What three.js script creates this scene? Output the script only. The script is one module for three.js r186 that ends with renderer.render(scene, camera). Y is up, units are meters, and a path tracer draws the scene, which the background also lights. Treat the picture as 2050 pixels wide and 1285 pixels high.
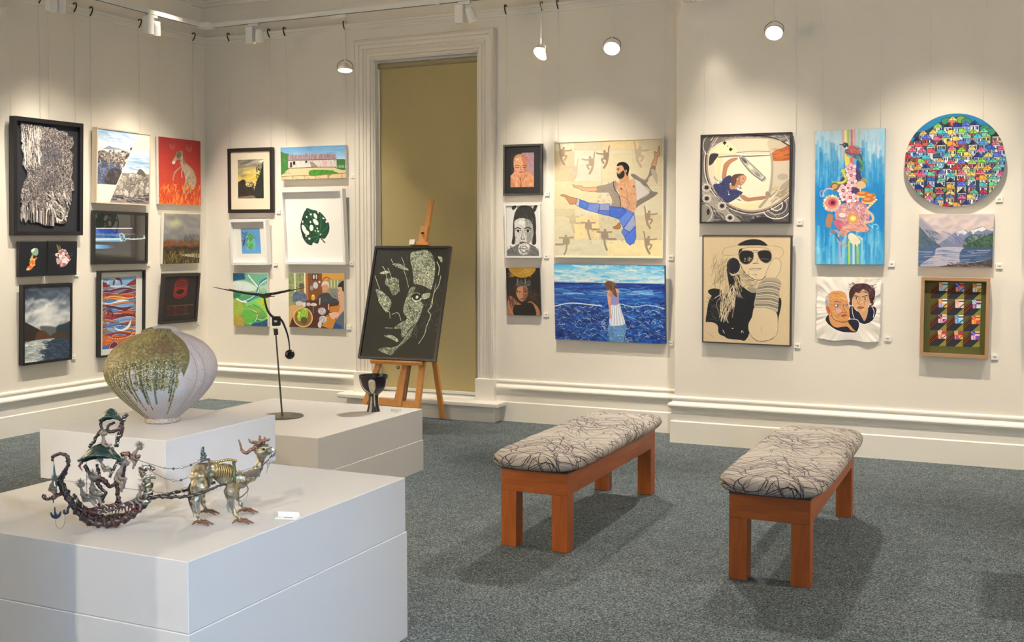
import * as THREE from 'three';
import { RoundedBoxGeometry } from 'three/addons/geometries/RoundedBoxGeometry.js';
import { mergeGeometries, mergeVertices } from 'three/addons/utils/BufferGeometryUtils.js';
import { MarchingCubes } from 'three/addons/objects/MarchingCubes.js';
import { ImprovedNoise } from 'three/addons/math/ImprovedNoise.js';
import { RectAreaLightUniformsLib } from 'three/addons/lights/RectAreaLightUniformsLib.js';

// ---------------------------------------------------------------- camera, daylight, exposure
const scene = new THREE.Scene();
const FOCAL = 2172.73;                       // in pixels of a 2050 x 1285 frame
const camera = new THREE.PerspectiveCamera(2 * Math.atan(642.5 / FOCAL) * 180 / Math.PI, 2050 / 1285, 0.05, 60);
camera.position.set(0, 1.55, 0);
camera.rotation.order = 'YXZ';
camera.rotation.set(-0.0398, 0.4326, -0.001);
camera.setViewOffset(2050, 1285, 0, 72, 2050, 1285);
const renderer = new THREE.WebGLRenderer({ antialias: true });
renderer.toneMapping = THREE.LinearToneMapping;
renderer.toneMappingExposure = 1.3;
renderer.shadowMap.enabled = true;
renderer.shadowMap.type = THREE.PCFSoftShadowMap;
RectAreaLightUniformsLib.init();
scene.background = new THREE.Color(0.55, 0.62, 0.72);       // overcast daylight outside the windows
const WARM = new THREE.Color(1.0, 0.905, 0.76), AMBER = new THREE.Color(1.0, 0.83, 0.58), WARMW = new THREE.Color(1.0, 0.915, 0.80), DAY = new THREE.Color(0.36, 0.62, 1.0);
const WASH = 20, TRACK = 3, PEND = 20, ROOM = 34, FLOOD = 118, COOL = 70, DAYLIGHT = 6.5;
const daylight = new THREE.RectAreaLight(DAY, DAYLIGHT, 1.9, 2.3);   // the tall window behind the photographer
daylight.position.set(1.6, 1.95, 3.4); daylight.rotation.y = 0; daylight.name = 'daylight';
scene.add(daylight);                                         // a RectAreaLight shines along its own -z

// ---------------------------------------------------------------- helpers
function rng(seed) { return () => { seed |= 0; seed = seed + 0x6D2B79F5 | 0; let t = Math.imul(seed ^ seed >>> 15, 1 | seed); t = t + Math.imul(t ^ t >>> 7, 61 | t) ^ t; return ((t ^ t >>> 14) >>> 0) / 4294967296; }; }
const noise = new ImprovedNoise();
const N = (x, y, z = 0.37) => noise.noise(x, y, z);
const used = new Map();
function numbered(name) { const n = used.get(name) ?? 0; used.set(name, n + 1); return n ? name + '_' + String(n).padStart(3, '0') : name; }
function M(name, geo, mat, parent) { const m = new THREE.Mesh(geo, mat); m.name = name; m.castShadow = m.receiveShadow = true; if (parent) parent.add(m); return m; }
function tag(o, label, category, group) { o.name = numbered(o.name); o.userData.label = label; o.userData.category = category; if (group) o.userData.group = group; if (!o.parent) scene.add(o); return o; }
function thing(name, label, category, [x, y, z], turn = 0, group) { const g = new THREE.Group(); g.name = name; g.position.set(x, y, z); g.rotation.y = turn; return tag(g, label, category, group); }
function struct(name, geo, mat, label) { const m = M(name, geo, mat, scene); m.userData.kind = 'structure'; m.userData.label = label; return m; }
const std = (color, roughness = 0.7, o = {}) => new THREE.MeshStandardMaterial({ color, roughness, ...o });
const phys = (color, roughness = 0.7, o = {}) => new THREE.MeshPhysicalMaterial({ color, roughness, ...o });
const lin = (r, g, b) => new THREE.Color().setRGB(r, g, b);
function box(x0, x1, y0, y1, z0, z1) {           // uv in metres
  const g = new THREE.BoxGeometry(x1 - x0, y1 - y0, z1 - z0); g.translate((x0 + x1) / 2, (y0 + y1) / 2, (z0 + z1) / 2);
  const p = g.attributes.position, n = g.attributes.normal, uv = g.attributes.uv;
  for (let i = 0; i < p.count; i++) {
    const ax = Math.abs(n.getX(i)), ay = Math.abs(n.getY(i));
    if (ax > 0.5) uv.setXY(i, p.getZ(i), p.getY(i)); else if (ay > 0.5) uv.setXY(i, p.getX(i), p.getZ(i)); else uv.setXY(i, p.getX(i), p.getY(i));
  }
  return g;
}
const rbox = (w, h, d, r = 0.004, s = 2) => new RoundedBoxGeometry(w, h, d, s, Math.min(r, w / 2.01, h / 2.01, d / 2.01));
const at = (g, x, y, z) => g.translate(x, y, z);
function bar(a, b, w, d, r = 0.003) {            // rounded stick from a to b, w wide (sideways), d deep
  const A = new THREE.Vector3(...a), B = new THREE.Vector3(...b), dir = B.clone().sub(A), g = rbox(w, dir.length(), d, r);
  const y = dir.clone().normalize(), x = new THREE.Vector3(1, 0, 0).addScaledVector(y, -y.x).normalize(), z = new THREE.Vector3().crossVectors(x, y);
  g.applyMatrix4(new THREE.Matrix4().makeBasis(x, y, z)); g.translate(...A.clone().add(B).multiplyScalar(0.5).toArray()); return g;
}
function rod(a, b, r0, r1 = r0, seg = 10) {
  const A = new THREE.Vector3(...a), B = new THREE.Vector3(...b), dir = B.clone().sub(A), g = new THREE.CylinderGeometry(r1, r0, dir.length(), seg);
  g.applyQuaternion(new THREE.Quaternion().setFromUnitVectors(new THREE.Vector3(0, 1, 0), dir.normalize())); g.translate(...A.add(B).multiplyScalar(0.5).toArray()); return g;
}
function tube(points, radius, segs = 40, radial = 8, wob = 0, seed = 1, flat = 1) {   // radius: number or t => r ; wob: gnarled surface
  const c = new THREE.CatmullRomCurve3(points.map(p => new THREE.Vector3(...p))), fr = c.computeFrenetFrames(segs, false), pos = [], idx = [], uv = [];
  const R = typeof radius === 'function' ? radius : () => radius;
  for (let i = 0; i <= segs; i++) {
    const t = i / segs, P = c.getPointAt(t), r = R(t);
    for (let j = 0; j <= radial; j++) {
      const a = j / radial * Math.PI * 2, k = 1 + wob * N(Math.cos(a) * 1.3 + seed * 7.1, t * segs * 0.35, Math.sin(a) * 1.3 + seed), ca = Math.cos(a) * r * k, sa = Math.sin(a) * r * k * flat;
      pos.push(P.x + fr.normals[i].x * ca + fr.binormals[i].x * sa, P.y + fr.normals[i].y * ca + fr.binormals[i].y * sa, P.z + fr.normals[i].z * ca + fr.binormals[i].z * sa);
      uv.push(j / radial, t * 4);
      if (i < segs && j < radial) { const q = i * (radial + 1) + j, s = q + radial + 1; idx.push(q, q + 1, s, q + 1, s + 1, s); }
    }
  }
  for (const [i, flip] of [[0, 1], [segs, 0]]) {        // caps
    const P = c.getPointAt(i / segs), k = pos.length / 3; pos.push(P.x, P.y, P.z); uv.push(0.5, i ? 4 : 0);
    for (let j = 0; j < radial; j++) { const q = i * (radial + 1) + j; flip ? idx.push(k, q + 1, q) : idx.push(k, q, q + 1); }
  }
  const g = new THREE.BufferGeometry(); g.setAttribute('position', new THREE.Float32BufferAttribute(pos, 3)); g.setAttribute('uv', new THREE.Float32BufferAttribute(uv, 2)); g.setIndex(idx); g.computeVertexNormals(); return g;
}
function lathe(pts, seg = 48) { return new THREE.LatheGeometry(pts.map(p => new THREE.Vector2(p[0], p[1])), seg); }
const merge = (a) => mergeGeometries(a.map(g => { const h = g.index ? g.toNonIndexed() : g; for (const k of Object.keys(h.attributes)) if (!['position', 'normal', 'uv'].includes(k)) h.deleteAttribute(k); return h; }));
// a moulding: profile [[out, y] ...] swept along a path of [x, z] with the room on its right-hand side
function sweep(profile, path) {
  const V = path.map(p => new THREE.Vector2(p[0], p[1])), nrm = [], pos = [], uv = [], idx = [];
  for (let i = 0; i < V.length - 1; i++) { const d = V[i + 1].clone().sub(V[i]).normalize(); nrm.push(new THREE.Vector2(-d.y, d.x)); }
  let L = 0;
  const rows = V.map((v, i) => { let m; if (i === 0) m = nrm[0]; else if (i === V.length - 1) m = nrm[i - 1]; else { m = nrm[i - 1].clone().add(nrm[i]); m.multiplyScalar(2 / m.lengthSq()); } if (i) L += v.distanceTo(V[i - 1]); return { v, m, L }; });
  for (let i = 0; i < rows.length - 1; i++) for (let j = 0; j < profile.length - 1; j++) {
    const q = pos.length / 3;
    for (const [r, k] of [[rows[i], j], [rows[i + 1], j], [rows[i + 1], j + 1], [rows[i], j + 1]]) { const [o, y] = profile[k]; pos.push(r.v.x + r.m.x * o, y, r.v.y + r.m.y * o); uv.push(r.L, y); }
    idx.push(q, q + 2, q + 1, q, q + 3, q + 2);
  }
  for (const [r, s] of [[rows[0], 0], [rows.at(-1), 1]]) {
    const q = pos.length / 3; let cx = 0, cy = 0; for (const [o, y] of profile) { cx += o / profile.length; cy += y / profile.length; }
    pos.push(r.v.x + r.m.x * 0, cy, r.v.y + r.m.y * 0); uv.push(0, 0);
    for (const [o, y] of profile) { pos.push(r.v.x + r.m.x * o, y, r.v.y + r.m.y * o); uv.push(o, y); }
    for (let j = 0; j < profile.length - 1; j++) s ? idx.push(q, q + 2 + j, q + 1 + j) : idx.push(q, q + 1 + j, q + 2 + j);
  }
  const g = new THREE.BufferGeometry(); g.setAttribute('position', new THREE.Float32BufferAttribute(pos, 3)); g.setAttribute('uv', new THREE.Float32BufferAttribute(uv, 2)); g.setIndex(idx);
  const h = g.toNonIndexed(); h.computeVertexNormals(); return h;
}
// smooth union of tapered capsules, meshed. bones: [ax,ay,az, ar, bx,by,bz, br]
function blobby(bones, res, pad = 0.01, blend = 0.012, bump = 0) {
  const lo = [1e9, 1e9, 1e9], hi = [-1e9, -1e9, -1e9];
  for (const b of bones) for (const o of [0, 4]) for (let k = 0; k < 3; k++) { lo[k] = Math.min(lo[k], b[o + k] - b[o + 3] - pad); hi[k] = Math.max(hi[k], b[o + k] + b[o + 3] + pad); }
  const c = lo.map((l, k) => (l + hi[k]) / 2), half = Math.max(...lo.map((l, k) => (hi[k] - l) / 2)) * 1.06;
  const mc = new MarchingCubes(res, new THREE.MeshStandardMaterial(), false, false, 120000); mc.isolation = 0;
  const h = res / 2;
  for (let z = 0; z < res; z++) for (let y = 0; y < res; y++) for (let x = 0; x < res; x++) {
    const p = [c[0] + (x - h) / h * half, c[1] + (y - h) / h * half, c[2] + (z - h) / h * half];
    let d = 1e3;
    for (const b of bones) {
      const ab = [b[4] - b[0], b[5] - b[1], b[6] - b[2]], ap = [p[0] - b[0], p[1] - b[1], p[2] - b[2]], L = ab[0] ** 2 + ab[1] ** 2 + ab[2] ** 2 || 1e-9;
      const t = Math.min(1, Math.max(0, (ap[0] * ab[0] + ap[1] * ab[1] + ap[2] * ab[2]) / L));
      const e = Math.hypot(ap[0] - ab[0] * t, ap[1] - ab[1] * t, ap[2] - ab[2] * t) - (b[3] + (b[7] - b[3]) * t);
      const k = Math.max(blend - Math.abs(d - e), 0) / blend; d = Math.min(d, e) - k * k * blend / 4;
    }
    if (bump) d += bump * N(p[0] * 90, p[1] * 90, p[2] * 90);
    mc.field[x + y * res + z * res * res] = -d;
  }
  mc.update();
  const g = new THREE.BufferGeometry(), n = mc.count, P = new Float32Array(n * 3), Q = new Float32Array(n * 3), U = new Float32Array(n * 2);
  for (let i = 0; i < n; i++) { for (let k = 0; k < 3; k++) { P[i * 3 + k] = c[k] + mc.positionArray[i * 3 + k] * half; Q[i * 3 + k] = mc.normalArray[i * 3 + k]; } const l = Math.hypot(Q[i * 3], Q[i * 3 + 1], Q[i * 3 + 2]) || 1; for (let k = 0; k < 3; k++) Q[i * 3 + k] /= l; U[i * 2] = P[i * 3]; U[i * 2 + 1] = P[i * 3 + 1]; }
  g.setAttribute('position', new THREE.BufferAttribute(P, 3)); g.setAttribute('normal', new THREE.BufferAttribute(Q, 3)); g.setAttribute('uv', new THREE.BufferAttribute(U, 2)); return g;
}
// ---------------------------------------------------------------- painted canvases (pictures, cloth, glaze)
function solveH(q) {                               // zoom-pixel quad TL,TR,BR,BL -> unit square
  const [[x0, y0], [x1, y1], [x2, y2], [x3, y3]] = q, dx1 = x1 - x2, dx2 = x3 - x2, sx = x0 - x1 + x2 - x3, dy1 = y1 - y2, dy2 = y3 - y2, sy = y0 - y1 + y2 - y3;
  const den = dx1 * dy2 - dx2 * dy1, g = (sx * dy2 - dx2 * sy) / den, h = (dx1 * sy - sx * dy1) / den;
  const m = new THREE.Matrix3().set(x1 - x0 + g * x1, x3 - x0 + h * x3, x0, y1 - y0 + g * y1, y3 - y0 + h * y3, y0, g, h, 1).invert().elements;
  return (x, y) => { const w = m[2] * x + m[5] * y + m[8]; return [(m[0] * x + m[3] * y + m[6]) / w, (m[1] * x + m[4] * y + m[7]) / w]; };
}
class Paint {                                      // draws in the coordinates of a quad (x right, y down)
  constructor(W, H, quad, seed = 7) {
    this.W = W; this.H = H; this.c = document.createElement('canvas'); this.c.width = W; this.c.height = H; this.x = this.c.getContext('2d'); this.R = rng(seed);
    const q = quad ?? [[0, 0], [1000, 0], [1000, 1000], [0, 1000]], f = solveH(q); this.q = q;
    this.m = (x, y) => { const [u, v] = f(x, y); return [u * W, v * H]; };
    this.s = 0.5 * (W / Math.hypot(q[1][0] - q[0][0], q[1][1] - q[0][1]) + H / Math.hypot(q[3][0] - q[0][0], q[3][1] - q[0][1]));
    this.x.lineCap = this.x.lineJoin = 'round';
  }
  path(p, smooth, close) {
    const x = this.x, a = []; for (let i = 0; i < p.length; i += 2) a.push(this.m(p[i], p[i + 1]));
    x.beginPath();
    if (!smooth || a.length < 3) { a.forEach((k, i) => i ? x.lineTo(...k) : x.moveTo(...k)); }
    else { const n = a.length, at = i => close ? a[(i + n) % n] : a[Math.min(n - 1, Math.max(0, i))]; x.moveTo(...a[0]);      // a curve through the points
      for (let i = 0; i < (close ? n : n - 1); i++) { const p = at(i - 1), q = at(i), r = at(i + 1), t = at(i + 2); x.bezierCurveTo(q[0] + (r[0] - p[0]) / 6, q[1] + (r[1] - p[1]) / 6, r[0] - (t[0] - q[0]) / 6, r[1] - (t[1] - q[1]) / 6, r[0], r[1]); } }
    if (close) x.closePath();
    return this;
  }
  poly(p, fill, smooth = true, stroke, lw = 2) { this.path(p, smooth, true); if (fill) { this.x.fillStyle = fill; this.x.fill(); } if (stroke) { this.x.strokeStyle = stroke; this.x.lineWidth = lw * this.s; this.x.stroke(); } return this; }
  line(p, stroke, lw = 3, smooth = true) { this.path(p, smooth, false); this.x.strokeStyle = stroke; this.x.lineWidth = Math.max(0.6, lw * this.s); this.x.stroke(); return this; }
  ell(x, y, rx, ry, fill, rot = 0, stroke, lw = 2) { const [a, b] = this.m(x, y), c = this.x; c.beginPath(); c.ellipse(a, b, Math.max(0.3, rx * this.s), Math.max(0.3, ry * this.s), rot, 0, 7); if (fill) { c.fillStyle = fill; c.fill(); } if (stroke) { c.strokeStyle = stroke; c.lineWidth = lw * this.s; c.stroke(); } return this; }
  arc(x, y, rx, ry, a0, a1, stroke, lw = 3, rot = 0) { const [a, b] = this.m(x, y), c = this.x; c.beginPath(); c.ellipse(a, b, rx * this.s, ry * this.s, rot, a0, a1); c.strokeStyle = stroke; c.lineWidth = Math.max(0.6, lw * this.s); c.stroke(); return this; }
  fill(...stops) { const c = this.x; if (stops.length === 1) c.fillStyle = stops[0]; else { const g = c.createLinearGradient(0, 0, 0, this.H); stops.forEach((s, i) => Array.isArray(s) ? g.addColorStop(s[0], s[1]) : g.addColorStop(i / (stops.length - 1), s)); c.fillStyle = g; } c.fillRect(0, 0, this.W, this.H); return this; }
  grad(x0, y0, x1, y1, ...stops) { const g = this.x.createLinearGradient(...this.m(x0, y0), ...this.m(x1, y1)); stops.forEach((s, i) => Array.isArray(s) ? g.addColorStop(s[0], s[1]) : g.addColorStop(i / (stops.length - 1), s)); return g; }
  glow(x, y, r, color) { const [a, b] = this.m(x, y), g = this.x.createRadialGradient(a, b, 0, a, b, r * this.s); g.addColorStop(0, color); g.addColorStop(1, color.replace(/[\d.]+\)$/, '0)')); this.x.fillStyle = g; this.x.fillRect(0, 0, this.W, this.H); return this; }
  clip(p, fn, smooth = true) { this.x.save(); this.path(p, smooth, true); this.x.clip(); fn(this); this.x.restore(); return this; }
  // n strokes inside a rectangle; angle in radians, colours picked at random
  dabs(n, x0, y0, x1, y1, cols, len = 20, wid = 4, ang = 0, jit = 0.4, alpha = 0.7, curve = 0) {
    const R = this.R, c = this.x; c.save(); c.globalAlpha = alpha;
    for (let i = 0; i < n; i++) {
      const x = x0 + (x1 - x0) * R(), y = y0 + (y1 - y0) * R(), a = ang + (R() - 0.5) * 2 * jit, L = len * (0.4 + R()), dx = Math.cos(a) * L / 2, dy = Math.sin(a) * L / 2, k = curve * L * (R() - 0.5);
      this.line([x - dx, y - dy, x - dy / L * k, y + dx / L * k, x + dx, y + dy], cols[Math.floor(R() * cols.length)], wid * (0.5 + R()));
    }
    c.restore(); return this;
  }
  alpha(a, fn) { this.x.save(); this.x.globalAlpha = a; fn(this); this.x.restore(); return this; }
  soft(px, fn) { this.x.save(); this.x.filter = `blur(${Math.max(0.5, px * this.s)}px)`; fn(this); this.x.restore(); return this; }
  weave(a = 0.05) { const c = this.x, R = this.R; c.save(); for (let i = 0; i < this.W * this.H / 40; i++) { c.fillStyle = R() < 0.5 ? `rgba(255,255,255,${a})` : `rgba(0,0,0,${a})`; c.fillRect(R() * this.W, R() * this.H, 1 + R() * 2, 1 + R() * 2); } c.restore(); return this; }
  tex(wrap) { const t = new THREE.CanvasTexture(this.c); t.colorSpace = THREE.SRGBColorSpace; t.anisotropy = 8; if (wrap) t.wrapS = t.wrapT = THREE.RepeatWrapping; return t; }
}
function grainTex(size, fn, srgb = true, rep = 1) {          // per-pixel texture, repeating
  const d = new Uint8Array(size * size * 4);
  for (let y = 0; y < size; y++) for (let x = 0; x < size; x++) { const c = fn(x, y), i = (y * size + x) * 4; d[i] = c[0]; d[i + 1] = c[1]; d[i + 2] = c[2]; d[i + 3] = 255; }
  const t = new THREE.DataTexture(d, size, size); t.magFilter = THREE.LinearFilter; t.minFilter = THREE.LinearMipmapLinearFilter; t.generateMipmaps = true; t.wrapS = t.wrapT = THREE.RepeatWrapping; if (srgb) t.colorSpace = THREE.SRGBColorSpace; t.repeat.set(rep, rep); t.needsUpdate = true; return t;
}

// ---------------------------------------------------------------- materials of the room
const rg = rng(11);
const plasterBump = grainTex(256, () => { const v = 110 + rg() * 60; return [v, v, v]; }, false, 3);
const wallMat = std(lin(0.79, 0.735, 0.645), 0.88, { bumpMap: plasterBump, bumpScale: 0.0006 });
const trimMat = std(lin(0.81, 0.765, 0.68), 0.45);
const ceilMat = std(lin(0.78, 0.75, 0.69), 0.9);
const carpetCols = [[76, 91, 98], [104, 113, 116], [42, 54, 60], [138, 143, 142], [84, 97, 104], [55, 68, 72]];
const carpetCell = Array.from({ length: 512 * 512 }, () => Math.floor(rg() * 6));
const carpetTex = grainTex(1024, (x, y) => {          // looped pile: clumps of about 4 mm in mixed greys, in rows
  const k = carpetCols[carpetCell[(y >> 1) * 512 + (x >> 1)]], b = 8 * N(x / 128 * 2, y / 128 * 2, 3.3) + ((y >> 2) & 1 ? 5 : -5) + (rg() - 0.5) * 22;
  return k.map(v => Math.max(0, Math.min(255, v + b)));
}, true, 0.42);
const carpetBump = grainTex(512, (x, y) => { const v = 60 + rg() * 150; return [v, v, v]; }, false, 1.1);
const carpetMat = std(0xffffff, 0.97, { map: carpetTex, bumpMap: carpetBump, bumpScale: 0.004 });
const plinthMat = std(lin(0.58, 0.565, 0.55), 0.55, { bumpMap: plasterBump, bumpScale: 0.0004 });
const seamMat = std(lin(0.84, 0.83, 0.80), 0.5);
const whiteMetal = std(lin(0.76, 0.74, 0.70), 0.4);
const blackMetal = std(lin(0.02, 0.02, 0.022), 0.35, { metalness: 0.6 });
const wireMat = std(lin(0.75, 0.73, 0.68), 0.3, { metalness: 0.2 });
const hookMat = std(lin(0.06, 0.045, 0.03), 0.4, { metalness: 0.7 });

// ---------------------------------------------------------------- the room
const ZB = -8.49, ZR = -8.115, XL = -7.25, XP = -2.36, TOP = 4.7;
const WX0 = -5.30, WX1 = -4.238, WY0 = 0.15, WY1 = 3.204;         // window opening
struct('floor', box(-7.6, 4.6, -0.2, 0, -8.8, 3.8), carpetMat, 'dark grey teal carpet of the gallery floor');
struct('ceiling', box(-7.6, 4.6, TOP, TOP + 0.2, -8.8, 3.8), ceilMat, 'cream ceiling above the gallery');
struct('wall_left', box(XL - 0.3, XL, 0, TOP, -8.79, 3.8), wallMat, 'cream gallery wall at the left');
struct('wall_back', merge([box(XL, WX0, 0, TOP, ZB - 0.3, ZB), box(WX1, XP, 0, TOP, ZB - 0.3, ZB), box(WX0, WX1, WY1, TOP, ZB - 0.3, ZB), box(WX0, WX1, 0, WY0, ZB - 0.3, ZB)]), wallMat, 'cream back wall with the tall window');
struct('wall_projection', box(XP, 4.6, 0, TOP, ZB - 0.3, ZR), wallMat, 'cream projecting wall at the right');
struct('wall_right', box(4.3, 4.6, 0, TOP, ZR, 3.8), wallMat, 'cream wall outside the frame at the right');
struct('wall_front', merge([box(-7.6, 0.65, 0, TOP, 3.5, 3.8), box(2.55, 4.6, 0, TOP, 3.5, 3.8), box(0.65, 2.55, 3.1, TOP, 3.5, 3.8), box(0.65, 2.55, 0, 0.8, 3.5, 3.8)]), wallMat, 'cream wall behind the photographer');
const bbProf = [[0, 0.36], [0.014, 0.358], [0.02, 0.352], [0.022, 0.342], [0.018, 0.336], [0.014, 0.333], [0.013, 0.326], [0.017, 0.318], [0.028, 0.312], [0.038, 0.306], [0.044, 0.298], [0.046, 0.288], [0.043, 0.279], [0.036, 0.272], [0.026, 0.264], [0.021, 0.252], [0.019, 0.238], [0.022, 0.235], [0.022, 0.172], [0.027, 0.166], [0.030, 0.164], [0.030, 0]];
struct('baseboard_left', sweep(bbProf, [[XL, 3.5], [XL, ZB]]), trimMat, 'moulded cream baseboard along the left wall');
struct('baseboard_back', merge([sweep(bbProf, [[XL, ZB], [-5.49, ZB]]), sweep(bbProf, [[-4.075, ZB], [XP, ZB]])]), trimMat, 'moulded cream baseboard along the back wall');
struct('baseboard_projection', sweep(bbProf, [[XP, ZB], [XP, ZR], [4.3, ZR]]), trimMat, 'moulded cream baseboard along the projecting wall');
const railProf = [[0, 3.48], [0.008, 3.483], [0.012, 3.49], [0.012, 3.5], [0.018, 3.504], [0.022, 3.512], [0.022, 3.52], [0.032, 3.526], [0.036, 3.534], [0.036, 3.543], [0.03, 3.55], [0.012, 3.553], [0, 3.553]].reverse();
const corniceProf = [[0, 3.84], [0.012, 3.843], [0.018, 3.852], [0.018, 3.87], [0.03, 3.878], [0.034, 3.89], [0.034, 3.905], [0.02, 3.912], [0, 3.914]].reverse();
struct('trim_1', sweep(railProf, [[XL, 3.5], [XL, ZB]]), trimMat, 'picture rail on the left wall');
struct('trim_2', sweep(railProf, [[XL, ZB], [XP, ZB]]), trimMat, 'picture rail on the back wall');
struct('trim_3', sweep(railProf, [[XP, ZB], [XP, ZR], [4.3, ZR]]), trimMat, 'picture rail on the projecting wall');
struct('trim_4', merge([sweep(corniceProf, [[XL, 3.5], [XL, ZB]]), sweep(corniceProf, [[XL, ZB], [XP, ZB]]), sweep(corniceProf, [[XP, ZB], [XP, ZR], [4.3, ZR]])]), trimMat, 'frieze moulding high on the walls');

// the tall window: architrave, plinth blocks, sill, sash, glass, roller blind
{
  const win = new THREE.Group(); win.name = 'window_1'; win.userData = { kind: 'structure', label: 'tall sash window with moulded architrave and olive roller blind drawn down' }; scene.add(win);
  const prof = [[0, 0.012], [0.012, 0.02], [0.02, 0.022], [0.024, 0.034], [0.05, 0.036], [0.054, 0.028], [0.064, 0.028], [0.068, 0.036], [0.08, 0.036], [0.084, 0.028], [0.094, 0.028], [0.098, 0.037], [0.13, 0.04], [0.136, 0.052], [0.16, 0.056], [0.17, 0.05], [0.176, 0.056], [0.183, 0.05], [0.185, 0]];   // across, out
  const pos = [], idx = [], uv = [];
  const P0 = [[WX0, 0.355], [WX0, WY1], [WX1, WY1], [WX1, 0.355]], dirs = [[-1, 0], [-1, 1], [1, 1], [1, 0]], wl = 0.185, wr = 0.168;
  for (let i = 0; i < 3; i++) for (let j = 0; j < prof.length - 1; j++) {
    const q = pos.length / 3;
    for (const [k, jj] of [[i, j], [i + 1, j], [i + 1, j + 1], [i, j + 1]]) { const [a, o] = prof[jj], sx = dirs[k][0] < 0 ? 1 : wr / wl; pos.push(P0[k][0] + dirs[k][0] * a * sx, P0[k][1] + dirs[k][1] * a * 0.98, ZB + o); uv.push(a, o); }
    idx.push(q, q + 1, q + 2, q, q + 2, q + 3);
  }
  let g = new THREE.BufferGeometry(); g.setAttribute('position', new THREE.Float32BufferAttribute(pos, 3)); g.setAttribute('uv', new THREE.Float32BufferAttribute(uv, 2)); g.setIndex(idx); g = g.toNonIndexed(); g.computeVertexNormals();
  const archMat = std(lin(0.76, 0.705, 0.61), 0.5);
  M('architrave', g, archMat, win);
  M('plinth_block', at(rbox(0.2, 0.19, 0.075, 0.004), WX0 - 0.095, 0.265, ZB + 0.036), trimMat, win);
  M('plinth_block', at(rbox(0.185, 0.19, 0.075, 0.004), WX1 + 0.087, 0.265, ZB + 0.036), trimMat, win);
  M('sill', at(rbox(1.63, 0.042, 0.30, 0.012, 3), -4.775, 0.152, -8.43), trimMat, win);
  M('apron', box(-5.52, -4.03, 0.075, 0.132, -8.5, -8.345), trimMat, win);
  M('sill_base', box(-5.53, -4.02, 0, 0.08, -8.5, -8.335), trimMat, win);
  M('jamb', box(WX0 - 0.005, WX0 + 0.012, WY0, WY1, ZB - 0.28, ZB + 0.005), trimMat, win);
  M('jamb', box(WX1 - 0.012, WX1 + 0.005, WY0, WY1, ZB - 0.28, ZB + 0.005), trimMat, win);
  M('head', box(WX0, WX1, WY1 - 0.012, WY1 + 0.005, ZB - 0.28, ZB + 0.005), trimMat, win);
  for (const [y0, y1, z] of [[0.17, 1.72, ZB - 0.17], [1.66, 3.19, ZB - 0.22]]) {
    const s = M('sash', merge([box(WX0 + 0.012, WX0 + 0.065, y0, y1, z - 0.02, z + 0.02), box(WX1 - 0.065, WX1 - 0.012, y0, y1, z - 0.02, z + 0.02), box(WX0 + 0.065, WX1 - 0.065, y0, y0 + 0.07, z - 0.02, z + 0.02), box(WX0 + 0.065, WX1 - 0.065, y1 - 0.055, y1, z - 0.02, z + 0.02)]), trimMat, win);
    M('pane', box(WX0 + 0.06, WX1 - 0.06, y0 + 0.06, y1 - 0.05, z - 0.003, z + 0.003), phys(0xffffff, 0.02, { transmission: 1, thickness: 0, ior: 1.5 }), s);
  }
  // roller blind: a real sheet with a slight buckle low at the right edge
  const blind = thing('roller_blind', 'olive fabric roller blind drawn down over the tall window', 'blind', [(WX0 + WX1) / 2 + 0.003, 0.2, ZB - 0.07]);
  const w = WX1 - WX0 - 0.03, h = 2.97, pg = new THREE.PlaneGeometry(w, h, 24, 60), pp = pg.attributes.position;
  for (let i = 0; i < pp.count; i++) { const x = pp.getX(i), y = pp.getY(i) + h / 2, e = Math.max(0, (x / w + 0.5 - 0.72) / 0.28); pp.setXYZ(i, x, y, 0.012 * e * e * Math.exp(-(((y - 1.15) / 0.12) ** 2)) - 0.012 * e * Math.exp(-(((y - 0.95) / 0.1) ** 2)) + 0.003 * Math.sin(y * 3)); }
  pg.computeVertexNormals();
  const bl = rng(5), blindTex = grainTex(256, (x, y) => { const k = (bl() - 0.5) * 26 + ((x & 1) ^ (y & 1) ? 4 : -4); return [168 + k, 153 + k, 108 + k]; }, true, 1); blindTex.repeat.set(6, 18);
  M('fabric', pg, std(0xffffff, 0.85, { map: blindTex, side: THREE.DoubleSide }), blind);
  M('roller', rod([-w / 2 - 0.01, h - 0.02, 0.0], [w / 2 + 0.01, h - 0.02, 0.0], 0.028, 0.028, 20), std(lin(0.30, 0.26, 0.15), 0.8), blind);
  M('bottom_bar', at(rbox(w, 0.028, 0.014, 0.005), 0, 0.004, 0), std(lin(0.6, 0.57, 0.48), 0.5), blind);
}
// the daylight window behind the photographer
{
  const w2 = new THREE.Group(); w2.name = 'window_2'; w2.userData = { kind: 'structure', label: 'bright daylight window behind the photographer' }; scene.add(w2);
  M('window_frame', merge([box(0.65, 0.73, 0.8, 3.1, 3.5, 3.6), box(2.47, 2.55, 0.8, 3.1, 3.5, 3.6), box(0.73, 2.47, 0.8, 0.9, 3.5, 3.6), box(0.73, 2.47, 3.0, 3.1, 3.5, 3.6), box(0.73, 2.47, 1.9, 1.96, 3.5, 3.6)]), trimMat, w2);
  M('window_pane', box(0.73, 2.47, 0.9, 3.0, 3.52, 3.53), std(0x9fb4cc, 0.3, { emissive: DAY, emissiveIntensity: 2 }), w2);
}

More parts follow.
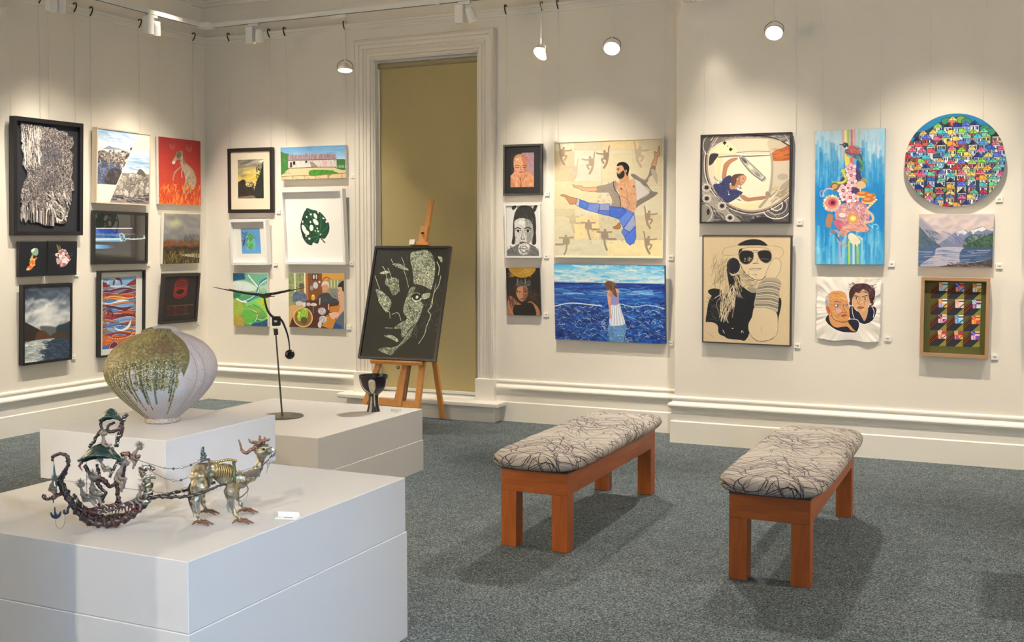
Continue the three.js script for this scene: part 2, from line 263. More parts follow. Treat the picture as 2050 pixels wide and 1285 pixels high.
// ---------------------------------------------------------------- lighting track, spotlights, hanging lamps
const TY = 3.515, TXL = -6.73, TZB = -7.9;
{
  const t = thing('lighting_track', 'white suspended lighting track turning the corner under the ceiling', 'track', [TXL, TY, TZB]);
  M('track_rail', box(-0.02, 10.2, -0.018, 0.018, -0.018, 0.018), whiteMetal, t);
  M('track_rail', box(-0.018, 0.018, -0.018, 0.018, 0.02, 9.5), whiteMetal, t);
  M('corner_joint', at(rbox(0.13, 0.046, 0.13, 0.01), 0.03, -0.001, 0.03), whiteMetal, t);
  M('conductor_slot', merge([box(0.1, 10.2, -0.0195, -0.0175, -0.006, 0.006), box(-0.006, 0.006, -0.0195, -0.0175, 0.1, 9.5)]), std(lin(0.03, 0.025, 0.02), 0.6), t);
  M('joiner_clip', at(rbox(0.03, 0.05, 0.046, 0.004), 2.42, 0, 0), whiteMetal, t);
  for (const [x, z] of [[1.485, 0], [4.6, 0], [7.8, 0], [0, 2.6], [0, 6]]) M('suspension_wire', rod([x, 0.018, z], [x, TOP - TY, z], 0.0022), wireMat, t);
}
function spotAt(parent, from, to, color, intensity, angle, penumbra, radius = 2) {   // positions in the parent's own frame
  const s = new THREE.SpotLight(color, intensity, 0, angle, penumbra, 2); s.position.set(...from); s.target.position.set(...to); s.castShadow = true; s.shadow.radius = radius; s.shadow.mapSize.set(1024, 1024); s.name = 'spot'; parent.add(s, s.target); return s;
}
const glowMat = std(0xffffff, 0.4, { emissive: new THREE.Color(1, 0.95, 0.86), emissiveIntensity: 9 });
const dimGlow = std(0xffffff, 0.4, { emissive: new THREE.Color(1, 0.93, 0.8), emissiveIntensity: 3 });
const Yv = new THREE.Vector3(0, 1, 0);
// track spotlight: adaptor, driver box, stem and a can turned to `aim` (world point)
function trackSpot(label, [x, y, z], along, aim, power, angle = 0.45, pen = 0.7, color = WARM) {
  const g = thing('track_spotlight', label, 'spotlight', [x, y, z], along === 'z' ? Math.PI / 2 : 0, 'track spotlights');
  M('adaptor', at(rbox(0.11, 0.025, 0.034, 0.005), 0.02, -0.012, 0), whiteMetal, g);
  M('driver_box', at(rbox(0.078, 0.15, 0.055, 0.006), -0.02, -0.10, 0), whiteMetal, g);
  M('stem', rod([0.03, -0.02, 0], [0.068, -0.075, 0], 0.009), whiteMetal, g);
  g.updateMatrixWorld(true);
  const piv = new THREE.Vector3(0.075, -0.10, 0), tgt = g.worldToLocal(new THREE.Vector3(...aim)), d = tgt.clone().sub(piv).normalize();
  const can = M('can', lathe([[0, 0.052], [0.026, 0.052], [0.03, 0.048], [0.032, 0.03], [0.0325, 0.026], [0.034, 0.025], [0.041, -0.062], [0.042, -0.066], [0.038, -0.067], [0.036, -0.055], [0, -0.05]].reverse(), 28), whiteMetal, g);
  can.position.copy(piv); can.quaternion.setFromUnitVectors(Yv.clone().negate(), d);
  const lens = M('lamp_lens', lathe([[0, -0.056], [0.035, -0.056]].reverse(), 24), dimGlow, can);
  lens.material.side = THREE.DoubleSide;
  const f = piv.clone().addScaledVector(d, 0.085);
  spotAt(g, f.toArray(), tgt.toArray(), color, power, angle, pen);
  return g;
}
trackSpot('white track spotlight nearest the left edge of the photo', [TXL, TY - 0.02, -6.17], 'z', [XL, 1.5, -6.55], TRACK);
trackSpot('white track spotlight above the rocks and red horse paintings', [TXL, TY - 0.02, -7.2], 'z', [XL, 1.4, -7.65], TRACK);
trackSpot('white track spotlight above the black framed sunset picture', [-6.2, TY - 0.02, TZB], 'x', [-6.5, 1.4, ZB], TRACK);
trackSpot('white track spotlight tilted right above the window architrave', [-4.09, TY - 0.02, TZB], 'x', [-3.5, 1.5, ZB], TRACK);
trackSpot('white track spotlight cut by the top edge above the jar painting', [-2.19, TY - 0.02, TZB], 'x', [-1.9, 1.2, ZR], TRACK * 0.4);
// hanging disc lamps on wires
function pendant(label, [x, y, z], aim, power, angle, pen = 0.5, glow = glowMat, drop = true) {
  const g = thing('hanging_lamp', label, 'lamp', [x, y, z], 0, 'disc lamps hanging from the track');
  const up = TY - y;
  M('adaptor', at(rbox(0.15, 0.026, 0.036, 0.006), -0.06, up - 0.035, 0), whiteMetal, g);
  M('hanging_cord', rod([0, 0.105, 0], [0, up - 0.04, 0], 0.0028), wireMat, g);
  M('cord_grip', rod([0, 0.07, 0], [0, 0.115, 0], 0.006), whiteMetal, g);
  const d = new THREE.Vector3(aim[0] - x, aim[1] - y, aim[2] - z).normalize();
  const hold = new THREE.Group(); hold.quaternion.setFromUnitVectors(Yv.clone().negate(), d); hold.updateMatrix();
  const shade = M('lamp_body', lathe([[0, 0.05], [0.018, 0.05], [0.022, 0.042], [0.035, 0.03], [0.055, 0.008], [0.064, -0.004], [0.064, -0.014], [0.061, -0.016], [0.059, -0.01], [0, -0.006]].reverse(), 40), std(lin(0.62, 0.5, 0.42), 0.35), g);
  shade.quaternion.copy(hold.quaternion);
  M('lamp_disc', lathe([[0, -0.02], [0.03, -0.0185], [0.059, -0.012]].reverse(), 40), glow, shade);
  const side = new THREE.Vector3(0, 1, 0).cross(d); if (side.lengthSq() < 1e-4) side.set(1, 0, 0); side.normalize().multiplyScalar(0.066);
  M('yoke', tube([side.toArray(), side.clone().multiplyScalar(0.95).add(new THREE.Vector3(0, 0.04, 0)).toArray(), [0, 0.078, 0], side.clone().multiplyScalar(-0.95).add(new THREE.Vector3(0, 0.04, 0)).toArray(), side.clone().negate().toArray()], 0.0035, 24, 6), std(lin(0.25, 0.2, 0.14), 0.4, { metalness: 0.5 }), g);
  spotAt(g, d.clone().multiplyScalar(0.03).toArray(), [aim[0] - x, aim[1] - y, aim[2] - z], WARMW, power, angle, pen, 4);
  return g;
}
pendant('disc lamp hanging left of the window and shining down', [-5.22, 3.03, TZB], [-5.0, 0.6, -7.5], PEND * 0.45, 0.6, 0.8);
pendant('disc lamp turned sideways right of the window architrave', [-3.395, 3.03, TZB], [-4.6, 0.5, -5.9], PEND, 0.55);
pendant('round glowing disc lamp above the leaping dancer quilt', [-2.806, 3.03, TZB], [-2.2, 0.3, -5.3], PEND, 0.6, 0.8);
pendant('brightest round disc lamp above the gap right of the jar painting', [-1.579, 3.048, TZB], [-1.3, 0.3, -5.2], PEND, 0.62, 0.8);
// spotlights of the second track, above and outside the frame, that wash the walls and the plinths
function washer(label, pos, aim, power, angle, pen, color = WARM, radius = 2) {
  const g = thing('ceiling_spotlight', label, 'spotlight', pos, 0, 'spotlights outside the frame');
  const d = new THREE.Vector3(aim[0] - pos[0], aim[1] - pos[1], aim[2] - pos[2]).normalize();
  const can = M('can', lathe([[0, 0.1], [0.03, 0.1], [0.034, 0.09], [0.045, -0.05], [0.041, -0.05], [0.038, -0.035], [0, -0.03]].reverse(), 20), whiteMetal, g); can.quaternion.setFromUnitVectors(Yv.clone().negate(), d);
  M('lamp_lens', lathe([[0, -0.036], [0.037, -0.036]].reverse(), 20), dimGlow, can);
  M('stem', rod([0, 0.06, 0], [0, TOP - pos[1], 0], 0.008), whiteMetal, g);
  spotAt(g, d.clone().multiplyScalar(0.06).toArray(), [aim[0] - pos[0], aim[1] - pos[1], aim[2] - pos[2]], color, power, angle, pen, radius);
}
const H2 = 4.05, OFF = 1.35, nth = ['first', 'second', 'third', 'fourth', 'fifth', 'sixth'];
[[-5.3, 1], [-6.4, 1], [-7.3, 0.85]].forEach(([z, k], i) => washer(`${nth[i]} ceiling spotlight outside the frame washing the left wall`, [XL + OFF, H2, z], [XL, 0.6, z - 0.25], WASH * k, 0.52, 1));
[[-6.5, 0.95], [-5.6, 0.95], [-3.2, 1.45]].forEach(([x, k], i) => washer(`${nth[i]} ceiling spotlight outside the frame washing the back wall`, [x, H2, ZB + OFF], [x - 0.1, 0.5, ZB], WASH * k, 0.475, 1));
[[-1.76, 1.2], [-0.42, 1.2], [0.95, 1.1]].forEach(([x, k], i) => washer(`${nth[i]} ceiling spotlight outside the frame washing the projecting wall`, [x, H2, ZR + OFF], [x - 0.05, 0.5, ZR], WASH * k, 0.475, 1));
[[[2.0, 3.4, -5.2], [4.3, 2.6, -5.2], 0.45, 'right'], [[-5.2, 3.4, -1.6], [XL, 2.6, -1.4], 1.8, 'left']].forEach(([p, a, k, w]) => washer(`ceiling spotlight outside the frame flooding the near ${w} wall`, p, a, FLOOD * k, 0.95, 1, AMBER));
washer('ceiling spotlight outside the frame lighting the front plinth from behind the photographer', [-0.73, 3.45, 1.0], [-2.5, 0.4, -2.6], ROOM * 0.8, 0.33, 0.5, WARM, 2);
washer('second ceiling spotlight outside the frame lighting the front plinth', [-1.97, 3.45, 1.0], [-2.5, 0.4, -2.6], ROOM * 0.35, 0.33, 0.5, WARM, 2);
washer('ceiling spotlight outside the frame lighting the boat sculpture from the right', [0.9, 3.4, -3.5], [-2.8, 0.65, -2.9], ROOM * 0.16, 0.26, 0.6, WARMW, 2);
washer('cool white ceiling spotlight outside the frame lighting the corner of the front plinth', [3.0, 2.7, 0.2], [-2.3, 0.45, -2.6], COOL, 0.22, 1, DAY, 8);
washer('ceiling spotlight outside the frame lighting the carpet and the benches', [2.4, 3.4, -5.4], [-0.6, 0, -5.4], ROOM * 0.6, 0.55, 0.9, WARMW, 3);

// ---------------------------------------------------------------- the pictures: what is painted on them
const A = {};
{ let g = A.rocks = new Paint(520, 540, [[108, 66], [562, 122], [556, 716], [106, 704]], 21);
  g.fill('#f4ecdb');
  const L = [108, 60, 468, 108, 275, 556, 104, 549], Rr = [408, 258, 562, 268, 560, 720, 216, 716];
  g.clip(L, () => { g.poly([100, 50, 480, 90, 460, 260, 100, 245], g.grad(200, 70, 220, 240, '#9cc2ea', '#cfe0f0', '#f2f2ee'), false);
    g.dabs(40, 110, 80, 440, 200, ['#ffffff', '#7fb2e6', '#e8f1f8'], 90, 7, 0.25, 0.15, 0.5);
    g.poly([100, 222, 420, 250, 400, 290, 100, 262], '#d9dfe2', false); g.poly([168, 240, 210, 220, 250, 232, 330, 250, 168, 246], '#8f9db2');
    g.poly([100, 280, 150, 256, 230, 280, 330, 270, 400, 285, 360, 330, 300, 400, 200, 360, 100, 340], '#8d837c'); g.poly([100, 340, 220, 370, 320, 400, 300, 470, 250, 560, 100, 556], '#56617f');
    g.dabs(150, 105, 262, 380, 395, ['#4b4443', '#bfb3a8', '#6d6460', '#d8cec3', '#3b3537'], 26, 8, 0.6, 1.2, 0.8, 1); g.dabs(60, 105, 380, 260, 540, ['#39405a', '#8f9bb8', '#6a7597', '#c9d2e2'], 40, 6, 0.7, 0.5, 0.7, 1);
    g.poly([175, 540, 190, 470, 240, 415, 310, 425, 330, 480, 290, 560], '#4a4247'); g.dabs(50, 190, 430, 310, 545, ['#2f292d', '#83787a', '#5d5357'], 24, 6, 1.2, 0.6, 0.8); g.poly([392, 252, 396, 232, 410, 232, 412, 255], '#5b5a5f'); }, false);
  g.clip(Rr, () => { g.poly([300, 250, 570, 262, 570, 460, 300, 450], g.grad(450, 260, 450, 450, '#e4ecf3', '#a9cbea', '#eef1ef'), false); g.dabs(30, 380, 290, 560, 430, ['#ffffff', '#7eb3e6', '#cfe2f2'], 80, 8, 0.1, 0.12, 0.55);
    g.poly([300, 450, 570, 462, 570, 720, 200, 720], '#9a9089', false); g.poly([470, 420, 500, 425, 528, 470, 450, 480], '#6b635f');
    for (let i = 0; i < 60; i++) { const x = 270 + 290 * g.R(), y = 480 + 200 * g.R(), r = 14 + 22 * g.R(); g.ell(x, y, r, r * 0.75, ['#b9aea4', '#d9d0c5', '#8b817a', '#c7bcb0'][i % 4], g.R() * 3, 'rgba(60,52,48,0.7)', 2.5); g.arc(x, y, r * 0.6, r * 0.5, 3.4, 4.9, '#efe8de', 4); } g.dabs(160, 250, 470, 560, 690, ['#4a433f', '#857b74', '#e2dbd0', '#6a615b'], 16, 4, 0.7, 1.5, 0.6, 1);
    g.dabs(60, 220, 640, 560, 718, ['#4d4a56', '#77737f', '#35323b', '#b6b0b3'], 60, 6, 0.12, 0.2, 0.8); }, false);
}
{ let g = A.horse = new Paint(420, 470, [[630, 142], [990, 183], [996, 733], [633, 720]], 22);
  g.fill('#a93236', '#bd3b34', '#c8452f', '#db5f2d'); g.dabs(260, 620, 150, 1000, 720, ['#b23a3c', '#98292f', '#cf4d38', '#c2413a'], 34, 7, 0.8, 1.5, 0.35, 1);
  for (const [x, y] of [[750, 220], [895, 240]]) { g.alpha(0.35, () => g.poly([x - 25, y + 20, x - 20, y - 20, x + 5, y, x + 22, y - 22, x + 20, y + 25, x, y + 35], '#c98a74')); }
  const HB = [820, 262, 838, 272, 850, 320, 856, 360, 885, 382, 918, 410, 944, 455, 957, 505, 955, 545, 940, 580, 925, 600, 908, 640, 898, 625, 905, 585, 915, 552, 895, 560, 880, 578, 862, 598, 850, 640, 832, 640, 845, 596, 842, 575, 858, 535, 862, 500, 850, 455, 838, 425, 826, 400, 818, 370, 815, 345, 798, 335, 780, 352, 770, 376, 752, 378, 746, 362, 760, 335, 776, 310, 786, 280, 798, 266, 812, 268];
  g.poly(HB, '#b8a48a', false); g.line([832, 395, 800, 420, 775, 445, 762, 475, 756, 515], '#b09a80', 11); g.line([838, 415, 830, 450, 833, 488], '#cbb99c', 10); g.clip(HB, () => { g.dabs(150, 745, 260, 960, 640, ['#d8c7ad', '#8e7a68', '#c9b59a', '#a08c77', '#7d6858'], 26, 6, 1.1, 0.6, 0.6, 1); g.line([838, 270, 846, 330, 850, 380], '#6d5648', 9); }, false);
  g.poly([790, 280, 812, 268, 828, 285, 822, 320, 800, 332, 785, 315], '#7d6658'); g.ell(800, 300, 5, 4, '#2d1f1c'); g.poly([814, 270, 820, 250, 830, 266], '#8a7464', false); g.poly([750, 356, 770, 350, 772, 372, 752, 378], '#e6dccb'); g.line([905, 585, 890, 560, 880, 520], '#7a6656', 5); g.line([862, 500, 880, 470, 900, 440], '#e2d4ba', 6);
  g.dabs(150, 635, 560, 995, 725, ['#f0802c', '#e8622a', '#f6a04a', '#c8391f'], 46, 9, -1.4, 0.5, 0.7, 1); for (const x of [690, 760, 830, 915]) g.line([x - 18, 690, x - 6, 630, x + 4, 600, x + 14, 660, x + 22, 700], '#b3321d', 5); }
{ let g = A.glitch = new Paint(480, 380, [[95, 795], [525, 812], [520, 1212], [95, 1210]], 23);
  g.fill('#141417'); g.poly([95, 935, 300, 935, 300, 968, 95, 968], g.grad(95, 950, 300, 950, '#2b6be0', '#1a2f9a'), false); g.poly([300, 935, 412, 938, 412, 965, 300, 965], '#4a3550', false);
  for (let x = 97; x < 415; x += 11) g.ell(x, 926, 6, 5, '#f4fbff'); g.line([95, 974, 430, 976], '#d9c6e0', 4); g.line([95, 982, 300, 983], '#2c7fe0', 6);
  g.poly([95, 988, 310, 985, 320, 1040, 95, 1042], g.grad(95, 985, 95, 1042, '#3aa6ea', '#0e3f80', '#7fd4fa', '#ffffff', '#55b8f0'), false); g.line([95, 1018, 320, 1016, 430, 1022, 520, 1014], '#cfeeff', 9); g.line([95, 1036, 330, 1032], '#3f9fe0', 6);
  g.dabs(60, 300, 970, 350, 1042, ['#ffffff', '#8fd8ff', '#0d2c50'], 16, 5, 1, 1.5, 0.9); for (const [x, y, r] of [[380, 1018, 9], [425, 1020, 10], [455, 1016, 8], [490, 1018, 9], [512, 1005, 11], [512, 990, 6]]) g.ell(x, y, r, r * 0.6, '#f6fcff');
  g.poly([95, 1068, 240, 1075, 310, 1088, 230, 1100, 95, 1100], g.grad(95, 1080, 310, 1080, '#8fd8ff', '#2f8ee0', 'rgba(20,30,60,0)')); }
{ let g = A.moor = new Paint(420, 400, [[683, 802], [988, 806], [986, 1230], [662, 1233]], 24);
  g.fill([0, '#9c998c'], [0.3, '#8d8c8f'], [0.52, '#77777c'], [0.62, '#6a5a4c'], [0.75, '#453528'], [1, '#3c3422']); g.glow(775, 835, 110, 'rgba(238,228,160,0.95)'); g.soft(10, () => g.dabs(70, 670, 820, 990, 1010, ['#a9a6a4', '#6c6c74', '#b9b3a2', '#7d7c80'], 90, 16, 0.2, 0.5, 0.5, 1));
  g.soft(4, () => { g.dabs(120, 665, 1030, 990, 1085, ['#8a4a26', '#a35d31', '#6b3a22', '#75533c'], 30, 11, 0.5, 1.5, 0.7); g.dabs(50, 850, 985, 970, 1050, ['#5f5a58', '#4d4540'], 24, 8, 1.4, 0.6, 0.5); g.dabs(80, 665, 1085, 990, 1140, ['#2e241c', '#4a3726', '#392d20'], 50, 10, 0, 0.4, 0.8); });
  g.poly([830, 1150, 985, 1145, 985, 1180, 860, 1165], '#b9b0a2'); g.dabs(190, 665, 1120, 990, 1232, ['#8c7d36', '#5d5426', '#b3a24e', '#2f2a18', '#75692e'], 34, 4, -1.45, 0.35, 0.75); }
{ let g = A.waka = new Paint(400, 800, [[218, 213], [617, 208], [608, 1030], [212, 1050]], 25);
  g.fill('#8fb6e0'); const cols = ['#7aa6dc', '#3d6fb6', '#dfe7f2', '#6a2440', '#e0933e', '#c0602c', '#a9c9ea', '#8a3550', '#4f86c6', '#f0b45a', '#7a7f96', '#b14a36'];
  for (let i = 0; i < 46; i++) { const y = 300 + i * 16.5, a = 10 + 12 * g.R(), f = 0.012 + 0.012 * g.R(), p0 = g.R() * 6, pts = []; for (let x = 200; x <= 630; x += 20) pts.push(x, y + a * Math.sin(x * f + p0)); pts.push(640, y + 90, 190, y + 90); g.poly(pts, cols[(i * 5 + Math.floor(g.R() * 3)) % 12]); g.line(pts.slice(0, -4), ['#fbf7ee', '#2b2440', '#5b2438'][i % 3], 3.5);
    if (i % 2) for (let x = 215; x < 620; x += 13) g.ell(x, y + 8 + a * Math.sin(x * f + p0), 3, 4, ['#2a2344', '#f7efd9', '#7a2a3a'][i % 3]); }
  g.poly([212, 205, 620, 200, 620, 300, 500, 315, 212, 310], '#86b4e4', false); g.poly([212, 260, 300, 300, 290, 320, 212, 315], '#7a2a38'); g.poly([617, 235, 500, 310, 560, 318, 617, 300], '#8a3a30'); g.arc(395, 295, 48, 62, 3.14, 6.28, '#6e2138', 20); g.arc(335, 300, 58, 66, 3.3, 5.8, '#f6f1e4', 16); for (let k = 0; k < 9; k++) g.ell(335 + 58 * Math.cos(3.3 + k * 0.3), 300 + 66 * Math.sin(3.3 + k * 0.3), 4, 5, '#3a2a40');
  g.dabs(60, 212, 400, 260, 980, ['#9a6a44', '#b5824e', '#7c5a48'], 40, 9, 1.4, 0.3, 0.7, 1); g.dabs(30, 560, 400, 615, 700, ['#9a6a44', '#b5824e', '#5a2a3a'], 40, 9, 1.4, 0.3, 0.7, 1); g.dabs(26, 270, 560, 345, 660, ['#5a1a38', '#7a2a4a', '#40142c'], 22, 9, 1, 1.4, 0.95);
  g.poly([352, 796, 405, 822, 450, 825, 505, 795, 538, 750, 556, 712, 552, 765, 530, 810, 470, 845, 400, 842], '#f6f2e6'); for (let k = 0; k < 7; k++) g.ell(420 + k * 16, 800 - k * 7, 5, 7, '#2f2a38'); g.poly([212, 900, 610, 900, 610, 1050, 212, 1050], g.grad(212, 900, 212, 1050, 'rgba(224,120,50,0.9)', 'rgba(208,84,48,0.9)'), false); g.dabs(60, 212, 890, 610, 1040, ['#f0a850', '#b9422c', '#e88440'], 60, 6, 0, 0.2, 0.7, 1);
  g.arc(420, 860, 150, 60, 0.1, 3.0, '#8a3048', 10); for (let k = 0; k < 14; k++) g.ell(420 + 150 * Math.cos(0.15 + k * 0.2), 872 + 62 * Math.sin(0.15 + k * 0.2), 5, 6, '#f4e9d6'); g.poly([295, 1030, 300, 985, 350, 958, 400, 985, 412, 1030], '#6a2750'); g.arc(352, 1030, 55, 62, 3.2, 6.2, '#f2e6d4', 9); for (let k = 0; k < 8; k++) g.ell(352 + 55 * Math.cos(3.3 + k * 0.4), 1030 + 62 * Math.sin(3.3 + k * 0.4), 5, 6, '#7a1f30'); g.poly([212, 1012, 295, 1005, 290, 1050, 212, 1050], '#3f6fb4', false); }
{ let g = A.ring = new Paint(420, 420, [[945, 190], [1330, 178], [1290, 700], [905, 728]], 26);
  g.fill('#2a2025'); g.dabs(80, 900, 180, 1330, 720, ['#2f242b', '#241b20', '#33272c'], 60, 12, 1.5, 0.3, 0.5);
  for (let k = 0; k < 12; k++) g.ell(1136 - k * 1.2, 270 + k * 11, 86 + k * 0.6, 50, null, -0.12, ['#8e1f22', '#6d171b', '#a52a2a'][k % 3], 5); g.ell(1122, 372, 62, 34, '#21181b', -0.1, '#a82a28', 10); g.ell(1124, 378, 90, 50, null, -0.1, '#8a1d20', 9);
  g.line([965, 548, 1272, 528], '#7d5224', 6); g.line([965, 560, 1272, 536], '#5d3d1c', 4); g.line([960, 664, 1230, 640], '#6d4820', 6); for (const x of [1045, 1062, 1170, 1190]) g.line([x, 548, x + 8, 650], '#6a4522', 5); g.line([1062, 590, 1170, 583], '#5a3318', 4); g.alpha(0.5, () => { g.poly([960, 560, 1040, 556, 1040, 650, 965, 660], '#4a1720'); g.poly([1075, 556, 1165, 550, 1168, 640, 1075, 648], '#4a1a1c'); }); g.line([965, 560, 1010, 600, 970, 660], '#5a3a1c', 3, false); }
{ const mk = (k, quad, seed, fn) => { const g = A[k] = new Paint(300, 320, quad, seed); g.fill('#121722'); fn(g); };
  mk('flow1', [[180, 62], [428, 60], [425, 380], [172, 390]], 27, g => { g.dabs(30, 260, 180, 370, 320, ['#5b5a66', '#8a8690'], 50, 1.2, 0.6, 1.5, 0.5, 1); g.poly([285, 145, 310, 122, 345, 125, 352, 165, 335, 190, 300, 180], '#8fae9a'); g.poly([288, 140, 315, 122, 318, 140, 296, 158], '#f2efe0'); for (let i = 0; i < 46; i++) { const t = g.R(), x = 318 - 42 * t + (g.R() - 0.5) * 46, y = 190 + 125 * t; g.ell(x, y, 8 + 8 * g.R(), 6 + 6 * g.R(), ['#f08a3a', '#f5b878', '#d9622a', '#f8d9ac', '#c9c06a', '#e87038'][Math.floor(g.R() * 6)], g.R() * 3); } g.ell(272, 308, 24, 14, '#f4712c'); g.ell(262, 316, 10, 6, '#fbe0c0'); });
  mk('flow2', [[445, 60], [715, 58], [700, 368], [443, 378]], 28, g => { g.poly([518, 88, 530, 100, 548, 140, 530, 138], '#7d7a4a'); g.poly([542, 90, 556, 110, 560, 142, 546, 135], '#5d6640'); for (const l of [[480, 190, 520, 185], [620, 180, 675, 165], [640, 200, 670, 190]]) g.line(l, '#8a8a90', 2); for (let i = 0; i < 70; i++) { const a = g.R() * 6.3, r = Math.sqrt(g.R()); g.ell(572 + 56 * r * Math.cos(a), 215 + 72 * r * Math.sin(a), 12 + 8 * g.R(), 9 + 7 * g.R(), ['#e9c9cf', '#d79aa6', '#f5e8e4', '#b8707c', '#f0d6d2', '#c7b2ae'][Math.floor(g.R() * 6)], g.R() * 3); } g.line([600, 285, 650, 225], '#dcd6c8', 6); g.line([612, 280, 640, 240], '#8a3a48', 3); g.ell(535, 190, 8, 10, '#7a2f40'); }); }
{ let g = A.lake = new Paint(420, 560, [[237, 485], [645, 460], [640, 1135], [230, 1180]], 29);
  g.fill([0, '#333f50'], [0.2, '#4b5869'], [0.4, '#a3aab2'], [0.52, '#b9bfc4'], [0.62, '#6d7880'], [1, '#2f3f52']); g.soft(9, () => { g.dabs(80, 230, 480, 650, 620, ['#2c3748', '#56657a', '#3c495c', '#7a8796'], 120, 16, 0.2, 0.5, 0.6, 1); g.dabs(90, 230, 600, 650, 840, ['#e8eaea', '#8e98a4', '#c9ced3', '#5f6c7c', '#f4f4f0'], 130, 14, -0.3, 0.7, 0.6, 1); }); g.glow(430, 750, 150, 'rgba(240,240,236,0.85)'); for (let k = 0; k < 14; k++) g.alpha(0.06, () => g.line([430, 640, 260 + k * 26, 890], '#ffffff', 14));
  g.poly([225, 795, 290, 830, 380, 880, 425, 915, 430, 970, 225, 1000], '#2f2725', false); g.soft(4, () => { g.poly([370, 850, 420, 838, 500, 850, 560, 880, 500, 940, 420, 930], '#5f666a'); g.poly([520, 850, 600, 815, 650, 805, 650, 960, 540, 940], '#2d3a46'); g.poly([340, 905, 400, 880, 450, 920, 480, 960, 340, 975], '#5c3c26'); g.poly([480, 915, 560, 900, 640, 930, 640, 965, 480, 965], '#49382c'); });
  g.poly([225, 1000, 480, 958, 650, 945, 650, 1190, 225, 1195], '#32445a', false); g.poly([225, 1005, 482, 955, 480, 970, 420, 1000, 400, 1050, 360, 1090, 430, 1110, 380, 1150, 300, 1185, 225, 1195], '#b5c0bd'); g.dabs(110, 228, 985, 420, 1185, ['#dfe6e2', '#8fa0a4', '#6d8088', '#eef1ee'], 46, 6, -0.15, 0.3, 0.7); g.dabs(110, 400, 980, 645, 1170, ['#26364a', '#44597a', '#1f2c3e', '#4f6478'], 50, 7, 0.5, 0.4, 0.7, 1); }
{ let g = A.sunset = new Paint(300, 460, [[165, 192], [403, 187], [410, 555], [170, 557]], 30);
  g.fill([0, '#7f7b76'], [0.25, '#a39a80'], [0.45, '#c9b05c'], [0.6, '#e0cf86'], [0.75, '#d9d2b4'], [1, '#6a6050']); g.soft(8, () => { g.dabs(50, 165, 195, 400, 330, ['#57534f', '#9a948a', '#c9c0a4', '#6d6760'], 110, 16, -0.15, 0.2, 0.6); g.dabs(40, 230, 260, 400, 400, ['#e6c746', '#f2dd84', '#c4a136', '#8b8270'], 100, 14, -0.25, 0.2, 0.6); g.glow(360, 320, 70, 'rgba(250,228,120,0.9)'); }); g.ell(385, 205, 22, 8, '#f6f0e0', -0.3);
  g.poly([165, 420, 195, 385, 220, 375, 240, 395, 240, 430, 262, 445, 290, 445, 318, 470, 325, 557, 165, 560], '#2f2a24'); g.poly([405, 200, 396, 215, 388, 260, 372, 320, 350, 370, 335, 420, 322, 470, 328, 520, 320, 557, 415, 560, 415, 190], '#242a26'); g.dabs(110, 168, 400, 322, 555, ['#3a342c', '#221e1a', '#4c4438'], 18, 6, 1, 1.5, 0.7); g.dabs(120, 335, 240, 410, 555, ['#1c211f', '#30382f', '#27302c'], 18, 6, 1.2, 0.7, 0.7); g.poly([170, 545, 300, 528, 330, 545, 330, 560, 170, 560], '#7d6d60'); }
{ let g = A.barn = new Paint(620, 300, [[577, 75], [1193, 47], [1197, 370], [587, 382]], 31);
  g.fill([0, '#6ba3d6'], [0.3, '#93c0e2'], [0.48, '#c7dfea'], [0.5, '#d8c49a'], [1, '#d9c39a']); g.dabs(60, 577, 55, 1195, 130, ['#5f9ad2', '#8fc0e4', '#7cb0dc'], 90, 8, -0.04, 0.1, 0.4);
  g.poly([570, 132, 620, 130, 665, 150, 660, 260, 640, 290, 580, 345, 570, 340], '#3f7d3c'); g.poly([1095, 195, 1150, 185, 1197, 195, 1200, 285, 1100, 268], '#3c7440'); g.dabs(60, 577, 140, 660, 320, ['#2f6a30', '#5a9648', '#4a8a44'], 20, 5, 0.8, 1, 0.6);
  g.poly([650, 195, 1110, 185, 1112, 262, 975, 262, 940, 268, 870, 262, 790, 268, 730, 275, 650, 270], '#d9d0c8', false); g.dabs(90, 655, 200, 1108, 262, ['#b9aca4', '#efe8e0', '#c4b8b2', '#a29690'], 26, 3, 1.57, 0.06, 0.7); g.poly([650, 145, 1100, 135, 1112, 186, 648, 198], '#a48a96', false); g.dabs(120, 652, 142, 1105, 192, ['#8d6f7e', '#bfa8b2', '#7a6a78', '#cdbcc2', '#9a7a6c'], 34, 4, 1.5, 0.08, 0.7); g.line([648, 198, 1112, 186], '#4c3a40', 5);
  g.poly([695, 208, 718, 206, 718, 238, 697, 240], '#2a2022', false); g.poly([812, 200, 830, 199, 830, 220, 812, 221], '#2e2426', false); g.poly([668, 215, 686, 214, 690, 262, 668, 264], '#3a3030', false); g.poly([975, 202, 1015, 200, 1015, 246, 977, 248], '#e2a9c0', false); g.poly([852, 210, 880, 208, 940, 264, 872, 266], '#9b9088', false); g.line([650, 270, 790, 268, 870, 264, 975, 262, 1112, 262], '#3a3028', 5);
  g.poly([850, 300, 900, 288, 1010, 288, 1080, 300, 1125, 322, 1010, 330, 890, 346, 850, 335], '#3c8a2c'); g.dabs(60, 855, 290, 1090, 340, ['#2f7a22', '#5aa03c'], 20, 5, 0, 1, 0.6); g.line([588, 352, 690, 345, 800, 340, 910, 342, 1030, 330, 1200, 320], '#8f6c44', 6, false); g.line([592, 380, 1200, 368], '#7d5c38', 4); for (const x of [690, 800, 910, 1025, 1035, 1162]) g.line([x, 342 - (x - 690) * 0.04, x + 4, 378], '#93724a', 6); for (const x of [590, 700, 812, 930]) g.line([x, 352, x + 50, 378], '#93724a', 4); for (let x = 1110; x < 1195; x += 14) g.line([x, 245, x, 266], '#dfe0d0', 4); }
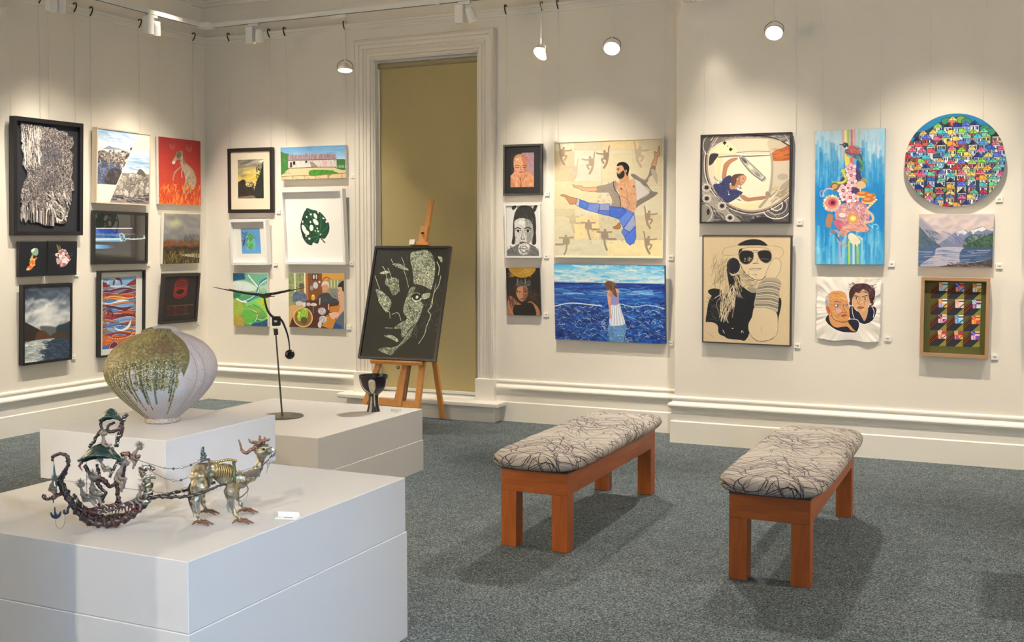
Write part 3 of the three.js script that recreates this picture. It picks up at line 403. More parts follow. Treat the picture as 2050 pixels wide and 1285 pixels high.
{ let g = A.leaf = new Paint(560, 580, [[612, 515], [1168, 508], [1190, 1160], [630, 1160]], 32);
  g.fill('#f3f0ea'); const P = [830, 662, 870, 675, 922, 688, 934, 714, 950, 698, 985, 730, 1012, 768, 1008, 790, 1036, 800, 1041, 860, 1022, 910, 988, 948, 952, 936, 928, 990, 882, 982, 870, 1006, 828, 996, 790, 950, 770, 890, 761, 830, 775, 770, 796, 708, 815, 680];
  g.poly(P, '#14422f'); g.clip(P, () => { g.dabs(260, 760, 660, 1045, 1005, ['#0d3326', '#1f5a3c', '#123a2b', '#2a6e46', '#18301f'], 26, 7, 0.8, 1.5, 0.55, 1); g.poly([762, 700, 800, 690, 800, 1000, 762, 960], 'rgba(20,24,20,0.4)'); for (const e of [[830, 665], [960, 705], [1035, 820], [780, 800], [800, 960], [1010, 900], [870, 1000]]) g.line([942, 918, (942 + e[0]) / 2 + 8, (918 + e[1]) / 2 - 6, e[0], e[1]], '#4f9a68', 3.5); });
  for (const [x, y, a, b, r] of [[865, 720, 11, 9, 0], [908, 735, 15, 26, -0.5], [824, 744, 9, 8, 0], [785, 788, 7, 12, 0.2], [860, 790, 8, 11, 0], [910, 790, 20, 34, -0.8], [868, 845, 20, 28, 0.1], [800, 862, 20, 48, -0.45], [822, 890, 26, 20, 0.4], [985, 757, 11, 7, 0.3], [815, 920, 8, 9, 0], [847, 945, 12, 10, 0.4], [925, 850, 7, 8, 0], [932, 876, 8, 9, 0], [906, 872, 7, 6, 0], [1012, 792, 10, 6, 0.6], [955, 905, 5, 8, 0]]) g.ell(x, y, a, b, '#f3f0ea', r);
  g.line([938, 918, 962, 945, 996, 982], '#2a241e', 10); }
{ let g = A.blue = new Paint(300, 360, [[192, 848], [390, 848], [402, 1092], [205, 1092]], 33);
  g.fill('#62a0d6', '#5b99d0', '#69a8dc'); g.line([210, 890, 235, 900, 240, 940, 225, 985, 218, 1020], '#3a3450', 5); g.line([210, 920, 232, 945, 215, 990], '#4a3a5a', 4); g.dabs(40, 205, 880, 255, 1020, ['#4a3f62', '#6a5a7a', '#36304a'], 18, 4, 0.8, 1.5, 0.8, 1);
  g.poly([258, 912, 285, 900, 312, 915, 316, 945, 300, 968, 262, 965], '#3f8a3c'); g.poly([252, 990, 280, 980, 325, 985, 322, 1020, 290, 1048, 262, 1025], '#58b05a'); g.dabs(110, 250, 900, 330, 1045, ['#2f6e34', '#7cc87a', '#4a9a48', '#a8dca0', '#5aa0a0'], 18, 5, 1, 1.5, 0.6, 1); g.alpha(0.4, () => g.poly([318, 940, 345, 985, 340, 1050, 318, 1060], '#7ccfb0')); }
{ let g = A.green = new Paint(400, 500, [[122, 120], [645, 125], [650, 940], [135, 925]], 34);
  g.fill([0, '#2d6f86'], [0.25, '#bcd3c6'], [0.45, '#4c9a6a'], [0.7, '#86b848'], [1, '#3f7a6a']); g.soft(10, () => { g.poly([110, 110, 360, 120, 330, 200, 240, 230, 110, 260], '#14506e'); g.poly([330, 120, 660, 115, 660, 260, 480, 330, 330, 230], '#6fae98'); g.poly([110, 260, 300, 250, 480, 340, 430, 400, 110, 380], '#d9e6de'); g.poly([110, 420, 260, 450, 200, 500, 110, 510], '#2a7a4e'); g.poly([110, 540, 230, 560, 300, 660, 220, 780, 110, 820], '#a2b84a'); g.poly([430, 560, 660, 490, 660, 760, 560, 680], '#b6cc3a'); g.poly([290, 690, 420, 690, 480, 780, 420, 900, 300, 900], '#63b548'); g.poly([110, 800, 270, 790, 290, 930, 120, 940], '#b59a3e'); g.poly([450, 850, 660, 830, 660, 950, 430, 950], '#22507a'); });
  for (const [p, c, w] of [[[660, 200, 560, 260, 510, 360, 470, 470, 330, 560, 230, 540], '#2c7f96', 34], [[660, 215, 540, 300, 500, 420, 380, 520, 270, 560], '#dceee6', 12], [[650, 470, 520, 520, 380, 580, 330, 620], '#7ad08a', 36], [[330, 600, 480, 600, 590, 680, 640, 790], '#7cd06a', 40], [[300, 670, 400, 690, 490, 740, 470, 850, 380, 900], '#bfe6a0', 16], [[420, 600, 520, 650, 600, 730, 640, 800], '#1c4c34', 7], [[180, 520, 260, 560, 330, 570], '#f2f6f0', 22], [[360, 160, 430, 250, 500, 330], '#f0f4d8', 18], [[510, 830, 580, 840, 640, 810], '#8fe040', 22], [[300, 670, 380, 685, 470, 730, 500, 750], '#22583a', 6], [[380, 930, 440, 880, 560, 860], '#3fa070', 20]]) g.line(p, c, w);
  g.dabs(160, 125, 130, 650, 930, ['#e8f2e4', '#3a9a5a', '#1a5f6a', '#cfe070', '#7fc7b0'], 60, 6, 0.5, 1.2, 0.3, 1); g.ell(492, 742, 8, 8, '#1c3326'); g.ell(185, 625, 6, 6, '#23402c'); }
{ let g = A.lunch = new Paint(540, 520, [[978, 118], [1825, 128], [1820, 978], [978, 945]], 35);
  g.fill('#a98a58'); g.poly([970, 110, 1270, 110, 1270, 540, 970, 620], '#8d9a6a', false); g.dabs(120, 980, 120, 1220, 520, ['#6d7f4c', '#a8b184', '#57683e', '#8f9c70'], 40, 12, 1.2, 0.8, 0.5); for (const x of [1075, 1225]) g.line([x, 110, x + 4, 540], '#efe6c4', 18); g.poly([1245, 110, 1490, 110, 1490, 560, 1260, 560], '#7d4a26', false); g.line([1260, 110, 1262, 520], '#a8683a', 34); g.poly([1490, 110, 1830, 110, 1830, 240, 1600, 215, 1490, 260], '#cf9a44', false); g.arc(1560, 260, 60, 70, 3.1, 6.2, '#a8622e', 24); g.poly([1600, 220, 1830, 225, 1830, 420, 1610, 420], '#8f9a72', false); for (const x of [1630, 1680, 1730]) g.line([x, 235, x, 340], '#e2d79a', 14); g.poly([1600, 360, 1740, 370, 1740, 540, 1620, 480], '#7c8086', false);
  g.poly([1340, 130, 1430, 130, 1430, 230, 1345, 235], '#3b2a20', false); g.ell(1365, 180, 14, 36, '#c9cdd0'); g.ell(1405, 180, 12, 38, '#b9c0c4'); g.ell(1390, 310, 40, 50, '#c2c6c8'); g.ell(1330, 350, 26, 36, '#8d949a'); g.ell(1450, 258, 16, 18, '#dfc9c0');
  g.poly([970, 700, 1100, 560, 1500, 520, 1760, 560, 1830, 700, 1830, 985, 970, 960], '#4f2e22', false); g.poly([970, 660, 1120, 600, 1240, 620, 1060, 760, 980, 960, 970, 960], '#c9a468'); g.poly([1040, 560, 1060, 430, 1130, 395, 1200, 400, 1245, 470, 1250, 545, 1150, 560], '#5d6d86'); g.dabs(40, 1060, 410, 1240, 550, ['#46546c', '#7e8ea6', '#3a465c'], 34, 8, 1.2, 0.7, 0.6); g.ell(1178, 350, 38, 58, '#8a6038'); g.poly([1140, 330, 1150, 285, 1200, 280, 1218, 330], '#5d5348');
  g.poly([1420, 540, 1440, 470, 1500, 430, 1590, 430, 1640, 490, 1720, 530, 1700, 580, 1500, 580], '#3c4048'); g.dabs(30, 1430, 440, 1700, 570, ['#2b2e36', '#585e68'], 34, 8, 0.4, 0.8, 0.6); g.ell(1535, 340, 44, 74, '#c79a80'); g.poly([1480, 330, 1495, 265, 1545, 245, 1590, 275, 1596, 360, 1570, 300, 1510, 300], '#d6cfc0'); g.line([1515, 335, 1528, 336], '#4a3428', 5); g.line([1550, 335, 1562, 336], '#4a3428', 5); g.line([1525, 385, 1552, 385], '#9a5a50', 5);
  g.poly([1750, 560, 1730, 470, 1740, 340, 1820, 300, 1830, 985, 1700, 985, 1720, 700], '#d3a684'); g.poly([1730, 330, 1760, 275, 1825, 245, 1830, 400, 1800, 390, 1790, 340], '#2f211c'); g.line([1738, 385, 1755, 390], '#3a2620', 6); g.line([1745, 465, 1760, 468], '#b0605a', 7); g.poly([1650, 985, 1690, 860, 1780, 740, 1830, 720, 1830, 985], '#5c6676'); g.poly([1640, 985, 1680, 880, 1780, 930, 1800, 985], '#1f4c90', false);
  g.ell(1352, 495, 30, 46, '#d6a238'); g.ell(1352, 470, 18, 12, '#eed27a'); g.ell(1140, 585, 60, 34, '#c9c4c0'); g.poly([1190, 570, 1240, 570, 1230, 640, 1200, 640], '#d9d6d0', false); g.ell(1280, 600, 34, 28, '#bcbcc4'); g.ell(1360, 605, 50, 24, '#d8d0c4'); g.line([1350, 610, 1352, 740], '#8a8078', 10); g.line([1455, 510, 1450, 600], '#c4c0b8', 18); g.line([1590, 600, 1585, 680], '#e0bcae', 16);
  g.poly([1600, 640, 1770, 610, 1740, 720, 1600, 720], '#c47f2c', false); g.poly([1480, 930, 1560, 760, 1700, 830, 1640, 985], '#c8862e', false); for (const [x, y] of [[1485, 705], [1500, 830]]) { g.ell(x, y, 62, 54, '#b9b6bc'); g.dabs(22, x - 45, y - 40, x + 45, y + 40, ['#efeaea', '#8d8890', '#c9a89c'], 26, 9, 1, 1.5, 0.8); } g.poly([1420, 900, 1450, 850, 1480, 860, 1470, 950, 1430, 950], '#d6d0cc'); g.poly([1590, 740, 1700, 720, 1745, 760, 1660, 830, 1620, 800], '#e2b49c');
  g.ell(1195, 800, 150, 148, '#b58a48'); g.ell(1195, 800, 128, 126, '#8a6230'); g.arc(1195, 800, 146, 144, 0, 6.3, '#e2c48a', 12); g.poly([1110, 820, 1120, 740, 1190, 660, 1240, 660, 1270, 720, 1260, 800, 1180, 860], '#8fb83a'); g.dabs(44, 1120, 670, 1260, 850, ['#b4dc5a', '#6d9a2a', '#c9e880'], 36, 12, 0.8, 1.2, 0.7, 1); g.ell(1210, 850, 52, 56, '#5d5034'); }
{ let g = A.hands = new Paint(300, 440, [[75, 85], [240, 82], [240, 335], [73, 335]], 41);
  g.fill('#94707c', '#a5808a', '#8d6670'); g.poly([70, 80, 165, 80, 110, 120, 95, 240, 70, 250], '#2c2426', false); g.dabs(50, 150, 85, 240, 240, ['#b08c96', '#866069'], 30, 7, 1.4, 0.5, 0.4);
  g.poly([70, 340, 72, 285, 90, 240, 120, 228, 200, 226, 232, 245, 242, 290, 242, 340], '#c4845e'); g.poly([96, 165, 100, 120, 122, 98, 152, 95, 180, 105, 196, 135, 196, 175, 188, 205, 165, 235, 142, 242, 118, 222, 100, 195], '#d39a76'); g.poly([100, 150, 104, 115, 130, 97, 160, 97, 188, 118, 192, 145, 165, 112, 130, 115, 108, 140], '#b58a66'); g.poly([150, 100, 185, 110, 197, 150, 190, 200, 168, 232, 165, 170], 'rgba(150,84,74,0.55)');
  g.line([108, 178, 120, 174, 135, 178], '#5a342a', 4); g.line([158, 178, 172, 174, 186, 178], '#5a342a', 4); g.line([108, 188, 120, 193, 134, 189], '#4a2a22', 4); g.line([160, 188, 172, 193, 184, 188], '#4a2a22', 4); g.line([148, 180, 146, 205, 152, 210, 160, 208], '#8a5038', 4); g.poly([132, 224, 148, 220, 166, 224, 148, 232], '#a04c44'); g.ell(122, 132, 14, 8, 'rgba(240,205,170,0.7)');
  g.poly([74, 262, 92, 232, 112, 222, 126, 230, 140, 252, 132, 275, 122, 330, 100, 335, 108, 290], '#d6a07c'); g.poly([242, 262, 212, 240, 190, 225, 176, 234, 160, 258, 150, 290, 146, 330, 175, 335, 182, 300, 205, 280], '#c98e6a'); for (const [x, y] of [[96, 238], [106, 234], [116, 236], [126, 244], [196, 238], [185, 240], [176, 246], [168, 256]]) g.line([x, y, x + (x < 150 ? 8 : -8), y + 24], '#8a5238', 3); g.dabs(60, 80, 240, 235, 330, ['#e2b48e', '#a8684a', '#d09468'], 22, 5, 1.2, 0.8, 0.45); g.line([140, 260, 148, 300, 146, 335], '#6a3424', 5); }
{ let g = A.rose = new Paint(300, 480, [[46, 460], [262, 458], [265, 805], [48, 803]], 42);
  g.fill('#d9d8d6', '#e6e4e0'); g.poly([44, 806, 48, 765, 100, 735, 130, 720, 205, 725, 240, 745, 268, 790, 268, 806], '#6a6a6a'); g.poly([92, 650, 92, 580, 104, 510, 130, 470, 165, 458, 212, 470, 236, 520, 244, 590, 240, 650, 222, 640, 104, 630], '#2a2a2c'); g.poly([94, 610, 86, 680, 80, 716, 98, 722, 106, 680, 104, 630], '#2c2c2e'); g.poly([238, 620, 244, 680, 240, 722, 216, 722, 214, 680, 222, 640], '#2c2c2e'); g.dabs(60, 100, 470, 240, 560, ['#4a4a4c', '#1c1c1e', '#3a3a3c'], 40, 2, 1.3, 0.5, 0.7, 1); g.poly([92, 490, 84, 470, 110, 458, 110, 478], '#3a3a3c'); g.poly([216, 500, 238, 458, 252, 460, 240, 500], '#2a2a2c');
  g.poly([100, 600, 102, 565, 130, 548, 165, 546, 205, 562, 222, 600, 224, 660, 205, 710, 180, 730, 150, 735, 122, 712, 104, 670], '#cfceca'); g.poly([170, 550, 215, 575, 224, 640, 205, 705, 185, 725, 180, 640], 'rgba(70,70,72,0.45)'); g.dabs(70, 105, 555, 220, 720, ['#cfcecb', '#8d8c8a', '#a5a4a2'], 26, 7, 1.4, 0.7, 0.35); g.ell(150, 575, 26, 14, 'rgba(230,230,226,0.7)');
  g.line([104, 618, 122, 610, 143, 618], '#1d1d1f', 7); g.line([168, 618, 188, 608, 210, 618], '#1d1d1f', 7); g.ell(123, 634, 17, 8, '#e4e3e0'); g.ell(188, 634, 17, 8, '#d9d8d5'); g.ell(124, 634, 8, 8, '#1f1f22'); g.ell(189, 634, 8, 8, '#1f1f22'); g.line([106, 632, 122, 624, 142, 632], '#202022', 4); g.line([172, 632, 188, 624, 206, 632], '#202022', 4); g.line([152, 630, 148, 670, 142, 682, 155, 690, 168, 684], '#5a5a5c', 4); g.ell(146, 688, 4, 3, '#333'); g.ell(164, 688, 4, 3, '#333'); g.poly([132, 712, 150, 704, 178, 710, 182, 718, 140, 724], '#55504f');
  g.poly([126, 740, 140, 722, 165, 712, 190, 720, 202, 745, 200, 775, 175, 796, 145, 792, 126, 770], '#dcdbd9'); for (let k = 0; k < 9; k++) g.arc(166, 752, 8 + k * 4, 7 + k * 3.8, k * 1.3, k * 1.3 + 3.6, ['#8a8a8a', '#f2f1ef', '#6d6d6e'][k % 3], 3.5); g.dabs(50, 50, 745, 260, 804, ['#4d4d4f', '#7d7d7d', '#5e5e60'], 30, 8, 0.4, 0.8, 0.5); }
{ let g = A.crown = new Paint(300, 420, [[42, 892], [272, 893], [288, 1222], [55, 1215]], 43);
  g.fill('#171519', '#1c181c', '#16131a'); g.ell(155, 880, 98, 78, '#a8802a'); g.dabs(50, 75, 890, 235, 950, ['#b98f34', '#8d6a20', '#c9a24a'], 30, 5, 0.2, 0.5, 0.5); g.poly([60, 1060, 90, 1010, 130, 990, 195, 990, 215, 1040, 240, 1090, 275, 1120, 270, 1180, 230, 1120, 120, 1140, 75, 1150], '#2a1c18'); g.poly([112, 1010, 118, 985, 125, 962, 138, 980, 150, 968, 165, 985, 178, 962, 190, 982, 210, 972, 218, 1000, 200, 1018, 130, 1020], '#4a4644'); g.line([118, 1008, 160, 1018, 214, 1004], '#7a7470', 4); for (const p of [[125, 966, 122, 1000], [178, 966, 180, 1002]]) g.line(p, '#8d8782', 4);
  g.poly([60, 1110, 72, 1080, 110, 1110, 140, 1135, 180, 1140, 215, 1120, 260, 1150, 285, 1190, 290, 1225, 50, 1225], '#a5714e'); g.poly([100, 1150, 140, 1145, 215, 1130, 245, 1160, 250, 1225, 110, 1225], '#1d1718'); g.poly([116, 1050, 122, 1028, 150, 1018, 185, 1020, 200, 1045, 196, 1085, 178, 1112, 158, 1122, 138, 1110, 120, 1080], '#b88260'); g.poly([165, 1020, 198, 1040, 196, 1090, 170, 1118, 166, 1070], 'rgba(70,36,28,0.5)'); g.line([126, 1056, 138, 1052, 150, 1058], '#2c1a16', 4); g.line([170, 1058, 182, 1054, 194, 1058], '#2c1a16', 4); g.ell(139, 1065, 9, 5, '#e2cfc0'); g.ell(182, 1065, 9, 5, '#cfb8a8'); g.ell(140, 1065, 4, 5, '#241a18'); g.ell(182, 1065, 4, 5, '#241a18'); g.line([160, 1062, 158, 1086, 166, 1090], '#7d4c38', 3); g.poly([144, 1104, 158, 1098, 176, 1102, 160, 1112], '#8a4038'); g.dabs(50, 60, 1000, 115, 1140, ['#3a2620', '#2a1a18', '#4c342a'], 44, 3, 1.5, 0.4, 0.7, 1); g.dabs(40, 200, 1040, 275, 1120, ['#3a2620', '#5a4034', '#2a1a18'], 34, 3, 0.8, 0.8, 0.7, 1); g.line([62, 1120, 75, 1180, 100, 1220], '#c08c66', 7); }
{ let g = A.quilt = new Paint(1000, 1020, [[50, 100], [1138, 50], [1115, 1250], [45, 1232]], 44);
  g.fill('#d6cbb0'); for (const [x0, y0, x1, y1, c] of [[50, 90, 250, 190, '#d9d0b4'], [250, 80, 515, 190, '#cfc4aa'], [520, 60, 890, 170, '#ddc79a'], [890, 50, 1140, 170, '#cdbfa2'], [50, 195, 245, 490, '#cbb998'], [245, 180, 515, 490, '#d8cfbc'], [520, 215, 830, 520, '#d6cba8'], [830, 170, 1130, 530, '#d4c8a8'], [50, 490, 510, 760, '#d6c9a4'], [50, 760, 250, 830, '#c9bf9c'], [240, 830, 490, 1065, '#e2cd9a'], [50, 830, 240, 1065, '#cdc5a8'], [490, 770, 840, 1065, '#c6bf9f'], [840, 530, 1130, 830, '#d6ccb2'], [845, 830, 1120, 1065, '#cfc3a0'], [50, 1065, 560, 1240, '#d3cdb2'], [560, 1070, 1120, 1250, '#e4d6a4']]) g.poly([x0, y0, x1, y0, x1, y1, x0, y1], c, false, '#bdb090', 2.5);
  g.dabs(2600, 50, 70, 1130, 1240, ['#e6dcc0', '#bcae8c', '#efe6cc', '#c6b996', '#b4a684'], 30, 2, 0.4, 1.6, 0.3, 1.5);
  const dancer = (x, y, s, f, c, kind) => { const q = a => a.map((v, i) => i % 2 ? y + v * s : x + v * s * f), T = g; const L = (p, w) => T.line(q(p), c, w * s * 1.15); T.ell(x + 14 * s * f * (kind ? 0.4 : 1), y - 62 * s, 14 * s, 15 * s, c);
    if (kind) { L([-70, -48, 0, -42, 70, -46], 15); T.poly(q([-26, -46, 26, -46, 36, 10, -8, 30, -34, 8]), c); L([6, 10, 40, 22, 110, 24], 18); L([-4, 20, 4, 80, 22, 128], 17); } else { L([-24, -38, -30, -90, -38, -118], 13); L([18, -38, 60, -36, 96, -44], 13); T.poly(q([-30, -44, 24, -44, 16, 20, -22, 24]), c); L([-18, 10, -6, 60, 20, 108], 20); L([4, 14, 44, 20, 24, 60], 15); } };
  for (const [x, y, s, f, c, k] of [[128, 220, 0.95, 1, '#9d8b76', 0], [250, 385, 0.95, -1, '#c3b49c', 0], [415, 310, 0.95, -1, '#a8977f', 0], [560, 250, 0.95, -1, '#94816c', 0], [885, 220, 1.1, 1, '#bcab92', 0], [975, 850, 0.95, 1, '#9c8a74', 0], [965, 1100, 0.95, 1, '#9a8872', 0], [225, 880, 0.9, 1, '#bdae92', 1], [380, 940, 0.95, 1, '#9f8e78', 1], [540, 1035, 1.0, 1, '#958470', 1], [165, 1085, 0.95, -1, '#9f8f7a', 1]]) dancer(x, y, s, f, c, k);
  g.poly([815, 420, 850, 418, 940, 470, 985, 420, 1000, 360, 1030, 320, 1058, 345, 1045, 400, 990, 450, 960, 500], '#8d7f78'); g.poly([1015, 322, 1030, 280, 1048, 245, 1042, 200, 1050, 182, 1060, 200, 1078, 190, 1095, 132, 1102, 180, 1100, 225, 1078, 245, 1070, 290, 1055, 340], '#c79a78', true, '#4d362a', 3); g.poly([1008, 380, 1045, 370, 1075, 420, 1072, 510, 1058, 500], '#b4aa9a');
  g.poly([808, 425, 845, 420, 900, 470, 950, 490, 1015, 580, 1072, 598, 1045, 635, 900, 720, 850, 755, 845, 700, 1000, 590, 850, 470], '#7f776e'); g.poly([840, 455, 900, 490, 1000, 598, 860, 690], '#cfc8c4', false, '#5d564e', 4);
  g.poly([645, 500, 700, 490, 800, 470, 845, 480, 860, 600, 862, 700, 835, 800, 780, 780, 700, 740, 690, 620], '#d2a380'); g.soft(3, () => g.dabs(200, 690, 480, 855, 790, ['#e6c09c', '#b8845c', '#c8976e', '#a87650'], 20, 6, 1.2, 0.8, 0.4, 1)); g.line([700, 640, 760, 660, 800, 740], '#8a5a3c', 4); g.line([760, 560, 770, 640, 780, 750], '#9a6a48', 4); g.ell(710, 562, 10, 10, '#7d4a36'); g.ell(835, 540, 8, 9, '#7d4a36');
  g.poly([630, 490, 660, 490, 665, 600, 700, 660, 705, 760, 660, 770, 600, 730, 620, 690, 590, 610, 560, 600, 455, 595, 465, 540, 560, 520], '#94897e'); g.dabs(60, 470, 500, 690, 750, ['#a79c92', '#7d7268', '#8a7f74'], 30, 5, 0.8, 1, 0.5, 1); g.line([632, 492, 640, 560, 690, 640, 700, 750], '#4a433c', 8);
  g.poly([232, 520, 260, 532, 320, 535, 340, 552, 460, 545, 455, 590, 330, 580, 290, 560, 255, 552, 236, 540], '#d0a482', true, '#4a3428', 3);
  g.poly([690, 440, 760, 400, 790, 470, 745, 500, 700, 495], '#c6946e'); g.poly([668, 350, 690, 330, 740, 330, 762, 390, 745, 450, 700, 460, 675, 440, 665, 390], '#c99a74'); g.poly([668, 335, 690, 302, 750, 298, 790, 340, 786, 400, 772, 435, 758, 410, 742, 370, 720, 330], '#1f1a1a'); g.poly([668, 405, 690, 412, 735, 380, 745, 430, 715, 462, 685, 458, 672, 440], '#2b2220'); g.ell(690, 412, 14, 6, '#a86a5a'); g.line([670, 368, 692, 362], '#1f1a1a', 7); g.ell(684, 374, 6, 4, '#2a2020'); g.ell(760, 385, 9, 14, '#b88660');
  const jeans = [[[295, 665, 385, 700, 365, 772, 288, 738], '#4c6fc0'], [[385, 700, 498, 712, 478, 802, 365, 772], '#6d82c4'], [[498, 712, 592, 710, 595, 780, 488, 776], '#8a94bc'], [[488, 776, 595, 780, 595, 832, 478, 804], '#5470c4'], [[592, 735, 720, 750, 760, 790, 685, 862, 595, 832], '#4467c0'], [[720, 745, 835, 805, 728, 950, 685, 862, 760, 790], '#5c80d8'], [[835, 805, 850, 930, 790, 990, 730, 955], '#98a0c8'], [[728, 955, 790, 992, 740, 1040, 708, 990], '#5876d0'], [[790, 990, 850, 935, 852, 1050, 830, 1100, 790, 1120, 755, 1090, 738, 1040], '#4c72d6'], [[262, 655, 300, 668, 288, 738, 256, 716], '#b4b4c0']];
  for (const [p, c] of jeans) g.poly(p, c, false, '#2f3f86', 4); g.dabs(160, 295, 680, 850, 1100, ['#3a58a8', '#86a0e4', '#6a86d4'], 24, 4, 0.6, 1.2, 0.35, 1);
  g.poly([108, 628, 140, 618, 200, 640, 268, 662, 262, 705, 205, 715, 178, 680, 150, 645], '#b98662', true, '#4a3226', 3); g.poly([625, 940, 660, 925, 690, 895, 700, 940, 680, 960, 640, 958], '#a8744e', true, '#3a261c', 3); }
{ let g = A.sea = new Paint(800, 540, [[330, 750], [950, 760], [957, 1200], [340, 1168]], 45);
  g.fill([0, '#4fb4e4'], [0.12, '#a6d6ee'], [0.22, '#d6e2e6'], [0.245, '#0f2f86'], [0.4, '#1a56b4'], [0.6, '#123c96'], [1, '#0a2878']);
  g.soft(2, () => g.dabs(220, 330, 755, 955, 850, ['#f4f6f2', '#7cc4ea', '#dfe9ea', '#3aa4de', '#a8d8f0'], 60, 6, 0.02, 0.14, 0.6, 0.6)); g.poly([330, 852, 955, 862, 955, 895, 330, 885], '#0c2a84', false);
  g.dabs(420, 330, 865, 955, 985, ['#1c62c0', '#0c2f8a', '#2f7ace', '#5aa2e2', '#144aa6', '#0f3c98'], 70, 6, 0.03, 0.1, 0.65, 0.4); g.dabs(30, 330, 900, 955, 925, ['#b9def4', '#7cc0ee'], 80, 4, 0.03, 0.06, 0.7, 0.3);
  g.dabs(520, 330, 985, 960, 1205, ['#0a2470', '#1a4cae', '#061a58', '#2a6cc8', '#0f3488', '#0e4a6a'], 60, 12, 0.2, 0.6, 0.7, 1.4); g.dabs(1100, 330, 975, 960, 1205, ['#0a2470', '#2258b8', '#08205e', '#3478d0', '#123c92'], 22, 5, 0.3, 0.8, 0.75, 1.6); g.dabs(420, 330, 975, 960, 1205, ['#cfe6f6', '#86bde8', '#eef6fa', '#5a9ade', '#3f82d4'], 20, 2.2, 0.3, 0.8, 0.8, 1.8);
  g.line([335, 985, 420, 968, 520, 975, 600, 985], '#dcecf6', 6); g.line([690, 970, 780, 990, 860, 980, 950, 1000], '#a9d2ee', 5); g.poly([640, 1090, 735, 1085, 715, 1190, 650, 1180], 'rgba(150,200,236,0.55)');
  g.poly([655, 975, 695, 970, 712, 1020, 730, 1082, 690, 1095, 645, 1090, 645, 1030], '#dfe2ee'); for (let k = 0; k < 9; k++) g.line([664 + k * 4, 980, 650 + k * 9, 1088], ['#a4abc8', '#f6f6f8'][k % 2], 3); g.poly([645, 905, 690, 905, 695, 945, 692, 975, 655, 976, 645, 940], '#8f8cc8'); g.poly([630, 905, 648, 900, 650, 960, 652, 1020, 655, 1050, 645, 1052, 640, 1000, 632, 950], '#d6a184'); g.poly([650, 885, 690, 890, 694, 910, 650, 908], '#d6a184'); g.poly([615, 858, 632, 844, 655, 848, 672, 880, 682, 910, 684, 935, 668, 925, 650, 900, 632, 890, 620, 875], '#6a4430'); g.dabs(30, 620, 850, 680, 930, ['#8a5c3e', '#4a2e22', '#a5764e'], 24, 3, 1.1, 0.4, 0.8, 1); g.poly([690, 925, 694, 960, 690, 972], '#c89070'); }
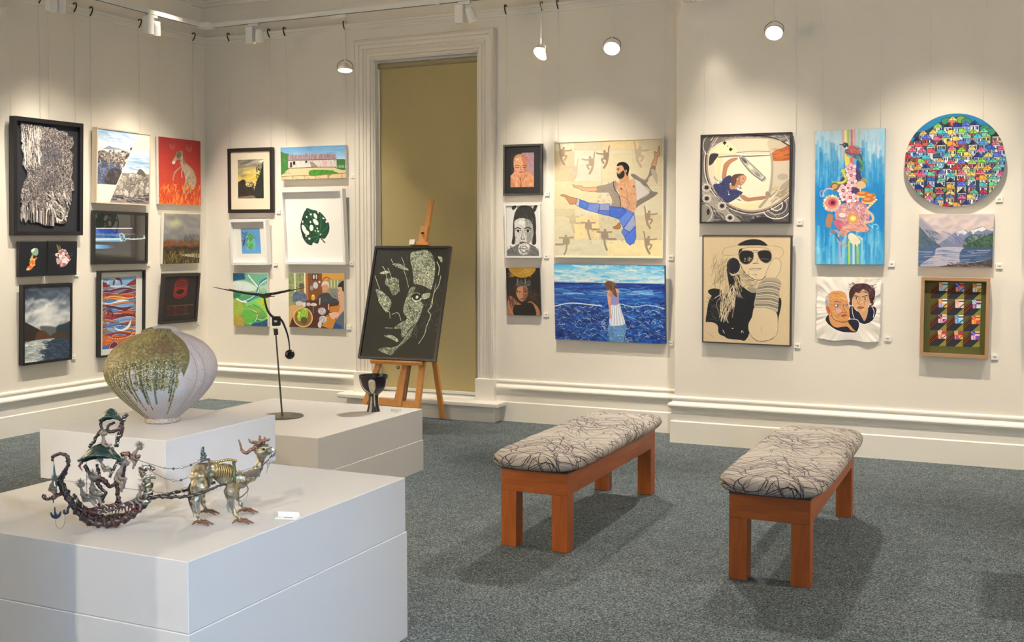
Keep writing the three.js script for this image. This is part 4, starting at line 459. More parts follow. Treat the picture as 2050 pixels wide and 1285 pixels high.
{ let g = A.jar = new Paint(760, 760, [[80, 120], [1172, 88], [1165, 1185], [66, 1185]], 46);
  g.fill('#8d8782'); g.poly([60, 80, 1180, 60, 1180, 420, 60, 420], '#77716e', false); g.dabs(120, 70, 90, 1170, 330, ['#55504f', '#a8a19a', '#8a7c74', '#c4b8ae'], 140, 14, -0.3, 0.5, 0.6, 1); g.poly([60, 900, 1180, 900, 1180, 1190, 60, 1190], '#4d4a50', false); g.dabs(120, 60, 880, 1170, 1185, ['#2c2b33', '#8d8780', '#6a6664', '#c9c0b4'], 120, 14, 0.4, 0.6, 0.6, 1);
  g.poly([150, 340, 260, 215, 400, 165, 560, 148, 900, 152, 1080, 190, 1175, 250, 1175, 850, 1080, 940, 900, 1050, 700, 1075, 480, 1010, 330, 920, 210, 770, 150, 600], '#dfd3b8'); g.poly([900, 165, 1080, 190, 1175, 250, 1175, 420, 930, 440, 920, 345], '#cdbfa4'); g.poly([955, 320, 1080, 262, 1175, 235, 1175, 405, 960, 418], '#b8612c'); g.dabs(30, 970, 270, 1170, 400, ['#9a4a1f', '#d07a3c'], 120, 12, -0.3, 0.15, 0.6); g.poly([950, 430, 1175, 415, 1175, 850, 940, 850], '#cfc4ae', false); g.ell(1085, 620, 66, 40, '#b4a894'); g.poly([1040, 800, 1060, 740, 1110, 690, 1175, 660, 1175, 850, 1000, 870], '#aa9e8c'); g.dabs(40, 940, 770, 1160, 930, ['#efe4cc', '#c4a878', '#9a8a70'], 110, 10, -0.6, 0.3, 0.6);
  g.poly([250, 400, 500, 360, 910, 360, 930, 600, 905, 820, 860, 940, 780, 1010, 600, 1020, 430, 950, 300, 880, 250, 640], '#f0e6cc'); g.poly([250, 400, 340, 390, 300, 560, 300, 680, 255, 640], '#eadcae'); g.poly([420, 940, 700, 960, 880, 900, 780, 1015, 600, 1030, 480, 1000], '#efe0ac'); g.line([230, 310, 500, 318, 700, 300, 920, 305], '#8d857a', 9); g.line([280, 375, 480, 360, 640, 365, 920, 350], '#7c746a', 16); g.line([500, 330, 640, 345, 920, 340], '#f6efdc', 12); g.line([935, 345, 950, 480, 940, 700, 900, 870, 800, 1000], '#a89e90', 34); g.line([925, 360, 938, 520, 915, 760, 870, 900], '#d9cfbe', 10);
  g.poly([215, 300, 330, 195, 400, 180, 520, 300, 400, 330], '#ece0b8'); for (const [x, y] of [[358, 200], [434, 280]]) g.poly([x - 26, y - 2, x - 4, y - 26, x + 26, y - 6, x - 2, y + 24], '#1f1b14', false); g.ell(392, 238, 6, 6, '#1f1b14');
  for (const [d, c, w] of [[0, '#2b2728', 12], [16, '#e8e2d8', 9], [-18, '#a58f80', 22], [34, '#6d6662', 12], [-44, '#d9d2c8', 8]]) g.line([235 - d, 120, 150 - d, 260, 120 - d, 430, 130 - d, 600, 190 - d, 760, 300 - d, 900, 450 - d * 0.4, 1010 + d, 650, 1070 + d, 850, 1050 + d, 1020, 970 + d, 1165, 860 + d], c, w);
  g.line([300, 110, 520, 100, 800, 110, 1000, 150, 1172, 240], '#3f3a3c', 16); g.line([360, 160, 560, 138, 900, 145, 1060, 180], '#b9a898', 12); g.line([1100, 90, 1172, 200], '#d4ccc2', 8); g.poly([90, 140, 170, 120, 180, 230, 130, 310, 90, 240], '#5d5956'); g.arc(150, 230, 62, 110, 1.5, 4.6, '#e6e0d6', 7); g.poly([180, 340, 280, 340, 230, 420, 200, 460, 160, 470], '#2f2b2c');
  g.poly([66, 690, 130, 720, 180, 800, 270, 900, 400, 1040, 560, 1180, 400, 1185, 330, 1080, 180, 980, 66, 850], '#a19990'); g.dabs(60, 70, 700, 520, 1180, ['#e4dcd0', '#5d5853', '#c6bcb0', '#3a3636'], 70, 8, 0.75, 0.4, 0.6); for (const [x, y, r] of [[130, 755, 34], [132, 892, 34], [325, 985, 34], [425, 1135, 32]]) { g.ell(x, y, r * 1.5, r * 1.35, '#b4aca2', 0, '#f0ebe2', 7); g.ell(x, y, r * 0.8, r * 0.75, '#221c1e'); } g.poly([66, 980, 170, 1000, 220, 1100, 200, 1190, 66, 1190], '#8a857e'); g.arc(110, 1080, 90, 110, 4.8, 7.6, '#e6e0d6', 8); g.ell(150, 1060, 20, 40, '#2e2a2c');
  g.poly([700, 1160, 780, 1130, 900, 1130, 960, 1185, 700, 1185], '#25262f'); for (let k = 0; k < 5; k++) g.arc(1010, 980, 70 + k * 28, 60 + k * 26, -0.6, 2.6, ['#e8e2d8', '#3c383a', '#b4aca4', '#6d6866', '#f0ebe0'][k], 12);
  g.poly([325, 640, 335, 520, 350, 460, 420, 400, 500, 380, 520, 400, 440, 450, 395, 520, 380, 600, 380, 650], '#b97e5c'); g.poly([215, 720, 300, 700, 350, 640, 420, 600, 450, 650, 420, 740, 560, 800, 580, 825, 520, 880, 400, 945, 330, 900, 250, 810], '#2f3766'); g.dabs(60, 240, 640, 560, 920, ['#3d4780', '#222850', '#49548e'], 50, 9, 0.9, 0.6, 0.6, 1); g.poly([420, 740, 470, 690, 530, 720, 500, 765, 440, 778], '#c08a6c'); g.poly([445, 620, 500, 585, 580, 585, 628, 620, 622, 670, 580, 720, 550, 728, 490, 700, 450, 690], '#b07c5e'); g.poly([440, 630, 480, 592, 560, 583, 600, 590, 540, 610, 510, 650, 490, 720, 455, 735, 435, 690], '#5a4032'); g.poly([560, 610, 615, 615, 620, 660, 575, 715, 555, 690], '#cf9c7c'); g.line([585, 640, 600, 648], '#3a241c', 6); g.line([572, 690, 590, 690], '#8a4a40', 6); g.ell(515, 648, 7, 8, '#f2f0ea'); g.ell(412, 842, 10, 9, '#f2f0ea'); g.line([400, 790, 410, 840], '#d9d4cc', 4);
  g.poly([540, 850, 600, 850, 660, 880, 760, 870, 860, 860, 890, 880, 840, 905, 740, 918, 650, 930, 590, 910], '#b47e5e'); g.poly([870, 850, 890, 800, 945, 850, 925, 880], '#9a8a76');
  g.poly([540, 380, 575, 355, 640, 420, 760, 530, 870, 630, 876, 655, 840, 680, 800, 660, 690, 575, 580, 450], '#b9b4a4'); g.line([545, 382, 600, 470, 700, 580, 830, 672], '#4d4846', 9); g.line([575, 358, 680, 450, 870, 632], '#6a6460', 8); g.poly([560, 375, 620, 410, 640, 450, 600, 440], '#5d5258'); g.ell(680, 500, 40, 18, '#efe6c8', 0.75); g.ell(770, 590, 40, 16, '#8a857c', 0.75); g.line([815, 640, 845, 612], '#f4f0e6', 9); g.line([830, 660, 865, 630], '#4d4846', 8); }
{ let g = A.hat = new Paint(680, 840, [[72, 70], [968, 72], [960, 1180], [68, 1140]], 47);
  g.fill('#ddc7a0'); g.dabs(200, 70, 70, 965, 1180, ['#e2cda8', '#d6be96', '#e8d6b4'], 60, 10, 1, 1.6, 0.4);
  const ink = '#15181f'; g.poly([430, 160, 470, 125, 550, 100, 640, 102, 700, 130, 725, 165, 600, 158], ink); g.poly([440, 205, 470, 195, 455, 250, 430, 260], ink); g.poly([670, 190, 740, 195, 770, 230, 740, 240], ink);
  g.poly([480, 190, 560, 178, 720, 190, 775, 240, 770, 320, 740, 420, 690, 495, 640, 515, 570, 500, 480, 420, 450, 380, 440, 300], '#e6d2ae'); g.line([300, 185, 270, 215, 275, 260, 350, 265, 430, 255], '#8a7858', 3); g.line([300, 185, 420, 165, 600, 160, 720, 160, 860, 180, 895, 230, 870, 280, 830, 300], '#8a7858', 3); g.line([440, 205, 560, 178, 720, 190], '#5d4c34', 4);
  g.poly([437, 260, 470, 218, 540, 215, 582, 235, 580, 300, 540, 345, 490, 350, 450, 320], '#14161c', true, '#8d7a60', 8); g.poly([630, 230, 680, 210, 745, 215, 772, 255, 765, 310, 720, 340, 670, 320, 640, 280], '#14161c', true, '#8d7a60', 8); g.line([580, 212, 630, 212], '#7d6a4c', 5); g.line([582, 240, 605, 228, 632, 240], '#7d6a4c', 5); g.dabs(18, 480, 280, 560, 325, ['#e8dcc4', '#b8a888'], 22, 4, 0.6, 0.8, 0.9); g.line([665, 295, 740, 302], '#9a907e', 5);
  g.line([620, 290, 625, 330, 580, 345, 640, 345], '#7a6040', 4); g.line([540, 405, 600, 395, 668, 398], '#6a4c34', 5); g.line([560, 412, 620, 412, 660, 402], '#9a7a54', 4); g.line([450, 350, 480, 420, 560, 490, 640, 515, 690, 495, 730, 430, 770, 330], '#2a241e', 6);
  g.ell(378, 370, 68, 82, '#181b2a'); g.arc(365, 375, 45, 70, 2, 4.6, '#4a4a5c', 5); g.poly([310, 400, 360, 470, 440, 460, 460, 560, 560, 640, 620, 640, 610, 760, 570, 900, 535, 960, 545, 1050, 500, 1130, 440, 1125, 310, 1110, 230, 1060, 215, 980, 160, 945, 95, 945, 105, 840, 130, 720, 200, 640, 330, 640], '#12161f'); g.poly([120, 620, 180, 600, 260, 620, 240, 660, 170, 680, 125, 650], '#1d1a18');
  g.poly([440, 420, 480, 430, 560, 500, 620, 520, 620, 570, 570, 590, 500, 550, 450, 480], '#c4b090'); g.dabs(60, 450, 430, 615, 590, ['#3a342c', '#efe2c8', '#7d7058'], 18, 4, 0.7, 1.2, 0.9, 1); g.poly([520, 590, 620, 600, 612, 640, 560, 640], '#a39a84');
  g.dabs(110, 170, 270, 330, 560, ['#5d4c34', '#8d7a58', '#3a3024'], 90, 2, 1.9, 0.5, 0.6, 0.8); g.dabs(70, 240, 600, 390, 900, ['#d9c6a0', '#b8a480', '#efe0c0'], 90, 9, 1.75, 0.3, 0.85, 0.6); g.dabs(40, 400, 470, 480, 680, ['#d9c6a0', '#b8a480'], 70, 6, 1.2, 0.3, 0.8, 0.6); g.dabs(60, 110, 690, 260, 930, ['#5a544c', '#8a8272', '#2a2a30'], 50, 3, 0.2, 0.5, 0.7); g.line([185, 700, 250, 660], '#cfc4ae', 8); g.line([255, 680, 205, 750, 230, 850, 270, 900], '#a89a80', 5); g.dabs(70, 400, 650, 600, 860, ['#1f2a3a', '#0c0f16'], 60, 4, 1.2, 0.5, 0.5);
  g.poly([95, 945, 170, 950, 220, 990, 225, 1060, 300, 1110, 100, 1140, 70, 1130, 75, 960], '#dcc4a0'); g.line([110, 1045, 180, 1105], '#a48a64', 3); g.line([270, 1025, 285, 1055], '#efe6d0', 7); g.ell(370, 1008, 11, 5, '#efe6d0'); g.line([460, 1050, 468, 1030, 482, 1052], '#efe6d0', 6);
  g.poly([780, 310, 840, 300, 872, 345, 850, 440, 800, 500, 715, 490, 720, 430], '#e2ceaa', true, '#6a5a40', 3); g.poly([845, 700, 870, 705, 872, 780, 845, 900, 838, 960, 815, 900, 830, 800], '#221a1e'); g.poly([600, 790, 720, 800, 820, 840, 838, 950, 830, 1060, 780, 1110, 680, 1145, 590, 1110, 540, 1040, 535, 960, 570, 890], '#e2ceaa', true, '#6a5a40', 3); g.line([670, 985, 665, 1050], '#9a8462', 3); g.line([560, 1080, 620, 1135, 740, 1130, 800, 1105], '#5d4c34', 4);
  g.poly([640, 560, 700, 500, 800, 490, 865, 520, 870, 570, 850, 650, 845, 740, 830, 840, 740, 800, 600, 790, 605, 690, 625, 600], '#b4a894'); for (let k = 0; k < 22; k++) g.line([640 - k * 1.8, 552 + k * 11, 720, 528 + k * 12.2, 800, 530 + k * 13, 862 - k * 1.2, 556 + k * 12.5], ['#6a6054', '#e0d6c2', '#8d8272', '#c9bea8', '#4d463c'][k % 5], 6); }
{ let g = A.tui = new Paint(560, 1120, [[50, 57], [672, 33], [668, 1240], [50, 1236]], 48);
  g.fill([0, '#a9d6ea'], [0.2, '#8cc8e6'], [0.34, '#2a94d4'], [0.5, '#0f7ec6'], [0.72, '#1283ca'], [0.86, '#3aa0d8'], [1, '#5cb4dc']);
  g.x.save(); g.x.filter = 'blur(5px)'; g.dabs(130, 50, 40, 672, 420, ['#e4f0f2', '#bfe2f0', '#8ccbe8', '#f4ece6', '#d9c9dc'], 240, 22, 1.57, 0.03, 0.35); g.dabs(120, 50, 260, 672, 560, ['#1183cc', '#2e9ad8', '#0d6fb8', '#5ab4e0'], 240, 20, 1.57, 0.03, 0.45); g.dabs(110, 50, 950, 672, 1240, ['#2a96d4', '#8cd0ea', '#0f7ac4', '#b9e4f0'], 220, 14, 1.57, 0.03, 0.5); g.dabs(40, 50, 560, 672, 950, ['#0d76be', '#1c8cd0'], 200, 30, 1.57, 0.05, 0.3); g.x.restore(); g.dabs(240, 50, 40, 672, 480, ['#dff0f4', '#9ad2ea', '#4aa8da', '#f2e6e4'], 120, 3, 1.57, 0.02, 0.3); g.dabs(160, 50, 940, 672, 1240, ['#a8dcee', '#2f98d4', '#0f78c0'], 120, 3, 1.57, 0.02, 0.35);
  for (const [x, c] of [[298, '#e9b0a8'], [320, '#f2e070'], [345, '#9cc46a'], [375, '#d86a5c'], [400, '#e2a0a0'], [440, '#a8d0b0'], [322, '#fff0a0']]) g.alpha(0.8, () => g.line([x, 40, x + 3, 190 + g.R() * 140], c, 20)); for (const [x, c] of [[215, '#6ac0d8'], [270, '#b0a4d0'], [345, '#5a9a48'], [355, '#c4d460'], [395, '#d4e4da'], [430, '#a8c850'], [300, '#8cc8e0'], [470, '#8fd4e0']]) g.alpha(0.8, () => g.line([x, 980 + g.R() * 80, x + 2, 1240], c, 20)); g.line([330, 290, 345, 390], '#e8d860', 40); g.line([375, 300, 380, 370], '#d9705c', 26); g.line([440, 330, 435, 500], '#2f4f9a', 40);
  // bird
  g.poly([320, 215, 345, 190, 395, 185, 440, 230, 470, 290, 470, 320, 440, 310, 400, 295, 350, 265, 318, 250], '#4a5a8a'); g.poly([345, 190, 400, 188, 440, 225, 450, 260, 400, 255, 350, 230], '#c8605a'); g.poly([410, 280, 462, 285, 485, 350, 488, 410, 470, 410, 450, 340], '#4a9a6a'); g.dabs(70, 325, 195, 470, 300, ['#e29a3a', '#3a6a9a', '#d8506a', '#58a878', '#7a4a8a'], 26, 5, 0.7, 0.4, 0.7); g.dabs(26, 440, 290, 485, 405, ['#2f7a5a', '#b4cc4a', '#2a5a8a'], 44, 4, 1.3, 0.2, 0.8); g.poly([295, 180, 302, 162, 325, 158, 345, 172, 342, 195, 318, 208], '#24506a'); g.line([300, 178, 268, 173], '#2a2a30', 6); g.ell(310, 172, 4, 4, '#e8e8d0'); g.ell(330, 205, 9, 12, '#f2f2ee');
  // flowers, lizard, snail, mushrooms
  const flower = (x, y, r) => { for (let k = 0; k < 5; k++) { const a = k * 1.257 - 0.5; g.ell(x + r * 0.62 * Math.cos(a), y + r * 0.62 * Math.sin(a), r * 0.52, r * 0.46, ['#f2d4da', '#eab8c6', '#f7e6e6'][k % 3], a, '#b87088', 2.5); } g.ell(x, y, r * 0.3, r * 0.3, '#8a2a4a'); g.ell(x, y, r * 0.12, r * 0.12, '#d8e0a0'); };
  g.poly([260, 520, 330, 430, 420, 400, 470, 480, 460, 600, 420, 690, 300, 690, 270, 620], '#4a3a5e'); g.dabs(60, 270, 440, 470, 690, ['#6a3a5a', '#3a4a6a', '#7a5a8a', '#2f3a52'], 30, 8, 1, 1.5, 0.6); g.line([300, 405, 312, 450, 330, 480, 300, 510, 250, 515, 215, 510], '#a8b83a', 26); g.line([300, 405, 312, 450, 330, 480, 300, 510, 250, 515], '#e0dc6a', 8); g.ell(300, 408, 18, 16, '#d8cc4a'); g.line([330, 475, 370, 485], '#a8b83a', 9); g.line([235, 515, 262, 530], '#4f8a5a', 10);
  for (const f of [[372, 385, 44], [372, 448, 44], [382, 515, 42], [300, 582, 50], [345, 560, 34], [365, 645, 48], [310, 640, 36], [415, 655, 30], [345, 395, 26]]) flower(...f);
  g.ell(225, 548, 42, 40, '#8a7a5a'); g.ell(225, 545, 24, 22, '#c9a05a'); g.arc(225, 548, 30, 28, 0, 5, '#5a4a6a', 7); g.line([210, 570, 160, 565, 130, 590, 120, 625], '#c4b4c4', 14); g.arc(115, 610, 22, 28, 0.6, 5, '#a8d0e8', 6);
  g.ell(485, 498, 28, 24, '#b89a4a'); g.arc(485, 498, 15, 13, 0, 5, '#6a5a2a', 5); g.poly([415, 540, 430, 508, 465, 498, 500, 525, 502, 555, 460, 568, 425, 560], '#d8b890'); g.line([455, 560, 455, 605], '#e4d0a4', 13); for (const [x, y, rx, ry] of [[480, 610, 58, 28], [545, 628, 48, 26], [525, 665, 58, 30]]) { g.ell(x, y + 10, rx, ry, '#e8c878'); g.ell(x, y, rx, ry * 0.8, '#c4713a'); g.ell(x - 10, y - 6, rx * 0.5, ry * 0.35, '#e29a5a'); } for (let k = 0; k < 10; k++) g.ell(595 - k * 9, 665 + k * 9, 11, 9, ['#f2e4c4', '#d8b478'][k % 2]);
  // tentacled shell, torso, arms
  for (let k = 0; k < 16; k++) { const a = k * 0.4; g.ell(200 + 66 * Math.cos(a), 695 + 62 * Math.sin(a), 17, 13, ['#f4e8c8', '#e2c8a8', '#d0b8a0'][k % 3], a); } g.ell(200, 692, 60, 54, '#d88a80'); g.ell(205, 690, 38, 34, '#b84a58'); g.ell(208, 690, 18, 17, '#5a1a2a'); g.line([150, 750, 220, 755, 260, 720], '#d8b0a0', 20);
  g.poly([240, 760, 300, 700, 400, 690, 490, 695, 520, 750, 540, 820, 500, 880, 380, 890, 280, 870, 230, 820], '#c48a9a'); g.dabs(170, 245, 700, 520, 880, ['#e8b0a0', '#a85a7a', '#f2d0b0', '#8a4a6a', '#d8a860', '#7a6a9a', '#f4e4d0'], 26, 8, 1, 1.5, 0.6, 1); g.ell(390, 830, 46, 42, '#d8984a'); g.ell(390, 830, 26, 24, '#f4dc70'); g.ell(390, 830, 12, 11, '#fdf6c0'); g.ell(295, 800, 30, 22, '#f0d8d0');
  g.poly([165, 790, 210, 800, 205, 850, 190, 905, 155, 905, 145, 860], '#a87a5a'); g.line([510, 760, 560, 800, 565, 850, 510, 868], '#d8b8a4', 22); g.arc(590, 905, 24, 22, 2.6, 7.4, '#a8dcf0', 6); g.line([530, 885, 570, 915], '#a8dcf0', 6);
  g.poly([215, 860, 240, 840, 280, 850, 330, 900, 300, 935, 260, 925, 225, 890], '#b8607a'); g.poly([300, 905, 350, 880, 430, 868, 500, 880, 530, 915, 520, 945, 440, 950, 380, 940, 330, 965, 290, 960, 275, 970, 270, 950], '#d8a088'); g.dabs(50, 280, 880, 520, 950, ['#e8bca4', '#a86070', '#c88090'], 34, 7, 0.1, 0.4, 0.6, 1); for (let k = 0; k < 4; k++) g.line([300 + k * 12, 935 + k * 8, 272 + k * 8, 965 + k * 8], '#c48a74', 9);
  g.poly([345, 985, 370, 960, 410, 975, 450, 1020, 455, 1045, 425, 1060, 380, 1055, 355, 1020], '#ecdcc0'); for (const p of [[410, 1010, 450, 1050], [395, 1020, 428, 1072], [380, 1025, 400, 1078], [440, 990, 470, 1020]]) g.line(p, '#e8d4b4', 12); g.line([190, 965, 230, 940, 265, 960, 255, 1010, 275, 1050, 330, 1070], '#a8a0a8', 20); for (let k = 0; k < 8; k++) g.line([205 + k * 8, 935 + k * 10, 225 + k * 6, 958 + k * 10], '#4a4a62', 6); g.ell(210, 950, 24, 18, '#8a7a86'); g.line([330, 970, 322, 1040], '#a8a8b0', 14); }
{ let g = A.village = new Paint(900, 900, [[78, 62], [1335, 62], [1335, 1215], [78, 1215]], 49);
  g.fill('#1c7fb2'); g.dabs(60, 80, 62, 1330, 400, ['#2a8cbc', '#15709f'], 120, 20, 0.1, 0.2, 0.4);
  const trees = ['#5a9a4a', '#2f7a5a', '#1c4a5a', '#3a8a6a', '#22405a', '#7aa03a']; g.poly([60, 480, 160, 400, 330, 270, 560, 140, 650, 110, 780, 110, 900, 190, 1100, 240, 1250, 330, 1345, 480, 1345, 1220, 60, 1220], '#223c52'); for (const [x, y] of [[600, 150], [780, 140], [340, 300], [150, 440], [1080, 260], [250, 320], [850, 170], [1150, 300]]) g.ell(x, y, 60, 46, trees[Math.floor(g.R() * 6)], 0, '#14303a', 6);
  const roofs = ['#2f5fd0', '#3fc0d0', '#f0a030', '#e84a5a', '#6ad0a0', '#1a2a8a', '#e8609a', '#8ad040', '#141a3a', '#4a9ad8', '#f4b040', '#c02a4a', '#5a6ae0', '#58c0a8', '#f2d060', '#34507a'], walls = ['#f4f4ee', '#f4e470', '#ec6a48', '#8cc8ec', '#f4c060', '#e86a8a', '#c8d8e8', '#f6f09a', '#c05a50', '#ffffff', '#a84a5a', '#7ab0e0'];
  const house = (x, y, k) => { const R = g.R, r = roofs[Math.floor(R() * 16)], w = walls[Math.floor(R() * 12)], s = 0.92 + R() * 0.16, K = '#12141f'; const q = a => a.map((v, i) => (i % 2 ? y : x) + v * s); g.poly(q([-52, 0, 52, 0, 52, 88, -52, 88]), w, false, K, 3); g.poly(q([6, 0, 52, 0, 52, 88, 6, 88]), 'rgba(40,40,90,0.14)', false); for (const wx of [-36, -14, 18, 36]) g.poly(q([wx - 7, 16, wx + 7, 16, wx + 7, 50, wx - 7, 50]), ['#3a4a6a', '#e8ecf0', '#2a3048', '#8aa0c0'][Math.floor(R() * 4)], false, K, 2.5); g.poly(q([-56, -4, 56, -4, 56, 10, -56, 10]), ['#f2e8d0', w, r][Math.floor(R() * 3)], false, K, 3);
    if (R() < 0.25) { g.poly(q([-56, 0, -56, -48, 6, -52, 62, 0]), r, false, K, 5); g.line(q([6, -52, 6, 0]), K, 4, false); } else { g.poly(q([-62, 0, 0, -58, 62, 0]), r, false, K, 5); g.poly(q([0, -58, 62, 0, 20, 0]), 'rgba(255,255,255,0.16)', false); g.line(q([0, -58, 0, 0]), K, 4, false); g.line(q([-30, -28, 30, -28]), K, 3, false); } };
  for (let row = 0; row < 15; row++) { const y = 150 + row * 74, half = Math.sqrt(Math.max(0, 1 - ((y - 640) / 600) ** 2)) * 640; const hw = row < 4 ? [70, 290, 440, 560][row] : half; const n = Math.max(1, Math.round(hw * 2 / 128)); for (let i = 0; i < n; i++) { const x = 706 - hw + (i + 0.5 + (row % 2 ? 0.22 : -0.22)) * hw * 2 / n; if (g.R() < 0.16 && row > 2) g.ell(x + 30, y + 30, 52, 44, trees[Math.floor(g.R() * 6)], 0, '#12141f', 5); house(x + (g.R() - 0.5) * 24, y + (g.R() - 0.5) * 34, row); } } }
{ let g = A.fiord = new Paint(560, 420, [[550, 522], [895, 525], [888, 770], [547, 765]], 50);
  g.fill([0, '#d9c9c4'], [0.3, '#dac4bc'], [0.5, '#b9b4c4'], [0.66, '#8f98b4'], [0.8, '#7d8cb0'], [1, '#52668e']); g.soft(5, () => { g.dabs(50, 560, 530, 880, 610, ['#e8d4cc', '#c4bac4', '#eddcd4', '#b4b0c0'], 70, 12, -0.2, 0.4, 0.6, 1); g.poly([545, 540, 580, 560, 620, 600, 660, 640, 545, 650], '#a09cb0'); });
  g.poly([640, 665, 680, 635, 720, 608, 752, 596, 775, 608, 810, 592, 845, 582, 870, 598, 900, 590, 900, 680, 640, 680], '#7c86a8'); g.poly([720, 608, 752, 596, 775, 610, 760, 622, 745, 612, 730, 625], '#e8e4ea', false); g.poly([790, 602, 845, 583, 862, 594, 840, 606, 822, 600, 800, 618], '#eeeaee', false); g.poly([872, 600, 895, 588, 895, 602], '#e0dce4', false); g.dabs(60, 660, 605, 895, 660, ['#5a6690', '#a4a8c4', '#8a90b0'], 26, 4, 0.7, 0.5, 0.6);
  g.poly([540, 585, 565, 595, 600, 635, 650, 672, 640, 690, 545, 700], '#4f6478'); g.poly([900, 612, 860, 625, 810, 645, 750, 680, 800, 690, 900, 685], '#34503f'); g.dabs(110, 760, 620, 895, 688, ['#2a4434', '#4a6a4a', '#3a5a58', '#5a7a5a'], 16, 5, 0.8, 1, 0.7); g.dabs(50, 546, 600, 640, 690, ['#5d7488', '#445a6c'], 22, 5, 0.7, 0.5, 0.6);
  g.poly([545, 688, 640, 682, 620, 720, 560, 765, 545, 765], '#4a6490'); g.poly([640, 680, 760, 680, 740, 720, 720, 762, 560, 765, 620, 715], '#bdb8c8'); g.poly([760, 682, 900, 686, 890, 745, 780, 755, 740, 740], '#3c5478'); g.dabs(80, 548, 690, 890, 760, ['#8a9ac0', '#d0c8d4', '#4f689a', '#6a80aa'], 60, 4, 0, 0.08, 0.5); g.poly([640, 770, 700, 758, 780, 752, 840, 742, 895, 735, 895, 775], '#4a4240'); g.dabs(40, 680, 745, 890, 770, ['#6a5e58', '#332c2c', '#857a74'], 16, 4, 0.2, 0.5, 0.8); }
{ let g = A.couple = new Paint(600, 620, [[115, 90], [1195, 95], [1165, 1170], [90, 1095]], 51);
  g.fill('#e9e2d8'); g.weave(0.03);
  const skin1 = ['#c98a4a', '#e2a868', '#a8683a', '#d8985c'], skin2 = ['#d8b088', '#b88a60', '#e8c8a0'];
  g.poly([640, 590, 700, 560, 780, 640, 900, 640, 960, 580, 1060, 560, 1118, 610, 1110, 700, 1060, 790, 980, 840, 890, 860, 800, 830, 660, 780], '#171b33', true, '#f7f4ec', 10); g.poly([700, 560, 800, 650, 860, 740, 905, 805, 960, 700, 960, 580, 880, 600], '#c99a70'); g.line([690, 580, 700, 680, 730, 770], '#f2eee6', 9); g.line([1035, 570, 1075, 650, 1065, 750], '#f2eee6', 9);
  g.poly([700, 420, 740, 320, 850, 290, 960, 310, 1005, 420, 1000, 500, 960, 580, 900, 640, 850, 668, 780, 640, 715, 570, 695, 500], '#cfa076'); g.clip([700, 420, 740, 320, 850, 290, 960, 310, 1005, 420, 1000, 500, 900, 640, 850, 668, 780, 640, 695, 500], () => g.dabs(160, 700, 320, 1000, 660, skin2, 34, 6, 1.2, 0.7, 0.55, 1));
  g.poly([640, 400, 650, 310, 720, 220, 820, 180, 930, 172, 1000, 200, 1030, 240, 1080, 270, 1100, 350, 1080, 430, 1055, 470, 1062, 520, 1020, 560, 975, 590, 1000, 500, 985, 400, 970, 310, 900, 275, 850, 290, 810, 340, 760, 330, 715, 400, 690, 460, 690, 545, 640, 530, 650, 470], '#41262a'); g.dabs(150, 650, 190, 1090, 330, ['#5d3a3a', '#2c181c', '#6d4a44', '#3a2038'], 60, 6, 0.3, 0.7, 0.6, 1); g.dabs(60, 990, 300, 1080, 560, ['#5d3a3a', '#2c181c', '#6d4a44'], 50, 6, 1.3, 0.4, 0.6, 1);
  g.line([730, 395, 760, 390, 800, 402], '#2c1a18', 11); g.line([865, 405, 910, 385, 960, 372], '#2c1a18', 11); g.ell(760, 425, 34, 17, '#f2ece0', 0, '#4a2c22', 5); g.ell(918, 428, 34, 17, '#f2ece0', 0, '#4a2c22', 5); g.ell(762, 425, 13, 14, '#2a1c1a'); g.ell(916, 428, 13, 14, '#2a1c1a'); g.line([830, 400, 822, 480, 800, 515, 830, 530, 860, 518], '#9a6a48', 9); g.line([755, 460, 790, 480, 770, 530], '#9a6a48', 7); g.line([930, 465, 895, 490, 905, 540], '#9a6a48', 7); g.poly([775, 580, 820, 560, 850, 566, 895, 570, 880, 598, 830, 612, 790, 600], '#a8604e'); g.line([785, 585, 830, 584, 888, 580], '#6a3430', 6); g.ell(1008, 522, 13, 12, '#f8f6f0');
  g.poly([240, 760, 290, 690, 330, 720, 440, 900, 600, 830, 640, 785, 720, 780, 790, 800, 815, 880, 780, 985, 720, 1015, 560, 1000, 430, 950, 320, 880, 260, 820], '#191a30', true, '#f7f4ec', 10); g.poly([285, 640, 330, 700, 440, 790, 600, 810, 640, 860, 700, 940, 750, 990, 670, 970, 600, 905, 430, 905, 350, 860, 310, 780], '#cf9258');
  g.poly([250, 520, 255, 420, 300, 350, 400, 300, 500, 305, 580, 360, 610, 440, 635, 560, 648, 700, 630, 790, 560, 830, 460, 800, 380, 740, 320, 690, 280, 690, 255, 620], '#cf935a'); g.clip([255, 420, 300, 350, 400, 300, 500, 305, 580, 360, 635, 560, 640, 790, 560, 830, 380, 740, 280, 690], () => { g.dabs(260, 260, 310, 640, 820, skin1, 60, 7, 0.3, 0.5, 0.6, 1); g.dabs(60, 300, 330, 590, 470, ['#e8b878', '#b87438'], 110, 6, 0.2, 0.3, 0.6, 0.8); });
